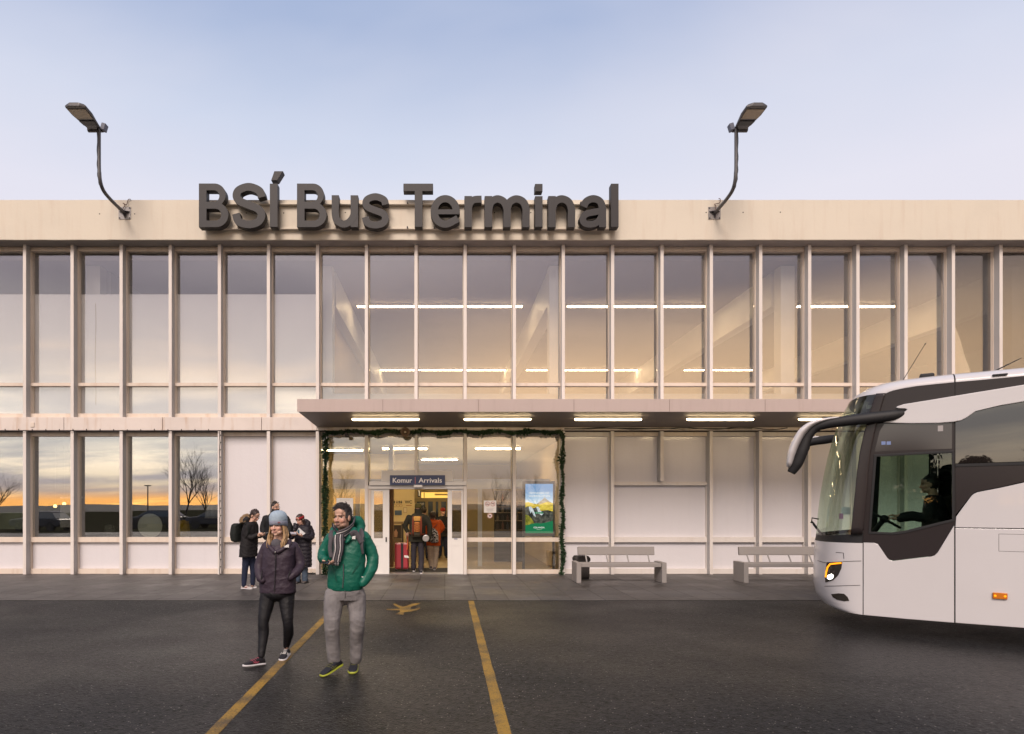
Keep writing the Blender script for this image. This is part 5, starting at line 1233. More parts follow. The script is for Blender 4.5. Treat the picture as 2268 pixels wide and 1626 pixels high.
# wipers
q = MB(); pw = [Vector(b4w(x,y,1.0)) - REAR*.03 for x,y in ((640,1560),(600,1520),(560,1465),(548,1470))]
q.tube(catmull(pw,4), .014, 6); pw = [Vector(b4w(x,y,1.0)) - REAR*.035 for x,y in ((556,1462),(558,1432),(608,1442))]
q.tube(pw, .010, 6); pw = [Vector(b4w(x,y,1.0)) - REAR*.03 for x,y in ((660,1568),(610,1535),(566,1475))]; q.tube(pw, .018, 6); q.build('wiper', M_bk, BUS)
# mirrors
def mirror(pts, shell_pts, r, rs, y0, glass_pts, outward):
    q = MB(); pth = catmull([Vector(b4w(x,y,y0 + dy)) for x,y,dy in pts], 6); n_ = len(pth)
    rr = [np.interp(i/(n_-1), np.linspace(0,1,len(r)), r) for i in range(n_)]
    q.tube(pth, [(a*1.0, a*1.25) for a in rr], 14, up=tuple(LAT))
    m_ = q.build('mirror', M_bk, BUS, smooth=True)
    q = MB(); pth = catmull([Vector(b4w(x,y,y0+dy)) for x,y,dy in shell_pts], 6); n_ = len(pth)
    rr = [np.interp(i/(n_-1), np.linspace(0,1,len(rs)), rs) for i in range(n_)]
    q.tube(pth, [(a*2.6, a) for a in rr], 14, up=tuple(LAT)); q.build('shell', M_bw, m_, smooth=True)
    if glass_pts:
        q = MB(); gp_ = [Vector(b4w(x,y,y0)) for x,y in glass_pts]; hw = LAT*.085
        q.add([gp_[0]-hw, gp_[0]+hw, gp_[1]+hw, gp_[1]-hw], [(0,1,2,3)]); q.build('glass', mat('mirror_glass_%d' % int(y0*10), (.25,.25,.25), .03, metal=1.0), m_)
mirror([(1235,668,.02),(1130,690,-.03),(950,712,-.10),(760,735,-.13),(640,755,-.14),(560,785,-.14),(505,850,-.14),(465,950,-.14),(428,1040,-.14),(388,1108,-.14)],
       [(735,706,-.14),(640,722,-.15),(545,752,-.15),(475,806,-.15),(428,880,-.15),(395,960,-.15),(376,1040,-.15),(372,1070,-.15)],
       [.018,.056,.062,.058,.053,.048,.052,.066,.064,.042], [.008,.022,.040,.054,.056,.056,.042,.015], .0, [(520,880),(470,1010)], -1)
mirror([(720,858,.0),(640,868,.1),(540,882,.14),(495,900,.14),(490,930,.14),(478,955,.14)], [(600,848,.14),(555,852,.14),(520,870,.14)], [.05,.06,.06,.06,.06,.04], [.01,.02,.012], BW, None, 1)
# roof fittings
q = MB(); a_, b_ = b4(1312,408,.6), b4(1418,380,.6); q.box(0,0,0,0,0,0) if 0 else None
bbox('roof_hatch', a_[0], b_[0], .45, .75, 3.50, b_[1]-.03, M_bk, bevel=.02)
q = MB(); a_, b_ = b4(1840,410), b4(1952,388); vs = [(a_[0],a_[1]),(b_[0],a_[1]),(b_[0],b_[1]),(a_[0],b_[1])]; q.prism(vs, lambda u,v,d: Bp(u,d,v), -.02, .06); q.build('roof_marker', M_bk, BUS, bevel=.008)
q = MB(); q.tube([b4w(1195,425,.7)-Vector((0,0,.03)), b4w(1357,175,.7)], [.005,.0035], 6); q.ell(b4w(1357,177,.7), .010, nu=8, nv=6); q.build('antenna', M_bk, BUS)
q = MB(); q.tube([b4w(1835,352,.9)-Vector((0,0,.06)), b4w(2050,278,.9)], [.010,.005], 6); q.box(0,0,0,0,0,0) if 0 else None; q.build('antenna', M_bk, BUS)
# wheels
M_tyre = mat('tyre', (.018,.018,.018), .85, .3, 20.0); M_rim = mat('rim', (.45,.45,.46), .35, metal=.8)
for s_ in (1.95, 8.2):
    for yy in (.03, BW-.37):
        q = MB(); c = Bp(s_, yy, .50); d = LAT
        rings = []
        for w_, rr_ in ((0,.40),(0,.47),(.03,.50),(.31,.50),(.34,.47),(.34,.40)):
            rings.append([c + d*w_ + (REAR*math.cos(2*math.pi*k/36) + Vector((0,0,1))*math.sin(2*math.pi*k/36))*rr_ for k in range(36)])
        q.loft(rings); wh = q.build('wheel', M_tyre, BUS, smooth=False)
        q = MB(); rings = []
        for w_, rr_ in ((-.004,.30),(-.004,.27),(.06,.24),(.05,.10),(-.01,.09),(-.01,.001)):
            rings.append([c + d*(w_ if yy < 1 else .34-w_) + (REAR*math.cos(2*math.pi*k/36) + Vector((0,0,1))*math.sin(2*math.pi*k/36))*rr_ for k in range(36)])
        q.loft(rings, cap=False); q.build('rim', M_rim, wh)
# ================= people =================
def fuse(q, voxel, smooth=1, name='m'):
    me = q.mesh(name, True); o = bpy.data.objects.new(name, me); COL.objects.link(o)
    r = o.modifiers.new('r', 'REMESH'); r.mode = 'VOXEL'; r.voxel_size = voxel; r.adaptivity = 0
    if smooth: s = o.modifiers.new('s', 'SMOOTH'); s.iterations = smooth; s.factor = .5
    dg = bpy.context.evaluated_depsgraph_get(); m2 = bpy.data.meshes.new_from_object(o.evaluated_get(dg))
    bpy.data.objects.remove(o); bpy.data.meshes.remove(me); return m2
def fold(me, amp, scale=(9,9,16), seed=0.0, ridge=True, amp2=0.0, scale2=(30,30,45), mask=None):
    n = len(me.vertices); nr = np.empty(n*3, np.float32); me.vertices.foreach_get('normal', nr) if False else None
    off = Vector((seed, seed*1.7, seed*.3))
    cs = []
    for v in me.vertices:
        p = v.co; wz = p.z + .05*noise.noise(p*4 + off) + .35*(p.x*noise.noise(p*2.2 + off*2)*.5)
        a = noise.noise(Vector((p.x*scale[0], p.y*scale[1], wz*scale[2])) + off)
        b = noise.noise(Vector((p.x*scale[0]*.8 + wz*9, p.y*scale[1], wz*scale[2]*.45 - p.x*7)) + off*3)
        d = ((1-min(abs(a)*1.6, 1))**2*.75 + (1-min(abs(b)*1.9, 1))**3*.55 - .45)*amp
        d += noise.noise(p*5 + off)*amp*.5
        if amp2: d += noise.noise(Vector((p.x*scale2[0], p.y*scale2[1], p.z*scale2[2])) + off)*amp2
        cs.append(p + v.normal*(d*mask(p) if mask else d))
    for v, c in zip(me.vertices, cs): v.co = c
    me.update()
def limb(q, pts, rad, n=14, sub=4):
    pts = [Vector(p) for p in pts]; pp = catmull(pts, sub) if len(pts) > 2 else pts
    k = len(pp); rr = [np.interp(i/(k-1), np.linspace(0,1,len(rad)), rad) for i in range(k)]
    q.tube(pp, [float(r) for r in rr], n)
    q.ell(pp[0], float(rr[0]), nu=n, nv=8); q.ell(pp[-1], float(rr[-1]), nu=n, nv=8)
def rings_loft(q, rings, yaw, n=28, sq=2.3):
    """rings: (centre, half width across, half depth front-back)"""
    r_ = Vector((math.cos(yaw), math.sin(yaw), 0)); f_ = Vector((math.sin(yaw), -math.cos(yaw), 0))
    P_ = catmull([Vector(c) for c, a, b in rings], 4); A_ = np.interp(np.linspace(0,1,len(P_)), np.linspace(0,1,len(rings)), [a for c,a,b in rings]); B_ = np.interp(np.linspace(0,1,len(P_)), np.linspace(0,1,len(rings)), [b for c,a,b in rings])
    out = []
    for p, a, b in zip(P_, A_, B_):
        rg_ = []
        for j in range(n):
            t = 2*math.pi*j/n; c, s = math.cos(t), math.sin(t)
            rg_.append(p + r_*float(a)*math.copysign(abs(c)**(2/sq), c) + f_*float(b)*math.copysign(abs(s)**(2/sq), s))
        out.append(rg_)
    q.loft(out)
def frame(c, yaw, pitch=0.0, roll=0.0):
    """head frame: local +Y is the way the face looks; yaw 0 looks towards the camera (-Y world)"""
    return Matrix.Translation(c) @ Matrix.Rotation(math.pi+yaw, 4, 'Z') @ Matrix.Rotation(pitch, 4, 'X') @ Matrix.Rotation(roll, 4, 'Y')
def head_prims(q, M, s=1.0, neck=None, wide=1.0):
    R3 = M.to_3x3()
    def e(c, r): q.ell(M @ (Vector(c)*s), tuple(x*s for x in r), R3, 20, 14)
    e((0,-.018,.035), (.074*wide,.095,.085)); e((0,.022,-.025), (.061*wide,.064,.085)); e((0,.030,-.075), (.047*wide,.050,.040)); e((0,.064,-.098), (.021,.018,.018))
    for sx in (-1, 1):
        e((sx*.040*wide,.056,-.032), (.022,.022,.026)); e((sx*.045*wide,.03,-.075), (.016,.035,.025)); e((sx*.077*wide,-.008,-.010), (.010,.022,.032)); e((sx*.011,.094,-.036), (.009,.012,.008))
    e((0,.076,.022), (.050*wide,.016,.014)); e((0,.066,.055), (.050*wide,.022,.035))
    q.tube([M @ (Vector(p)*s) for p in ((0,.080,.016),(0,.092,-.010),(0,.107,-.032))], [.008*s,.010*s,.012*s], 10); e((0,.104,-.033), (.013,.013,.011))
    e((0,.083,-.064), (.024,.011,.0065)); e((0,.082,-.074), (.020,.011,.0075))
    if neck: limb(q, [M @ (Vector((0,-.022,-.06))*s), neck], [.054*s,.058*s])
def hand_prims(q, w, d, pn, curl=.5, s=1.0, flip=1, spread=.0):
    """w wrist, d direction of the hand, pn palm normal; fingers curl towards pn"""
    w = Vector(w); d = Vector(d).normalized(); pn = Vector(pn); pn = (pn - d*pn.dot(d)).normalized(); a = d.cross(pn)*flip
    Rm = Matrix((a, d, pn)).transposed()
    q.ell(w+d*.048*s, (.040*s,.052*s,.017*s), Rm, 16, 10); q.ell(w+d*.02*s+a*-.018*s+pn*.006*s, (.020*s,.032*s,.018*s), Rm, 12, 8)
    for k, (o_, ln) in enumerate(((-.029,.070),(-.010,.080),(.010,.074),(.028,.058))):
        p = w + d*.086*s + a*o_*s; ang = 0; pts = [p - d*.02*s, p]; dd = d
        for j, f in enumerate((.42,.33,.25)):
            ang += curl*(.55 if j == 0 else .95) + k*.04
            dd = d*math.cos(ang) + pn*math.sin(ang); p = p + dd*ln*f*s; pts.append(p)
        q.tube(pts, [.0088*s,.0092*s,.0085*s,.0078*s,.0068*s], 8); q.ell(pts[-1], .0068*s, nu=8, nv=6)
    p = w + d*.022*s - a*.030*s + pn*.008*s; t1 = p + (d*.65 - a*.6 + pn*.35).normalized()*.036*s; t2 = t1 + (d*.85 - a*.05 + pn*.6*curl).normalized()*.032*s
    q.tube([p - d*.01*s, p, t1, t2], [.012*s,.0125*s,.0100*s,.0080*s], 8); q.ell(t2, .008*s, nu=8, nv=6)
def skin_material():
    m, nt, b, out = nodes('skin'); at = N(nt, 'ShaderNodeAttribute', attribute_name='Col'); L(nt, at.outputs['Color'], b.inputs['Base Color'])
    b.inputs['Roughness'].default_value = .5; b.inputs['Subsurface Weight'].default_value = .0; b.inputs['Specular IOR Level'].default_value = .35
    return m
M_skin = skin_material()
def paint_skin(me, M, tone, s=1.0, brow=(.03,.02,.015), lip=(.40,.17,.14), stub=None, stubf=None, iris=(.03,.025,.02), wide=1.0):
    Mi = M.inverted(); ca = me.color_attributes.new('Col', 'FLOAT_COLOR', 'POINT'); out = np.ones((len(me.vertices), 4), np.float32)
    t = Vector(tone)
    for i, v in enumerate(me.vertices):
        p = (Mi @ v.co)/s; c = t.copy()
        if p.length < .2 and p.z > -.16:
            n = noise.noise(p*38)*.06; c = c*(1+n)
            if p.y > .03:
                ck = math.exp(-(((abs(p.x)-.042)/.022)**2 + ((p.z+.035)/.025)**2)) + .8*math.exp(-((p.x/.016)**2 + ((p.z+.034)/.016)**2))
                c = Vector((c.x*(1+.04*ck), c.y*(1-.17*ck), c.z*(1-.17*ck)))
                # eye socket tone, brows, lids, eyes, lips
                ex, ez = abs(p.x)-.032*wide, p.z-.001
                sk = math.exp(-((ex/.022)**2 + ((ez)/.014)**2)); c = Vector((c.x*(1-.22*sk), c.y*(1-.30*sk), c.z*(1-.30*sk)))
                be = p.z-.0195-.004*math.cos(ex*60)
                if abs(be) < .0050 and -.021 < ex < .024: c = c.lerp(Vector(brow), .8)
                if abs(ex) < .0155 and abs(ez) < .0062*(1-(ex/.0165)**2)+.001:
                    c = Vector((.42,.38,.36)) if abs(ex) > .0062 else Vector(iris)
                    if ez > .0030: c = Vector(brow)*.9
                lz = p.z+.069; 
                if abs(p.x) < .024 and abs(lz) < .0105*(1-(p.x/.027)**2) and p.y > .06:
                    c = c.lerp(Vector(lip), .75)
                    if abs(lz) < .0016: c = c*.45
                if abs(abs(p.x)-.008) < .005 and abs(p.z+.044) < .0035 and p.y > .085: c = c*.5
            if stubf:
                f = stubf(p)
                if f > 0: c = c.lerp(Vector(stub), min(f, 1)*(.75+.25*noise.noise(p*120)))
        else:
            c = c*(1+.05*noise.noise(v.co*40))
        out[i, :3] = c
    ca.data.foreach_set('color', out.ravel())
def sockets(me, M, s=1.0, wide=1.0):
    Mi = M.inverted(); fw = (M.to_3x3() @ Vector((0,1,0))).normalized()
    for v in me.vertices:
        p = (Mi @ v.co)/s
        if p.y > .04 and abs(p.z) < .05 and abs(p.x) < .07:
            d = math.exp(-(((abs(p.x)-.031*wide)/.017)**2 + ((p.z-.003)/.011)**2))*.009
            v.co -= fw*d*s
    me.update()
def hair_cap(name, M, parent, m, s=1.0, keep=None, tufts=0, tlen=.03, seed=1, r=(.083,.106,.094), comb=None, tr=.0045, droop=0.0, wide=1.0, lift=1.0):
    q = MB(); rg = random.Random(seed); R3 = M.to_3x3(); nu, nv = 40, 28; vs = {}; c0 = Vector((0,-.018,.035)); r = (r[0]*wide, r[1], r[2])
    def pt(i, j):
        ph = math.pi*i/nv; th = 2*math.pi*j/nu
        return c0 + Vector((r[0]*math.sin(ph)*math.cos(th), r[1]*math.sin(ph)*math.sin(th), r[2]*math.cos(ph) if math.cos(ph) > 0 else r[2]*1.35*math.cos(ph)))
    allp = []
    for i in range(nv):
        for j in range(nu):
            cc = pt(i+.5, j+.5)
            if keep(cc):
                f = [pt(i,j), pt(i+1,j), pt(i+1,j+1), pt(i,j+1)]
                b = 1 + .0
                q.add([M @ ((p + (p-c0).normalized()*.006*noise.noise(p*45+Vector((seed,0,0))))*s) for p in f], [(0,1,2,3)])
                allp.append(cc)
    for k in range(tufts):
        p = rg.choice(allp) + Vector((rg.uniform(-.008,.008), rg.uniform(-.008,.008), rg.uniform(-.008,.008))); nrm = (p-c0).normalized()
        d = comb(p) if comb else Vector((0,-1,0)); d = (d + Vector((rg.uniform(-.5,.5), rg.uniform(-.5,.5), rg.uniform(-.3,.5)))).normalized()
        ln = tlen*rg.uniform(.5,1.4); pts = [p - nrm*.006, p + nrm*ln*.25*lift + d*ln*.3, p + nrm*ln*.32*lift + d*ln*.7 - Vector((0,0,droop*ln)), p + nrm*ln*.2*lift + d*ln*1.05 - Vector((0,0,2.2*droop*ln))]
        q.tube([M @ (x*s) for x in pts], [tr*s*1.2, tr*s*1.3, tr*s, tr*s*.3], 5)
    return q.build(name, m, parent, smooth=True)
def shoe(parent, heel, toe, roll_up=Vector((0,0,1)), m_up=None, m_sole=None, s=1.0, accent=None, ankle=None, cuff=True, wid=1.0):
    """heel and toe: ends of the sole line"""
    heel = Vector(heel); toe = Vector(toe); f = (toe-heel); Ls = f.length; f.normalize(); up = (roll_up - f*roll_up.dot(f)).normalized(); a = f.cross(up)
    W = [(0.0,.026,.052),(.06,.034,.075),(.2,.036,.088),(.34,.037,.085),(.5,.040,.068),(.68,.046,.052),(.85,.045,.040),(.95,.034,.030),(1.0,.016,.020)]
    def sect(t, hw, h, z0, n=14):
        o = []
        for j in range(n):
            th = 2*math.pi*j/n; c, sn = math.cos(th), math.sin(th)
            o.append(heel + f*Ls*t + a*hw*wid*s*math.copysign(abs(c)**.75, c) + up*(z0 + (h-z0)*.5*(1+math.copysign(abs(sn)**.8, sn)))*1.0)
        return o
    q = MB(); q.loft([sect(t*.96+.02, w*.95, h*s, .018*s) for t, w, h in W]); e = q.build('shoe', m_up, parent, smooth=True)
    q = MB(); q.loft([sect(t, w*1.06, (.026 if t < .5 else .021)*s, .0) for t, w, h in [(-.015,.020,0)] + W[1:-1] + [(1.0,.020,0)]]); q.build('sole', m_sole, e, smooth=True)
    if accent:
        q = MB()
        for sd in (-1, 1):
            for (t0,z0,t1,z1) in ((.42,.03,.55,.062),(.50,.03,.62,.055),(.36,.045,.66,.036)):
                hw0 = float(np.interp(t0,[w[0] for w in W],[w[1] for w in W])); hw1 = float(np.interp(t1,[w[0] for w in W],[w[1] for w in W]))
                q.bar(heel+f*Ls*t0+a*sd*hw0*.97*s+up*z0*s, heel+f*Ls*t1+a*sd*hw1*.86*s+up*z1*s, .006*s, .007*s)
        q.build('stripe', accent, e)
    q = MB()
    for k in range(4):
        t = .36+.085*k; h = float(np.interp(t,[w[0] for w in W],[w[2] for w in W])); q.bar(heel+f*Ls*t-a*.020*s+up*(h*s+.001), heel+f*Ls*t+a*.020*s+up*(h*s+.001), .006*s, .005*s)
    q.build('lace', accent or m_sole, e)
    return e
def logo(parent, c, yaw, w, m, tilt=0.0):
    """half dome of three arcs beside a short bar, as stitched on the chest"""
    r_ = Vector((math.cos(yaw), math.sin(yaw), 0)); f_ = Vector((math.sin(yaw), -math.cos(yaw), 0)); u_ = Vector((0,0,1)); q = MB()
    for k, (ro, ri) in enumerate(((1.0,.78),(.70,.46),(.38,.0))):
        n = 8; o = [(1-ro*math.cos(R(90*i/n)), ro*math.sin(R(90*i/n))) for i in range(n+1)]; i_ = [(1-ri*math.cos(R(90*i/n)), ri*math.sin(R(90*i/n))) for i in range(n+1)]
        q.prism(o + i_[::-1] if ri else o + [(1,0)], lambda a,b,d: c + r_*(a-.35)*w*.62 + u_*(b*w*.42) + f_*d, 0, .003)
    for k in range(3): q.prism([(-.62,.05+k*.2),(-.12,.05+k*.2),(-.12,.15+k*.2),(-.62,.15+k*.2)], lambda a,b,d: c + r_*(a+.05)*w*.62*.9 + u_*(b*w*.42) + f_*d, 0, .003)
    return q.build('logo', m, parent)
def cloth(name, col, rough=.75, var=.35, vs=25.0, bump=.25, bs=120.0, vcol=None): return mat(name, col, rough, var, vs, bump, bs, vcol=vcol, spec=.3)
def person(pos, label): return empty('person', pos, label, 'person')   # replaced below by a body mesh
def make_person(q, voxel, M, tone, label, pos, s=1.0, group=None, sock=True, **kw):
    me = fuse(q, voxel, 1, 'person')
    if sock: sockets(me, M, s, kw.get('wide', 1.0))
    paint_skin(me, M, tone, s, **kw)
    o = link_mesh('person', me, M_skin, None, True); tag(o, label, 'person', group)
    return o
def garment(name, q, m, parent, voxel=.008, amp=.006, seed=0.0, smooth=2, scale=(9,9,16), amp2=.0, fn=None, mask=None):
    me = fuse(q, voxel, smooth, name)
    if amp: fold(me, amp, scale, seed, True, amp2, mask=mask)
    if fn:
        for v in me.vertices: v.co = fn(v.co)
    return link_mesh(name, me, m, parent, True)
def px(ox, oy, sc, Zb):
    return lambda cx, cy, dz=0.0: P((ox + cx/sc)/1.1023, (oy + cy/sc)/1.1023, Zb + dz)
tone_f = (.62,.40,.31); tone_m = (.50,.31,.23); tone_g = (.48,.29,.215)

# ---------- woman in the pale knitted hat ----------
p = px(560, 1180, 3.2525, 7.10)
yaw = R(-8)      # turned a little to her right
Hc = p(386, 332, -.02); HM = frame(Hc, R(-14), R(-3), R(2)); hs = 1.0
q = MB(); head_prims(q, HM, hs, p(392, 455, .03), .97)
limb(q, [p(392,440,.03), p(390,480,.03)], [.058,.075]); rings_loft(q, [(p(390,480,.03),.12,.07),(p(388,560,.03),.15,.09),(p(386,700,.02),.14,.09),(p(384,840,.02),.16,.10)], yaw)
limb(q, [p(322,870,.01), p(292,985,-.03), p(270,1105,-.08), p(272,1190,-.08), p(257,1352,-.15)], [.06,.05,.035,.035,.028]); limb(q, [p(448,870,.01), p(457,985,-.02), p(464,1105,-.06), p(470,1190,.0), p(452,1300,.12)], [.06,.05,.035,.035,.028])
W1 = make_person(q, .0045, HM, tone_f, 'person in pale blue knit hat, plum jacket and black leggings walking on the asphalt', p(380,1400), hs, brow=(.20,.13,.08), lip=(.45,.20,.18), wide=.97)
M_plum = cloth('jacket_plum', (.038,.026,.040), .55, .4, 60.0, .6, 12.0, vcol=(.024,.017,.028))
q = MB()
rings_loft(q, [(p(395,452,.03),.075,.065),(p(397,472,.03),.140,.082),(p(398,505,.02),.188,.105),(p(395,580,.02),.186,.130),(p(390,680,.02),.188,.135),(p(386,770,.02),.203,.135),(p(384,868,.02),.206,.135)], yaw, 32, 2.5)
qs = MB(); qt = MB(); limb(qs, [p(296,505,.04), p(258,590,.04), p(238,660,.02), p(240,735,-.05), p(262,768,-.08)], [.062,.057,.053,.048,.042]); limb(qt, [p(508,505,.05), p(550,580,.06), p(566,650,.04), p(530,710,-.05), p(482,745,-.09)], [.064,.058,.055,.050,.042])
jk = garment('jacket', q, M_plum, W1, .0075, .006, 3.0, 2, (4,4,6.5), .002)
for k_, qq in enumerate((qs, qt)): garment('sleeve', qq, M_plum, jk, .0075, .0045, 9.0+k_, 2, (4,4,7), .0015)
q = MB()
ncol = [p(390+math.cos(t)*82, 478-math.sin(t)*14+ (22 if math.sin(t) < 0 else 0)*abs(math.sin(t)), .03-math.sin(t)*-.075) for t in np.linspace(R(-68), R(248), 24)]
q.tube(ncol, [(.030,.017)]*24, 10); q.tube(catmull([p(300,460,.0), p(318,500,-.055), p(352,540,-.095), p(362,548,-.115)],5), [.026]*15+[.012], 8); q.tube(catmull([p(478,455,.0), p(470,495,-.055), p(420,525,-.10), p(372,552,-.118)],5), [.028]*15+[.012], 8)
garment('collar', q, M_plum, jk, .006, .003, 5.0, 1)
q = MB(); q.tube([p(364,548,-.125), p(366,600,-.132), p(365,700,-.128), p(360,780,-.125), p(357,860,-.125)], .0055, 6); q.build('zip', mat('zip_dark', (.02,.018,.022), .4), jk)
q = MB(); q.ell(p(364,548,-.135), (.007,.005,.012), nu=8, nv=6); q.build('zip_pull', mat('zip_metal', (.5,.5,.5), .3, metal=1.0), jk)
for cx0, cy0, cx1, cy1 in ((262,690,252,760),(486,690,466,752)):
    q = MB(); q.tube([p(cx0,cy0,-.125), p(cx1,cy1,-.128)], .007, 6); q.build('pocket_edge', mat('pocket_dark%d' % cx0, (.012,.010,.014), .7), jk)
logo(jk, p(452,509,-.128), yaw, .075, M_ltext)
q = MB(); q.ell(p(372,480,-.045), (.062,.035,.055), nu=16, nv=10); o = garment('pullover', q, cloth('pullover_grey', (.085,.08,.095)), W1, .006, .003, 8.0)
M_legg = cloth('leggings_black', (.0085,.0085,.011), .55, .3, 80.0, .15, 300.0)
q = MB(); q.ell(p(384,870,.02), (.195,.135,.10), nu=20, nv=12)
limb(q, [p(312,880,.01), p(290,985,-.03), p(270,1105,-.08), p(272,1190,-.08), p(254,1368,-.15)], [.096,.082,.058,.060,.036]); limb(q, [p(453,880,.02), p(457,985,-.02), p(464,1105,-.06), p(470,1190,.0), p(452,1290,.12)], [.096,.081,.057,.058,.036])
q.ell(p(384,885,.01), (.075,.07,.06), nu=20, nv=14); garment('leggings', q, M_legg, W1, .0075, .003, 2.0, 2, (10,10,18))
M_sblk = cloth('trainer_black', (.014,.013,.017), .6); M_swht = mat('sole_white', (.62,.60,.62), .5); M_spnk = mat('trainer_pink', (.38,.07,.11), .5)
g0 = G((560+290/3.2525)/1.1023, (1180+1436/3.2525)/1.1023); g1 = G((560+152/3.2525)/1.1023, (1180+1438/3.2525)/1.1023)
shoe(W1, Vector((g0.x, 6.98, .004)), Vector((g0.x-.185, 6.80, .028)), m_up=M_sblk, m_sole=M_swht, accent=M_spnk)
g0 = p(458, 1340, .2)
shoe(W1, Vector((p(462,1370,.22).x, 7.36, .028)), Vector((p(415,1400,.05).x, 7.14, .003)), m_up=M_sblk, m_sole=M_swht, accent=M_ltext)
# hat and hair
M_knit = mat('knit_blue', (.33,.42,.50), .9, .5, 55.0, .5, 140.0, vcol=(.24,.30,.38)); M_knit2 = mat('knit_cuff', (.27,.29,.37), .9, .45, 60.0, .5, 150.0, vcol=(.19,.20,.27))
def hat(parent, M, s, zb, prof, m, m2, cuff=.05, rr=1.0):
    q = MB(); rings = []
    for z, a, b in prof: rings.append([M @ (Vector((a*rr*math.cos(t), -.015 + b*rr*math.sin(t), z + .018*math.sin(t)*(-.6 if z < .05 else 0)))*s) for t in np.linspace(0, 2*math.pi, 32, endpoint=False)])
    q.loft(rings, cap=True); h = q.build('knit_hat', m, parent, smooth=True)
    if m2:
        q = MB(); rings = []
        for z, g_2 in ((zb-.002,.094),(zb,.102),(zb+cuff*.5,.104),(zb+cuff,.100),(zb+cuff+.003,.088)):
            rings.append([M @ (Vector((g_2*.90*rr*math.cos(t), -.015 + g_2*1.10*rr*math.sin(t), z - .040*(1-math.sin(t))*.5*(1 if z < zb+.03 else .5)))*s) for t in np.linspace(0, 2*math.pi, 32, endpoint=False)])
        q.loft(rings, cap=False); q.build('cuff', m2, h, smooth=True)
    return h
hat(W1, HM, hs, .008, [(.03,.089,.110),(.06,.094,.112),(.095,.093,.108),(.122,.085,.098),(.146,.066,.078),(.160,.040,.048),(.165,.010,.012)], M_knit, M_knit2, .062, 1.03)
q = MB(); c = HM @ (Vector((-.062,.088,.034))*hs); q.obox(c, HM.to_3x3() @ Vector((1,.6,0)), HM.to_3x3() @ Vector((-.6,1,0)), (0,0,1), .014, .002, .005); q.build('hat_label', mat('label_red', (.22,.06,.07), .6), W1)
M_blond = mat('hair_blond', (.40,.255,.125), .45, .6, 30.0, vcol=(.22,.13,.06), spec=.5)
q = MB(); rg = random.Random(21)
for sd in (-1, 1):
    for k in range(58):
        f = rg.random(); back = rg.random()
        a0 = Vector((sd*(.064+.016*rg.random()), .035-.085*back, .01)); ln = rg.uniform(.85,1.05)
        l_ = [a0, Vector((sd*(.082+.012*rg.random()), .038-.085*back, -.07)), Vector((sd*(.080+.022*rg.random())+rg.uniform(-.008,.008), .050-.085*back+.01*rg.random(), -.14*ln)), Vector((sd*(.062+.040*rg.random()), .078-.075*back, -.205*ln)), Vector((sd*(.050+.042*rg.random()), .090-.07*back, -.255*ln))]
        if sd > 0: l_ = [v + Vector((.010*max(0,-v.z/.2),0,0)) for v in l_]
        q.tube(catmull([HM @ (v*hs) for v in l_], 3), [.0055]*6+[.005]*4+[.0045,.003,.0015], 5)
q.build('hair', M_blond, W1, smooth=True)

# ---------- man in the green jacket ----------
p = px(560, 1180, 3.2525, 6.68)
yaw = R(-10)
Hc = p(898, 268, -.03); HM = frame(Hc, R(-26), R(-2), R(-2)); hs = 1.03
q = MB(); head_prims(q, HM, hs, p(905, 400, .04), 1.0)
limb(q, [p(905,380,.04), p(915,430,.05)], [.062,.08]); rings_loft(q, [(p(925,430,.05),.15,.08),(p(935,560,.04),.17,.11),(p(935,700,.03),.17,.11),(p(930,830,.02),.17,.11)], yaw)
limb(q, [p(850,870,.0), p(824,1000,-.05), p(815,1120,-.10), p(822,1250,-.06), p(830,1420,-.03)], [.06,.05,.04,.035,.032]); limb(q, [p(995,870,.02), p(1012,1000,.0), p(1012,1120,-.04), p(1012,1250,.0), p(1006,1430,.06)], [.06,.05,.04,.035,.032])
limb(q, [p(748,590,-.08), p(752,608,-.15)], [.026,.028])
hand_prims(q, p(752,606,-.15), p(808,648,-.22)-p(752,606,-.15), Vector((.1,-.25,1)), .62, 1.0, -1)
goatee = lambda v: (1.0 if (v.y > .05 and v.z < -.083 and abs(v.x) < .026) else 0) + (.75 if (v.y > .07 and -.060 < v.z < -.050 and abs(v.x) < .032) else 0) + (.30 if (v.z < -.05 and v.y > -.0 and v.z > -.13) else 0)
W2 = make_person(q, .0045, HM, tone_m, 'person in green hooded jacket and striped scarf walking while holding a phone', p(900,1400), hs, brow=(.025,.018,.015), lip=(.36,.17,.14), stub=(.075,.055,.045), stubf=goatee)
M_green_j = cloth('jacket_green', (.005,.105,.070), .45, .4, 8.0, .75, 10.0, vcol=(.004,.070,.050))
M_grey_j = cloth('jacket_grey', (.075,.068,.078), .7, .3, 60.0)
q = MB()
rings_loft(q, [(p(928,382,.06),.085,.075),(p(930,402,.05),.160,.092),(p(930,442,.05),.215,.118),(p(930,540,.04),.205,.140),(p(932,640,.03),.198,.145),(p(928,730,.02),.198,.145),(p(924,805,.02),.196,.142),(p(922,846,.02),.178,.128)], yaw, 32, 2.5)
qs = MB(); qt = MB(); limb(qs, [p(806,440,.05), p(765,515,.06), p(744,565,.03), p(742,598,-.06), p(756,606,-.17)], [.068,.064,.060,.052,.042]); limb(qt, [p(1066,432,.06), p(1122,530,.08), p(1138,630,.06), p(1108,720,.0), p(1058,790,-.06)], [.072,.066,.064,.058,.046])
jk = garment('jacket', q, M_green_j, W2, .0075, .0055, 1.0, 2, (4,4,6.5), .0015)
for k_, qq in enumerate((qs, qt)): garment('sleeve', qq, M_green_j, jk, .0075, .005, 11.0+k_, 2, (4,4,7), .0015)
q = MB()
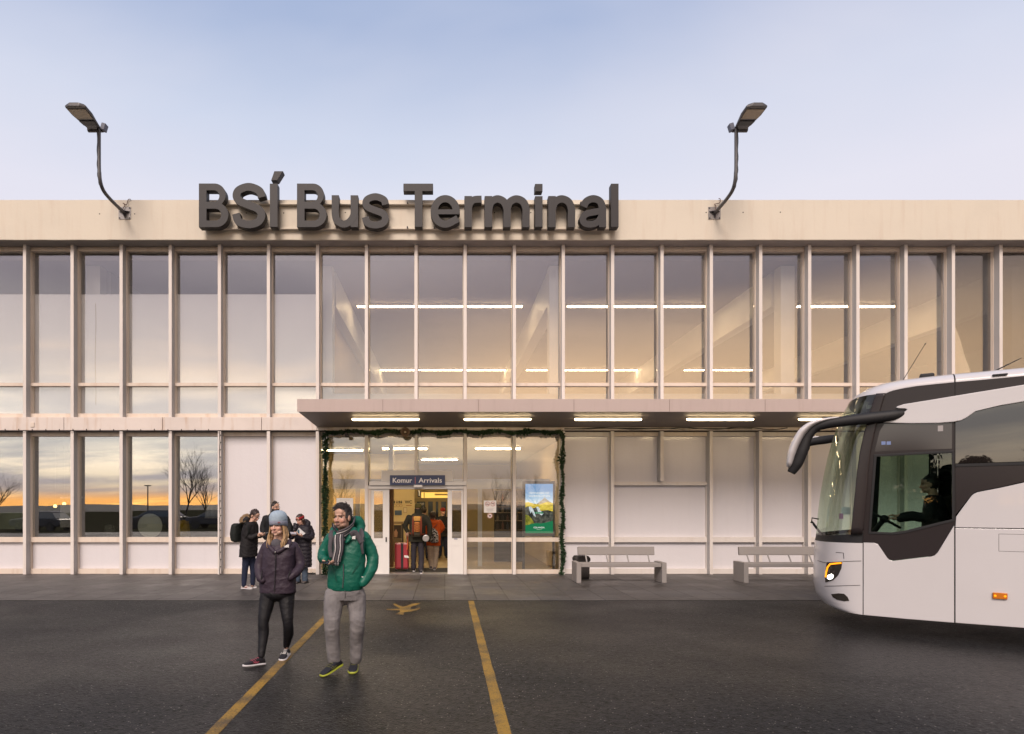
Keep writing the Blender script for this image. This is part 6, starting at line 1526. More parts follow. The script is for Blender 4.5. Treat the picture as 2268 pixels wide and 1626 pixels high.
hood = [p(cx, cy, dz) for cx, cy, dz in ((985,300,.10),(1020,300,.13),(1040,330,.14),(1035,372,.11),(1010,410,.02))]
limb(q, hood, [.045,.060,.058,.052,.030]); limb(q, [p(990,300,.10), p(960,330,.16), p(900,360,.17), p(840,370,.12), p(815,400,.04)], [.04,.06,.07,.055,.030])
garment('hood', q, M_green_j, jk, .007, .008, 4.0, 2, (8,8,10), .003)
q = MB(); limb(q, [p(990,372,-.02), p(968,420,-.085), p(930,470,-.115)], [.035,.030,.014]); limb(q, [p(850,380,.0), p(846,420,-.07), p(868,462,-.11)], [.032,.028,.014]); garment('collar', q, M_green_j, jk, .006, .003, 6.0)
q = MB(); q.tube([p(905,640,-.133), p(906,740,-.138), p(900,830,-.125)], .005, 6); q.build('zip', M_grey_j, jk)
q = MB(); q.tube(catmull([p(975,720,-.13), p(1020,640,-.12), p(1050,560,-.10)],5), .0035, 5); q.build('seam', mat('seam_green2', (.004,.06,.04), .7), jk)
q = MB(); q.tube(catmull([p(800,580,-.08), p(830,700,-.13), p(850,780,-.13)],5), .0035, 5); q.build('seam', mat('seam_green', (.004,.06,.04), .7), jk)
logo(jk, p(978,443,-.108), yaw, .078, M_ltext)
q = MB(); q.obox(p(1062,745,-.075), (1,.2,-.25), (0,1,0), (.25,0,1), .016, .003, .004); q.build('cuff_tag', M_ltext, jk)
# straps of his rucksack and the bag itself on his back
e = empty('rucksack', p(930,560,.22), 'grey rucksack with broad straps worn by the man in green', 'rucksack')
q = MB(); rings_loft(q, [(p(935,420,.26),.10,.06),(p(935,460,.26),.14,.09),(p(935,620,.25),.15,.10),(p(935,720,.24),.14,.09),(p(935,745,.24),.10,.06)], yaw, 24, 3.0); garment('pack', q, M_grey_j, e, .01, .006, 2.0)
for pts in (((838,375,.10),(820,392,-.02),(808,440,-.075),(800,520,-.105),(812,590,-.12)), ((1030,365,.12),(1046,392,.0),(1052,440,-.06),(1050,500,-.075),(1058,560,-.06))):
    q = MB(); q.tube(catmull([p(*t) for t in pts], 6), [(.012,.036)]*12+[(.010,.024)]*13, 10, up=(0,-1,0)); q.build('strap', M_grey_j, e, smooth=True)
q = MB(); q.tube(catmull([p(1052,470,-.085), p(1000,395,-.09), p(960,410,-.12)],4), [(.01,.03)]*9, 8, up=(0,-1,0)); q.build('hem', M_grey_j, jk)
# striped scarf: each stripe runs its whole length
M_sc = [cloth('scarf_grey', (.085,.078,.088)), cloth('scarf_white', (.50,.47,.47)), cloth('scarf_dark', (.018,.017,.024))]
q = MB()
def ribbon(pts, w, dirs, nst, ms, r=.0065):
    pp = catmull(pts, 7)
    for k in range(nst):
        off = (k/(nst-1)-.5)*w
        q.tube([v + Vector(dirs)*off for v in pp], [(r*1.1, r*1.35)]*len(pp), 6, ms[k % len(ms)])
sm = [0,1,2,0,2,1,0,2]
pat = [0,1,2,0,0,2,1,2,0]
ribbon([p(985,300,.08), p(975,345,-.02), p(930,385,-.095), p(880,408,-.125), p(846,418,-.12)], .095, Vector((.30,0,.95)), 9, pat)
ribbon([p(838,340,.05), p(842,372,-.05), p(866,400,-.105), p(900,430,-.12)], .085, Vector((-.6,0,.75)), 8, pat)
ribbon([p(985,310,.08), p(960,330,.14), p(900,345,.13), p(845,340,.06)], .08, Vector((0,0,1)), 8, pat)
ribbon([p(868,408,-.135), p(864,450,-.15), p(866,520,-.165), p(852,590,-.165), p(846,628,-.160)], .082, Vector((1,0,.1)), 9, pat)
ribbon([p(884,408,-.13), p(886,470,-.145), p(880,540,-.155), p(874,575,-.155)], .055, Vector((1,0,.05)), 7, pat[1:])
for k in range(22):
    x = 820+k*2.4; q.tube([p(x,624,-.16), p(x-1+rg.uniform(-2,2),650+rg.uniform(-4,5),-.162)], .0032, 5, pat[k % 9])
q.build('scarf', M_sc, W2, smooth=True)
# grey jeans
M_jean = cloth('jeans_grey', (.20,.188,.19), .85, .7, 6.0, .8, 11.0, vcol=(.095,.09,.095))
q = MB(); rings_loft(q, [(p(925,800,.02),.165,.115),(p(925,860,.02),.185,.128),(p(922,920,.02),.19,.125)], yaw, 24, 2.4)
limb(q, [p(835,890,.0), p(822,1000,-.05), p(815,1120,-.10), p(822,1250,-.06), p(830,1398,-.03)], [.108,.098,.082,.074,.069]); limb(q, [p(1005,890,.02), p(1014,1000,.0), p(1016,1120,-.05), p(1008,1250,.02), p(1004,1392,.06)], [.106,.095,.078,.071,.067])
q.ell(p(920,905,.01), (.085,.08,.082), nu=20, nv=14); garment('jeans', q, M_jean, W2, .007, .0065, 7.0, 2, (5,5,11), .002, mask=lambda c: .18 + .75*math.exp(-((c.z-.50)/.11)**2) + .8*math.exp(-((c.z-.12)/.10)**2) + .6*math.exp(-((c.z-.86)/.09)**2))
M_jseam = cloth('jeans_seam', (.10,.095,.097))
q = MB(); q.tube(catmull([p(918,852,-.115), p(920,890,-.118), p(918,925,-.098)],4), .0045, 5); q.build('fly', M_jseam, W2)
q = MB(); q.tube(catmull([p(800,868,-.085), p(786,900,-.07), p(768,925,-.03)],4), .0045, 5); q.build('pocket_edge', M_jseam, W2)
M_snav = cloth('trainer_navy', (.014,.015,.022), .6); M_slime = mat('sole_lime', (.30,.33,.03), .5); M_sdk = mat('trainer_olive', (.10,.10,.03), .6)
shoe(W2, p(893,1432,.02)+Vector((0,.0,-.02)), Vector((p(735,1528,-.17).x, 6.47, .004)), m_up=M_snav, m_sole=M_slime, accent=M_sdk, s=1.12)
shoe(W2, Vector((p(1004,1480,.2).x, 6.86, .03)), Vector((p(985,1505,.0).x, 6.58, .003)), m_up=M_snav, m_sole=M_slime, accent=M_sdk, s=1.12)
# hair: dark on top, greying at the sides
M_hdark = mat('hair_dark', (.014,.010,.010), .5, .5, 40.0, vcol=(.05,.042,.04)); M_hgrey = mat('hair_grey', (.085,.08,.082), .6, .6, 60.0, vcol=(.02,.018,.018))
hair_cap('hair', HM, W2, M_hdark, hs, lambda v: v.z > .072 or (v.y < .02 and v.z > .05) or (v.y < -.03 and v.z > -.05), 750, .034, 5, (.080,.101,.095), lambda v: Vector((v.x*4+.5, .30 - v.y*3, .10)).normalized(), .0024, .2, 1.0, .8)
hair_cap('hair_side', HM, W2, M_hgrey, hs, lambda v: abs(v.x) > .050 and -.012 < v.z < .075 and -.07 < v.y < .045, 200, .016, 6, (.080,.101,.093), lambda v: Vector((0,-.8,-.4)), .0022, 0, 1.0, .3)
e = empty('phone', p(780,625,-.22), 'dark phone held by the man in the green jacket', 'phone')
q = MB(); q.obox(p(776,629,-.215), (1,-.1,-.12), (.05,.9,.35), (.12,-.3,1), .056, .036, .005); q.build('case', M_black, e, bevel=.004)
q = MB(); q.obox(p(776,629,-.215)+Vector((.0007,-.002,.0058)), (1,-.1,-.12), (.05,.9,.35), (.12,-.3,1), .051, .032, .0006); q.build('screen', gloss_dark('phone_glass', (.02,.02,.025), 1.6, .05), e)
# ---------- the three people waiting by the white panels ----------
# woman in dark parka with rucksack, looking at her phone
p = px(560, 1200, 5.808, 13.35); yaw = R(62)
Hc = p(366, 345); HM = frame(Hc, R(58), R(-26)); hs = 1.0
q = MB(); head_prims(q, HM, hs, p(310,455,.0)); rings_loft(q, [(p(300,450),.10,.08),(p(285,620),.15,.11),(p(275,900),.15,.11)], yaw)
limb(q, [p(250,900), p(222,1120), p(208,1340)], [.06,.05,.035]); limb(q, [p(320,900,.08), p(335,1120,.1), p(328,1330,.12)], [.06,.05,.035])
limb(q, [p(345,640,-.1), p(392,612,-.12)], [.034,.028]); hand_prims(q, p(392,612,-.12), Vector((1,-.3,.35)), Vector((.2,.5,-1)), .7, 1.0); hand_prims(q, p(440,628,.02), Vector((1,-.5,.15)), Vector((-.3,.2,1)), .6, 1.0, -1); limb(q, [p(390,640,.05), p(440,628,.02)], [.034,.028])
T1 = make_person(q, .0055, HM, (.50,.31,.23), 'person in dark parka with fur hood, jeans and white trainers looking down at a phone', p(280,1380), hs, brow=(.03,.02,.015))
M_parka = cloth('parka_dark', (.012,.0105,.012), .7, .4, 30.0)
q = MB(); rings_loft(q, [(p(318,428),.09,.08),(p(305,470),.17,.11),(p(292,560),.19,.135),(p(284,680),.185,.14),(p(275,800),.195,.15),(p(268,925),.205,.155)], yaw, 28, 2.4)
limb(q, [p(262,500,-.12), p(268,620,-.14), p(318,652,-.15), p(392,615,-.13)], [.075,.066,.058,.045]); limb(q, [p(350,500,.13), p(370,620,.12), p(440,632,.03)], [.072,.06,.044])
jk = garment('parka', q, M_parka, T1, .009, .009, 2.0, 2, (8,8,10))
q = MB(); rg = random.Random(3)
for k in range(1500):
    a = rg.random()*6.28; t = rg.random()*6.28
    rr_ = rg.uniform(.35,1.0); c = p(214,378) + Vector((.075*math.cos(a), .085*math.sin(a)*.6, .065*math.sin(a)+.035*math.cos(a)))*rr_; d = Vector((math.cos(a)+rg.uniform(-.6,.6), math.sin(a)*.6+rg.uniform(-.6,.6), math.sin(a)+rg.uniform(-.5,.5))).normalized()
    q.tube([c, c+d*.025+Vector((0,0,-.004)), c+d*.046+Vector((0,0,-.012))], [.0045,.003,.0008], 4)
q.build('fur_trim', mat('fur', (.33,.22,.12), .8, .7, 60.0, vcol=(.12,.07,.035)), jk, smooth=True)
q = MB(); limb(q, [p(250,400,.0), p(225,440,.02), p(235,480,.02)], [.07,.085,.07]); garment('hood', q, M_parka, jk, .01, .006, 1.0)
M_bun = mat('hair_brown', (.022,.012,.010), .45, .5, 40.0, vcol=(.05,.025,.02))
hair_cap('hair', HM, T1, M_bun, hs, lambda v: v.z > .055 or v.y < -.02 and v.z > -.06 or (v.y < .04 and v.z > .02), 160, .030, 3, (.080,.102,.094), lambda v: Vector((0,-.9,-.2)), .004, 0, 1.0, .12)
q = MB(); limb(q, [HM @ Vector((0,-.10,.01)), HM @ Vector((0,-.13,-.05)), HM @ Vector((0,-.10,-.11))], [.03,.035,.025]); garment('hair_tail', q, M_bun, T1, .006, .004, 1.0)
def glasses(parent, HM, hs):
    q = MB()
    for sx in (-1,1):
        c = Vector((sx*.033,.092,.0)); q.tube([HM @ ((c + Vector((.024*math.cos(t), -.004*abs(math.cos(t)), .018*math.sin(t))))*hs) for t in np.linspace(0,6.283,17)], .0026, 5)
        q.tube([HM @ (Vector(v)*hs) for v in ((sx*.057,.088,.004),(sx*.076,.03,.006),(sx*.079,-.02,.0))], .0024, 5)
    q.tube([HM @ (Vector(v)*hs) for v in ((-.010,.096,.003),(.010,.096,.003))], .0026, 5); q.build('glasses', M_black, parent)
glasses(T1, HM, hs)
M_denim = cloth('denim_blue', (.016,.022,.050), .8, .4, 8.0, .2, 260.0)
q = MB(); rings_loft(q, [(p(275,860),.14,.11),(p(270,930),.16,.12)], yaw); limb(q, [p(242,940), p(220,1120), p(205,1330)], [.088,.064,.048]); limb(q, [p(318,940,.08), p(335,1120,.1), p(330,1310,.12)], [.085,.062,.048]); garment('jeans', q, M_denim, T1, .009, .004, 3.0)
M_tr_w = mat('trainer_white', (.52,.48,.45), .6, .4, 60.0); M_tr_r = mat('trainer_red', (.30,.05,.05), .5)
for hx, hy, tx, ty in ((172,1385,330,1388),(300,1360,388,1375)):
    a = G((560+hx/5.808)/1.1023, (1200+hy/5.808)/1.1023); b = G((560+tx/5.808)/1.1023, (1200+ty/5.808)/1.1023); a = Vector((a.x, a.y, .006)); d = (Vector((b.x,b.y-.05,.006))-a).normalized()
    shoe(T1, a, a+d*.27, m_up=M_tr_w, m_sole=M_swht, accent=M_tr_r)
e = empty('rucksack', p(110,580,.1), 'black rucksack worn on the back of the person in the fur hooded parka', 'rucksack')
q = MB(); rings_loft(q, [(p(135,450,.06),.11,.05),(p(122,480,.06),.15,.085),(p(110,600,.06),.16,.10),(p(118,690,.06),.15,.085),(p(135,715,.06),.11,.05)], yaw, 24, 3.0); garment('pack', q, cloth('pack_black', (.010,.013,.012), .7), e, .01, .005, 2.0)
q = MB(); q.tube(catmull([p(140,460,-.06), p(215,440,-.14), p(275,520,-.20), p(255,640,-.19), p(160,690,-.08)], 5), [(.006,.03)]*21, 8); q.build('strap', cloth('strap_black', (.008,.010,.010)), e, smooth=True)
e = empty('phone', p(515,592), 'phone with pale screen held by the person in the fur hooded parka', 'phone')
q = MB(); q.obox(p(510,592,-.02), (1,.0,.25), (-.1,1,.1), (-.25,0,1), .065, .034, .005); q.build('case', mat('phone_grey', (.10,.10,.11), .3), e)
# bearded man behind
p = px(560, 1200, 5.808, 14.2); yaw = R(40)
Hc = p(655, 228); HM = frame(Hc, R(52), R(2)); hs = 1.0
beard = lambda v: (.95 if (v.z < -.035 and v.y > .0 and v.z > -.13 and not (abs(v.x) < .02 and -.075 < v.z < -.062)) else 0)
q = MB(); head_prims(q, HM, hs, p(640,340)); rings_loft(q, [(p(650,335),.11,.08),(p(655,600),.17,.12),(p(655,900),.16,.12)], yaw); limb(q, [p(600,900), p(595,1150), p(592,1300)], [.07,.055,.045]); limb(q, [p(690,900,.1), p(695,1150,.1), p(695,1290,.1)], [.07,.055,.045])
T2 = make_person(q, .0055, HM, tone_m, 'person with beard and glasses in black jacket standing behind the pale knit hat', p(650,1310), hs, brow=(.03,.02,.015), stub=(.045,.028,.022), stubf=beard)
M_bjk = cloth('jacket_black', (.009,.010,.012), .7)
q = MB(); rings_loft(q, [(p(645,305),.085,.08),(p(650,345),.17,.11),(p(660,420),.235,.14),(p(660,600),.225,.15),(p(655,830),.21,.15)], yaw, 28, 2.4)
limb(q, [p(520,385,-.05), p(480,520,-.08), p(505,640,-.16), p(560,660,-.2)], [.085,.074,.062,.05]); limb(q, [p(800,390,.06), p(850,500,.04), p(830,620,-.06)], [.085,.074,.055]); limb(q, [p(640,290), p(650,325)], [.078,.088])
garment('jacket', q, M_bjk, T2, .009, .009, 5.0, 2, (8,8,10))
hair_cap('hair', HM, T2, mat('hair_short', (.028,.020,.017), .5, .5, 60.0, vcol=(.06,.05,.045)), hs, lambda v: v.z > .078 or (v.y < .045 and v.z > .03) or (v.y < -.02 and v.z > -.07), 170, .022, 8, (.079,.100,.094), lambda v: Vector((0,.3,.4)), .003, 0, 1.0, .35)
glasses(T2, HM, hs)
q = MB(); rg = random.Random(5)
for k in range(150):
    a = rg.uniform(-1.3,1.3); z = rg.uniform(-.12,-.045); b = Vector((.062*math.sin(a)*(1+z*1.2), .03+.058*math.cos(a), z)); q.ell(HM @ b, .007, nu=6, nv=4)
q.build('beard', mat('beard_brown', (.035,.022,.017), .7, .6, 80.0), T2, smooth=True)
q = MB(); limb(q, [p(600,850), p(595,1100), p(592,1300)], [.10,.08,.07]); limb(q, [p(690,850,.1), p(695,1100,.1), p(695,1290,.1)], [.10,.08,.07]); garment('trousers', q, cloth('trousers_dark', (.02,.02,.022)), T2, .01, .005, 2.0)
for cx in (592, 695):
    b = p(cx,1310,.1); shoe(T2, Vector((b.x-.02,b.y+.08,.006)), Vector((b.x+.06,b.y-.18,.006)), m_up=M_sblk, m_sole=M_black)
# woman with red headband and guidebook
p = px(560, 1200, 5.808, 14.35); yaw = R(-22)
Hc = p(1003, 400); HM = frame(Hc, R(-30), R(-24)); hs = 1.0
q = MB(); head_prims(q, HM, hs, p(1030,500,.04)); rings_loft(q, [(p(1035,490,.03),.11,.08),(p(1040,700),.11,.07),(p(1040,1000),.10,.06)], yaw); limb(q, [p(975,1050), p(968,1250)], [.055,.04]); limb(q, [p(1065,1050,.05), p(1070,1250,.04)], [.055,.04])
limb(q, [p(1070,640,-.2), p(1030,630,-.24)], [.034,.028]); hand_prims(q, p(1032,632,-.25), p(965,608,-.3)-p(1032,632,-.25), Vector((-.1,.2,1)), .5, 1.0, 1); limb(q, [p(880,640,-.15), p(905,625,-.2)], [.03,.028]); hand_prims(q, p(900,630,-.2), Vector((.5,-.6,.3)), Vector((.1,.2,1)), .6, 1.0, -1)
T3 = make_person(q, .0055, HM, (.58,.36,.28), 'person with red headband and long dark quilted coat reading an open guidebook', p(1020,1310), hs, brow=(.03,.02,.015), lip=(.42,.16,.14))
M_quilt = cloth('coat_quilted', (.013,.011,.018), .5, .3, 20.0)
q = MB(); rings_loft(q, [(p(1040,470,.05),.10,.085),(p(1045,510,.04),.19,.115),(p(1045,600,.03),.205,.14),(p(1045,740,.03),.20,.145),(p(1045,900,.03),.205,.15),(p(1045,1070,.03),.200,.15)], yaw, 28, 2.4)
limb(q, [p(935,520,-.02), p(872,600,-.06), p(880,650,-.14), p(905,632,-.2)], [.078,.07,.06,.045]); limb(q, [p(1130,520,.06), p(1168,620,.02), p(1130,668,-.1), p(1050,640,-.22)], [.082,.075,.066,.047])
def quilt(c): 
    k = math.sin(c.z*2*math.pi/.085); return c + Vector((0,0,0)) + Vector(((c.x-p(1045,700).x)*.014*k, (c.y-14.38)*.02*k, 0))
jk = garment('coat', q, M_quilt, T3, .009, .006, 6.0, 1, (8,8,8), fn=quilt)
q = MB(); limb(q, [p(1085,420,.04), p(1110,450,.06), p(1100,500,.04), p(1060,520,.0)], [.05,.07,.065,.04]); limb(q, [p(930,470,.0), p(945,500,-.03)], [.045,.05]); garment('hood', q, M_quilt, jk, .009, .006, 3.0)
hair_cap('hair', HM, T3, M_bun, hs, lambda v: v.z > .055 or v.y < -.0 and v.z > -.11 or (v.y < .045 and v.z > .0), 150, .035, 4, (.081,.103,.095), lambda v: Vector((0,-.3,-.9)), .0045, .3, 1.0, .15)
q = MB(); rg = random.Random(6)
for k in range(60):
    sd = rg.choice((-1,1)); bk = rg.random(); l_ = [Vector((sd*.078,.03-.08*bk,.0)), Vector((sd*.088,.03-.08*bk,-.07)), Vector((sd*(.085+.02*rg.random()),.04-.08*bk,-.15)), Vector((sd*(.07+.03*rg.random()),.05-.08*bk,-.19))]; q.tube(catmull([HM @ v for v in l_],3), [.008]*7+[.006,.004,.002], 5)
q.build('hair', M_bun, T3, smooth=True)
q = MB(); rings = []
for z, g_2 in ((.022,.092),(.026,.098),(.05,.099),(.074,.094),(.077,.086)): rings.append([HM @ Vector((g_2*.87*math.cos(t), -.018+g_2*1.08*math.sin(t), z+.006*math.sin(t))) for t in np.linspace(0,2*math.pi,32,endpoint=False)])
q.loft(rings, cap=False); q.build('headband', mat('headband_red', (.30,.010,.016), .9, .4, 60.0, .4, 150.0), T3, smooth=True)
M_denim2 = cloth('denim_pale', (.060,.085,.125), .8, .4, 12.0, .2, 200.0)
q = MB(); limb(q, [p(975,1000), p(966,1130), p(966,1255)], [.085,.07,.062]); limb(q, [p(1068,1000,.05), p(1070,1130,.04), p(1072,1255,.04)], [.085,.07,.062]); garment('jeans', q, M_denim2, T3, .009, .006, 3.0)
M_boot = cloth('boot_grey', (.085,.070,.066), .8)
for cx, cy in ((963,1308),(1068,1308)):
    b = G((560+cx/5.808)/1.1023, (1200+cy/5.808)/1.1023); shoe(T3, Vector((b.x+.02,b.y+.20,.006)), Vector((b.x-.03,b.y-.06,.006)), m_up=M_boot, m_sole=M_black, s=1.15, accent=M_conc)
e = empty('guidebook', p(965,570,-.28), 'open guidebook with a green landscape cover held by the person in the red headband', 'book')
q = MB(); q.add([p(945,578,-.30), p(985,518,-.24), p(1075,598,-.20), p(1035,625,-.27)], [(0,1,2,3)]); q.add([v+Vector((.004,.012,.004)) for v in (p(945,578,-.30), p(985,518,-.24), p(1075,598,-.20), p(1035,625,-.27))], [(3,2,1,0)])
q.build('cover', mat('book_cover', (.55,.55,.56), .5), e, recalc=False)
q = MB(); q.add([p(952,578,-.304), p(982,528,-.246), p(1045,588,-.215), p(1010,612,-.27)], [(0,1,2,3)]); q.build('picture', mat('book_green', (.015,.13,.05), .5, .9, 14.0, vcol=(.05,.07,.16), stretch=(1,1,2)), e, recalc=False)
q = MB(); q.add([p(945,578,-.30), p(860,572,-.26), p(872,598,-.32), p(952,602,-.33)], [(0,1,2,3)]); q.add([v+Vector((0,0,-.012)) for v in (p(945,578,-.30), p(860,572,-.26), p(872,598,-.32), p(952,602,-.33))], [(3,2,1,0)]); q.build('pages', mat('book_pages', (.34,.33,.38), .6), e, recalc=False)

# ---------- travellers going in ----------
p = px(940, 1180, 6.775, 16.75); yaw = R(180)
Hc = p(548, 415); HM = frame(Hc, R(180), R(0)); hs = 1.0
q = MB(); head_prims(q, HM, hs, p(548,520)); rings_loft(q, [(p(548,510),.11,.08),(p(540,700),.16,.12),(p(530,950),.16,.12)], yaw); limb(q, [p(470,960), p(470,1200,.05), p(478,1400,.1)], [.055,.045,.035]); limb(q, [p(590,960), p(600,1200,-.03), p(598,1430,-.1)], [.055,.045,.035])
limb(q, [p(345,760,.02), p(366,812,.02)], [.034,.03]); hand_prims(q, p(362,805,.02), Vector((.1,0,-1)), Vector((0,1,.2)), .9, 1.0)
T4 = make_person(q, .006, HM, tone_g, 'person seen from behind in olive coat and knit hat wheeling a red suitcase', p(540,1480), hs, sock=False)
M_olive = cloth('coat_olive', (.032,.030,.020), .8)
q = MB(); rings_loft(q, [(p(548,500),.11,.09),(p(548,530),.19,.115),(p(545,600),.225,.135),(p(535,760),.215,.14),(p(528,880),.215,.145),(p(525,968),.215,.145)], yaw, 28, 2.4)
limb(q, [p(395,570), p(340,690,.02), p(345,740,.03), p(362,790,.02)], [.08,.07,.062,.05]); limb(q, [p(685,575), p(735,700), p(735,850,.05), p(720,940,.06)], [.082,.074,.065,.05]); limb(q, [p(548,440), p(548,505)], [.095,.105])
garment('coat', q, M_olive, T4, .009, .008, 3.0, 2, (8,8,10))
hat(T4, HM, hs, -.01, [(.0,.086,.108),(.04,.092,.112),(.08,.090,.108),(.11,.080,.096),(.13,.058,.07),(.14,.012,.014)], mat('knit_olive', (.13,.11,.030), .9, .6, 60.0, .5, 120.0, vcol=(.07,.06,.02)), None, .04)
q = MB(); limb(q, [p(480,960), p(472,1180,.04), p(470,1390,.08)], [.09,.075,.068]); limb(q, [p(590,960), p(602,1200,-.02), p(592,1430,-.08)], [.092,.078,.07]); garment('trousers', q, cloth('trousers_plum', (.034,.030,.038), .8), T4, .009, .010, 4.0, 2, (7,7,12))
for cx, cy, dz in ((475,1465,0),(597,1500,0)):
    b = G((940+cx/6.775)/1.1023, (1180+cy/6.775)/1.1023, .014); shoe(T4, Vector((b.x,b.y+.01,.016)), Vector((b.x+.01,b.y+.28,.014)), m_up=M_sblk, m_sole=M_swht, accent=M_ltext)
e = empty('rucksack', p(530,700,-.3), 'orange and yellow hiking rucksack on the back of the person in the olive coat', 'rucksack')
M_rorange = cloth('pack_orange', (.52,.20,.045), .7); M_rred = cloth('pack_red', (.22,.045,.02), .7)
q = MB(); rings_loft(q, [(p(530,540,-.22),.10,.05),(p(530,560,-.24),.125,.085),(p(528,700,-.25),.14,.10),(p(525,830,-.24),.145,.10),(p(525,890,-.2),.12,.07)], yaw, 24, 3.0); pk = garment('pack', q, mat('pack_olive', (.06,.05,.03), .8), e, .009, .006, 1.0)
q = MB(); rings_loft(q, [(p(532,545,-.31),.085,.03),(p(532,570,-.335),.100,.035),(p(530,622,-.34),.085,.035)], yaw, 20, 3.0); garment('lid', q, cloth('pack_yellow', (.56,.30,.07), .7), e, .007, .004, 2.0)
q = MB(); rings_loft(q, [(p(530,640,-.335),.068,.03),(p(530,720,-.35),.075,.035),(p(528,805,-.345),.075,.03)], yaw, 20, 3.0); garment('pocket', q, M_rorange, e, .007, .006, 3.0)
q = MB()
for sx in (-1,1): q.tube([p(530+sx*62,550,-.33), p(530+sx*66,640,-.355), p(530+sx*68,800,-.345), p(530+sx*60,860,-.30)], [.020,.024,.026,.02], 8)
q.tube([p(455,850,-.27), p(400,815,-.12)], [.02,.02], 6); q.tube([p(600,850,-.27), p(650,840,-.15)], [.02,.02], 6); q.build('side_band', M_rred, e, smooth=True)
q = MB()
for k in range(5):
    y0, y1 = 655+k*28, 683+k*28; q.tube([p(485,y0,-.39), p(575,y1,-.39)], .004, 5); q.tube([p(575,y0,-.392), p(485,y1,-.392)], .004, 5)
q.build('lace', M_rred, e)
c = p(676,910,-.28); e = empty('cooking_pot', c, 'round steel cooking pot dangling from the orange rucksack', 'pot')
q = MB(); lathe(q, c, [(-.05,.001),(-.05,.075),(-.046,.085),(-.03,.088),(.04,.088),(.045,.08),(.045,.001)], 28); q.build('body', mat('pot_steel', (.42,.40,.39), .35, .3, 10.0, metal=.7), e, smooth=False); q = MB(); q.tube(catmull([c+Vector((0,0,.085)), c+Vector((-.02,.0,.13)), c+Vector((-.05,.05,.17))],4), .006, 6); q.build('handle', M_black, e)
# red suitcase
M_case = mat('case_red', (.26,.022,.032), .35, .3, 6.0)
ZS_ = 16.95
X = lambda cx: fx(D(cx), ZS_); Zv = lambda cy: fz(E(cy), ZS_)
e = empty('suitcase', (X(275), ZS_, .014), 'red hard shell suitcase wheeled into the lobby on its handle', 'suitcase')
q = MB(); q.box(X(160), X(390), ZS_, ZS_+.26, .07, Zv(985)); q.build('shell', M_case, e, bevel=.035)
q = MB()
for a_, b_ in ((195,262),(305,370)): q.box(X(a_), X(b_), ZS_-.012, ZS_, .12, Zv(1010))
q.build('ridge', mat('case_red_bright', (.36,.035,.05), .3), e, bevel=.008)
q = MB(); q.box(X(264), X(302), ZS_-.006, ZS_+.002, .08, Zv(988)); q.build('zip_band', M_black, e)
q = MB()
for cx in (185, 370): q.tube([(X(cx)-.02, ZS_+.04, .045), (X(cx)+.02, ZS_+.04, .045)], .03, 14); q.tube([(X(cx)-.02, ZS_+.22, .045), (X(cx)+.02, ZS_+.22, .045)], .03, 14)
q.build('castor', M_black, e)
q = MB(); q.tube([(X(352), ZS_+.13, Zv(985)), (X(360), ZS_+.02, Zv(820))], .010, 8); q.tube([(X(380), ZS_+.13, Zv(985)), (X(384), ZS_+.02, Zv(820))], .010, 8); q.tube([(X(354), ZS_+.02, Zv(818)), (X(390), ZS_+.02, Zv(818))], .014, 8); q.build('handle', mat('case_handle', (.35,.33,.32), .4, metal=.6), e)
q = MB(); q.tube(catmull([(X(368), ZS_-.03, Zv(845)), (X(376), ZS_-.04, Zv(960)), (X(366), ZS_-.03, Zv(1100))],4), [(.005,.016)]*9, 6); q.build('strap', mat('strap_orange', (.52,.10,.02), .6), e)
q = MB(); q.add([(X(318), ZS_-.02, Zv(1190)), (X(380), ZS_-.03, Zv(1195)), (X(402), ZS_-.035, Zv(1222)), (X(392), ZS_-.03, Zv(1236)), (X(318), ZS_-.02, Zv(1225))], [(0,1,2,3,4)]); q.build('luggage_tag', M_paper, e)
# companion in orange
p = px(940, 1180, 6.775, 17.6); yaw = R(172)
Hc = p(795, 540); HM = frame(Hc, R(165), R(-14)); hs = .98
q = MB(); head_prims(q, HM, hs, p(800,625)); rings_loft(q, [(p(805,615),.10,.08),(p(810,800),.15,.11),(p(800,1010),.15,.11)], yaw); limb(q, [p(750,1040), p(755,1250), p(765,1400)], [.055,.04,.035]); limb(q, [p(850,1040), p(840,1250), p(820,1410)], [.055,.04,.035])
T5 = make_person(q, .006, HM, tone_g, 'person seen from behind in bright orange jacket and beige trousers inside the doorway', p(810,1440), hs, sock=False)
M_or = cloth('jacket_orange', (.56,.085,.008), .6)
q = MB(); rings_loft(q, [(p(800,600),.10,.09),(p(805,640),.18,.115),(p(812,760),.195,.13),(p(805,900),.19,.135),(p(800,1028),.20,.135)], yaw, 28, 2.4)
limb(q, [p(700,660), p(668,760,.05), p(690,850,.1)], [.072,.064,.05]); limb(q, [p(900,650), p(945,735,.02), p(915,790,.1)], [.08,.075,.06]); limb(q, [p(760,620,-.05), p(800,650,-.08), p(850,640,-.05)], [.06,.075,.06])
garment('jacket', q, M_or, T5, .009, .009, 4.0, 2, (8,8,10))
hair_cap('hair', HM, T5, mat('hair_chestnut', (.040,.022,.014), .5, .5, 40.0, vcol=(.09,.05,.03)), hs, lambda v: v.y < .03 and v.z > -.09 or v.z > .06, 200, .03, 9, (.083,.106,.098), lambda v: Vector((0,-.2,-.9)), .0045, .3, 1.0, .3)
q = MB(); limb(q, [p(748,1020), p(752,1200), p(765,1400)], [.09,.075,.066]); limb(q, [p(850,1020), p(842,1200), p(822,1395)], [.09,.076,.068]); garment('trousers', q, cloth('trousers_beige', (.40,.31,.23), .85), T5, .009, .012, 5.0, 2, (7,7,8))
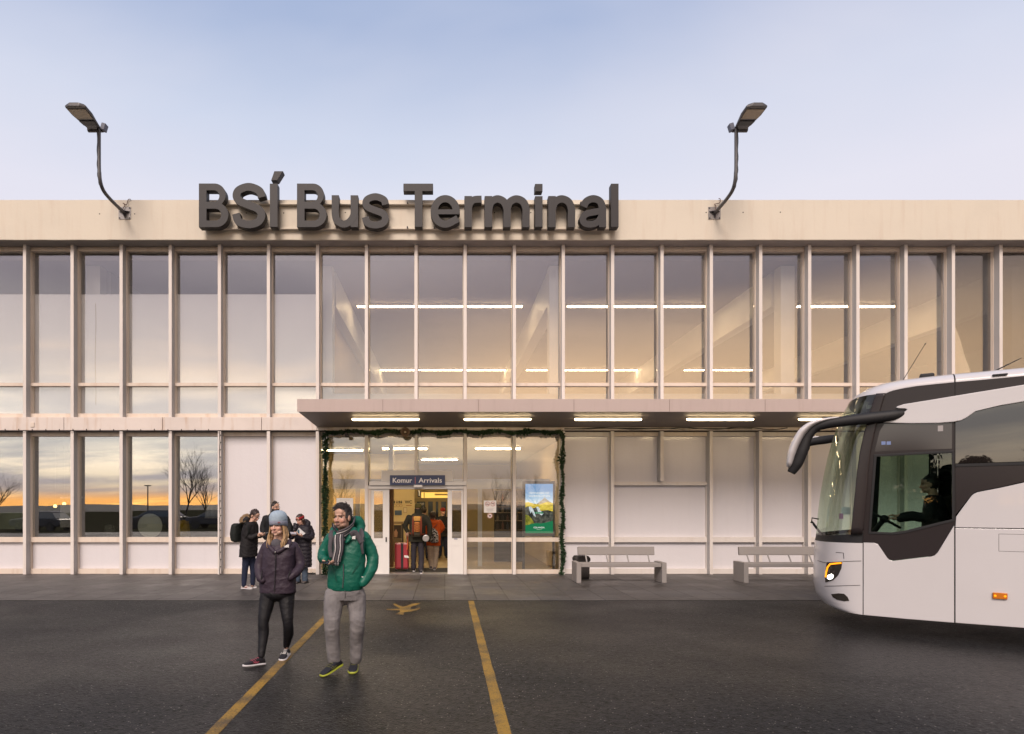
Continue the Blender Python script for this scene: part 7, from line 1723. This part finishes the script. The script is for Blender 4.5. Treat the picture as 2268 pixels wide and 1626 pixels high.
for cx, cy in ((760,1425),(820,1442)):
    b = G((940+cx/6.775)/1.1023, (1180+cy/6.775)/1.1023, .014); shoe(T5, Vector((b.x,b.y,.018)), Vector((b.x-.01,b.y+.26,.014)), m_up=M_boot, m_sole=M_conc)
e = empty('shoulder_bag', p(800,860,-.2), 'black and white patterned shoulder bag across the orange jacket', 'bag')
M_pat = mat('bag_pattern', (.42,.38,.34), .8, 1.0, 26.0, vcol=(.012,.011,.012), vdet=1.0, vlo=.46, vhi=.54)
q = MB(); rings_loft(q, [(p(785,745,-.2),.06,.05),(p(800,800,-.22),.115,.075),(p(815,900,-.22),.125,.085),(p(815,965,-.2),.115,.075),(p(812,985,-.19),.07,.04)], yaw, 22, 3.0); garment('pouch', q, M_pat, e, .009, .005, 2.0)
q = MB(); q.tube(catmull([p(780,750,-.2), p(850,690,-.14), p(870,640,-.02)],5), [(.006,.018)]*11, 6); q.build('strap', M_black, e)
# two more people deeper inside the lobby
def far_person(ox, oy, Z, label, top, hairm, coat, face_yaw, w=.2):
    p = px(940, 1180, 6.775, Z); HM = frame(p(ox, oy), face_yaw, R(-5)); q = MB(); head_prims(q, HM, 1.0, p(ox, oy+75))
    zz0 = p(ox,oy).z; base = p(ox,oy); bx_, by_ = base.x, base.y; yw = face_yaw
    V3 = lambda dx, dz, dy=0: Vector((bx_+dx, by_+dy, dz))
    rings_loft(q, [(V3(0,zz0-.2),.10,.08),(V3(0,zz0-.5),.15,.11),(V3(0,zz0-.75),.15,.11)], yw); limb(q, [V3(-.08,.85), V3(-.09,.1)], [.06,.04]); limb(q, [V3(.08,.85), V3(.09,.1)], [.06,.04])
    o = make_person(q, .009, HM, tone_m, label, base, 1.0, sock=False)
    q = MB(); rings_loft(q, [(V3(0,zz0-.15),.09,.085),(V3(0,zz0-.2),.18,.11),(V3(0,zz0-.4),w,.13),(V3(0,zz0-.85),w,.14)], yw); limb(q, [V3(-w-.02,zz0-.27), V3(-w-.06,zz0-.5,-.05), V3(-.08,zz0-.55,-.2)], [.07,.06,.05]); limb(q, [V3(w+.02,zz0-.27), V3(w+.06,zz0-.5,-.05), V3(.1,zz0-.6,-.2)], [.07,.06,.05]); garment('coat', q, coat, o, .012, .008, 3.0)
    q = MB(); limb(q, [V3(-.08,.85), V3(-.09,.5), V3(-.1,.1)], [.09,.07,.06]); limb(q, [V3(.08,.85), V3(.09,.5), V3(.1,.1)], [.09,.07,.06]); garment('trousers', q, M_denim, o, .012, .005, 1.0)
    for sx in (-.1,.1): shoe(o, V3(sx,.012,.06), V3(sx*1.3,.012,-.2), m_up=M_sblk, m_sole=M_black)
    if top == 'hat': hat(o, HM, 1.0, .03, [(.03,.088,.110),(.06,.092,.112),(.10,.084,.098),(.13,.05,.06),(.14,.012,.014)], hairm, None)
    else: hair_cap('hair', HM, o, hairm, 1.0, lambda v: v.z > .06 or v.y < .0 and v.z > -.07, 60, .02, 2)
    return o
far_person(958, 470, 21.5, 'person with red hat and dark coat standing deeper in the yellow lit lobby', 'hat', mat('hat_red', (.26,.02,.012), .9), cloth('coat_dark', (.016,.014,.014)), R(15), .22)
far_person(650, 455, 20.5, 'dark dressed person in the lobby half hidden by the olive coat', 'hair', M_hdark, cloth('coat_navy', (.012,.014,.018)), R(160), .20)

# ---------- coach driver ----------
Y_D = .55
pd = lambda cx, cy, y=Y_D: b4w(cx, cy, y)
Hc = pd(1385, 1190); dyaw = R(-90) + math.atan2(0,1) - (R(0))
face = -REAR; dyaw = math.atan2(face.x, -face.y)
HM = frame(Hc, dyaw, R(-4)); q = MB(); head_prims(q, HM, 1.0, pd(1420,1290)); rings_loft(q, [(pd(1420,1285),.12,.08),(pd(1425,1380),.17,.11),(pd(1420,1530),.16,.11),(pd(1410,1600),.16,.12)], dyaw)
limb(q, [pd(1230,1420,.42), pd(1165,1440,.40)], [.034,.028]); hand_prims(q, pd(1165,1440,.42), pd(1085,1430,.45)-pd(1165,1440,.42), LAT*.2+Vector((0,0,-1)), .8, 1.0); limb(q, [pd(1240,1400,.78), pd(1160,1420,.74)], [.034,.028]); hand_prims(q, pd(1160,1420,.74), pd(1095,1410,.70)-pd(1160,1420,.74), Vector((0,0,-1)), .8, 1.0, -1)
T6 = make_person(q, .007, HM, tone_m, 'person in dark uniform driving the coach with hands on the steering wheel', Hc, 1.0, brow=(.03,.02,.015))
M_unif = cloth('uniform_dark', (.012,.013,.017), .8)
q = MB(); rings_loft(q, [(pd(1415,1270),.10,.08),(pd(1420,1300),.19,.11),(pd(1425,1380),.21,.135),(pd(1420,1500),.20,.14),(pd(1412,1620),.19,.15)], dyaw, 26, 2.4)
limb(q, [pd(1400,1325,.36), pd(1370,1430,.34), pd(1270,1425,.38), pd(1175,1440,.40)], [.072,.062,.055,.042]); limb(q, [pd(1400,1325,.76), pd(1360,1420,.80), pd(1260,1410,.78), pd(1170,1425,.75)], [.072,.062,.055,.042])
limb(q, [pd(1410,1600,.46), pd(1250,1600,.46)], [.085,.07]); limb(q, [pd(1410,1600,.66), pd(1250,1600,.66)], [.085,.07])
garment('jacket', q, M_unif, T6, .009, .007, 2.0, 2, (8,8,10))
hair_cap('hair', HM, T6, M_hdark, 1.0, lambda v: v.z > .07 or (v.y < .03 and v.z > .03) or (v.y < -.01 and v.z > -.07), 90, .02, 3, (.080,.101,.094))
# ================= behind the photographer: what the glass mirrors =================
M_bark = mat('bark', (.045,.035,.028), .9, .5, 8.0)
def bare_tree(x, y, h, seed, label, spread=1.0, twig=6):
    rg = random.Random(seed); e = empty('bare_tree', (x, y, 0), label, 'tree', 'bare winter trees across the car park')
    qt, qc = MB(), MB()
    def grow(q, p, d, ln, r, lev):
        pts = [p]; dd = d.copy(); k = 4
        for i in range(k):
            dd = (dd + Vector((rg.uniform(-.16,.16), rg.uniform(-.16,.16), rg.uniform(-.02,.12)))).normalized(); pts.append(pts[-1] + dd*ln/k)
        q.tube(pts, [r*(1-.42*i/k) for i in range(k+1)], 6 if lev < 2 else 4, cap=False)
        if lev >= twig: return
        nb_ = 3 if lev < 3 else 2 + (rg.random() < .6)
        for j in range(nb_ + (1 if lev == 0 else 0)):
            t = rg.uniform(.35, 1.0) if j else 1.0; i = min(int(t*k), k-1); b = pts[i].lerp(pts[i+1], t*k-i)
            a = rg.random()*6.283; u = dd.orthogonal().normalized(); w = dd.cross(u); sp = rg.uniform(.35,.8)*spread
            nd = (dd + (u*math.cos(a)+w*math.sin(a))*sp + Vector((0,0,.12))).normalized()
            grow(qc, b, nd, ln*rg.uniform(.62,.82), r*.58, lev+1)
    grow(qt, Vector((x,y,0)), Vector((0,0,1)), h*.30, h*.013, 0)
    qt.build('trunk', M_bark, e, smooth=True); qc.build('crown', M_bark, e, smooth=True)
YB = -30.0; ZV = 2*(Yg) - YB
def mx(px): return (px-CX)/FP*ZV
for k, (px_, h_, lab) in enumerate(((408, 8.0, 'large bare tree mirrored in the lower bay next to the light string'), (470, 6.8, 'second bare tree mirrored at the light string mullion'), (762, 6.6, 'bare tree mirrored in the glass beside the garland'), (868, 5.9, 'bare tree mirrored above the arrivals sign'), (1100, 5.6, 'bare tree mirrored over the no smoking sticker'), (1180, 5.8, 'bare tree mirrored over the advertising screen'), (-10, 6.0, 'bare tree mirrored at the picture edge'))):
    bare_tree(mx(px_), YB + (k % 3)*1.5, h_, 20+k, lab)
M_ever = mat('evergreen', (.010,.018,.009), .9, .7, 3.0, vcol=(.004,.007,.004), spec=.1)
def leafy_tree(x, y, h, w, seed, label):
    rg = random.Random(seed); e = empty('evergreen_tree', (x, y, 0), label, 'tree', 'dark evergreens across the car park')
    q = MB(); q.tube([(x,y,0),(x,y,h*.6)], [.16,.06], 8); q.build('trunk', M_bark, e)
    q = MB()
    lumps = [(Vector((x+rg.uniform(-w,w)*.6, y+rg.uniform(-w,w)*.6, h*rg.uniform(.2,.85))), w*rg.uniform(.3,.6)) for _ in range(16)]
    for c, r in lumps:
        for k in range(300):
            d = Vector((rg.gauss(0,1), rg.gauss(0,1), rg.gauss(0,1))).normalized()*r*rg.uniform(.6,1.05); p_ = c + d; u = d.orthogonal().normalized()*.16; v = d.cross(u).normalized()*.15
            q.add([p_-u, p_-v, p_+u, p_+v], [(0,1,2,3)])
    q.build('crown', M_ever, e, recalc=False)
for k, (x, y, h, w) in enumerate(((-15.5,-25,6.0,2.2),(-18.5,-28,6.6,2.4),(-12.5,-27,5.2,2.0))):
    leafy_tree(x, y, h, w, 40+k, 'dark evergreen tree across the car park, %s' % ['nearest of its clump', 'tallest of its clump', 'smallest of its clump'][k])
# lamp post and parked cars
x = mx(335); e = empty('street_lamp', (x, YB-16, 0), 'tall street lamp mirrored between two lower bays', 'lamp post')
xx = (335-CX)/FP*(2*Yg-(YB-16)); q = MB(); q.tube([(xx,YB-16,0),(xx,YB-16,4.3)], [.09,.06], 10); q.build('pole', M_dkmetal, e); q = MB(); q.box(xx-.35,xx+.35,YB-16.2,YB-15.8,4.3,4.42); q.build('lamp_head', M_dkmetal, e); e.location.x = xx
for c in e.children: c.matrix_parent_inverse = wm(e).inverted()
M_car = [gloss_dark('car_paint_%d' % k, c_, 1.6, .12) for k, c_ in enumerate(((.012,.014,.022),(.03,.03,.032),(.02,.022,.03)))]
M_cglass = gloss_dark('car_glass', (.008,.009,.010), 1.8, .03)
def car(x, y, rz, k, label):
    e = empty('parked_car', (x, y, 0), label, 'car', 'cars parked across the lot')
    Mx = Matrix.Translation((x,y,0)) @ Matrix.Rotation(rz, 4, 'Z'); T = lambda a,b,c: Mx @ Vector((a,b,c))
    body = [(-2.15,.35),(-2.2,.62),(-2.1,.86),(-1.2,.95),(1.35,.98),(2.1,.90),(2.15,.6),(2.1,.32)]
    q = MB(); q.prism(body, lambda u,v,d: T(u, d, v), -.88, .88); q.build('body', M_car[k % 3], e, bevel=.06)
    q = MB(); q.loft([[T(-1.25,-.80,.951), T(1.75,-.80,.951), T(1.75,.80,.951), T(-1.25,.80,.951)], [T(-.45,-.62,1.42), T(1.25,-.62,1.44), T(1.25,.62,1.44), T(-.45,.62,1.42)]]); q.build('cabin', M_cglass, e, bevel=.03)
    q = MB(); q.loft([[T(-.5,-.64,1.421), T(1.3,-.64,1.441), T(1.3,.64,1.441), T(-.5,.64,1.421)], [T(-.3,-.55,1.48), T(1.1,-.55,1.49), T(1.1,.55,1.49), T(-.3,.55,1.48)]]); q.build('roof', M_car[k % 3], e)
    for a in (-1.35, 1.35):
        for b in (-.80, .80):
            q = MB(); q.tube([T(a,b-.1,.33), T(a,b+.1,.33)], .33, 20); q.build('wheel', M_tyre, e)
    for b in (-.6, .6):
        q = MB(); q.ell(T(-2.16,b,.70), (.06,.16,.08), Mx.to_3x3(), 10, 8); q.build('headlight', M_hl, e)
for k, (x, y, rz, lab) in enumerate(((-30.5,-15.5,R(10),'dark blue parked car mirrored low in the second glazed bay'), (-23.0,-18.0,R(-4),'grey parked car mirrored low behind the pale disc'), (-18.0,-17.0,R(4),'dark parked car mirrored at the foot of the large bare tree'))):
    car(x, y, rz, k, lab)
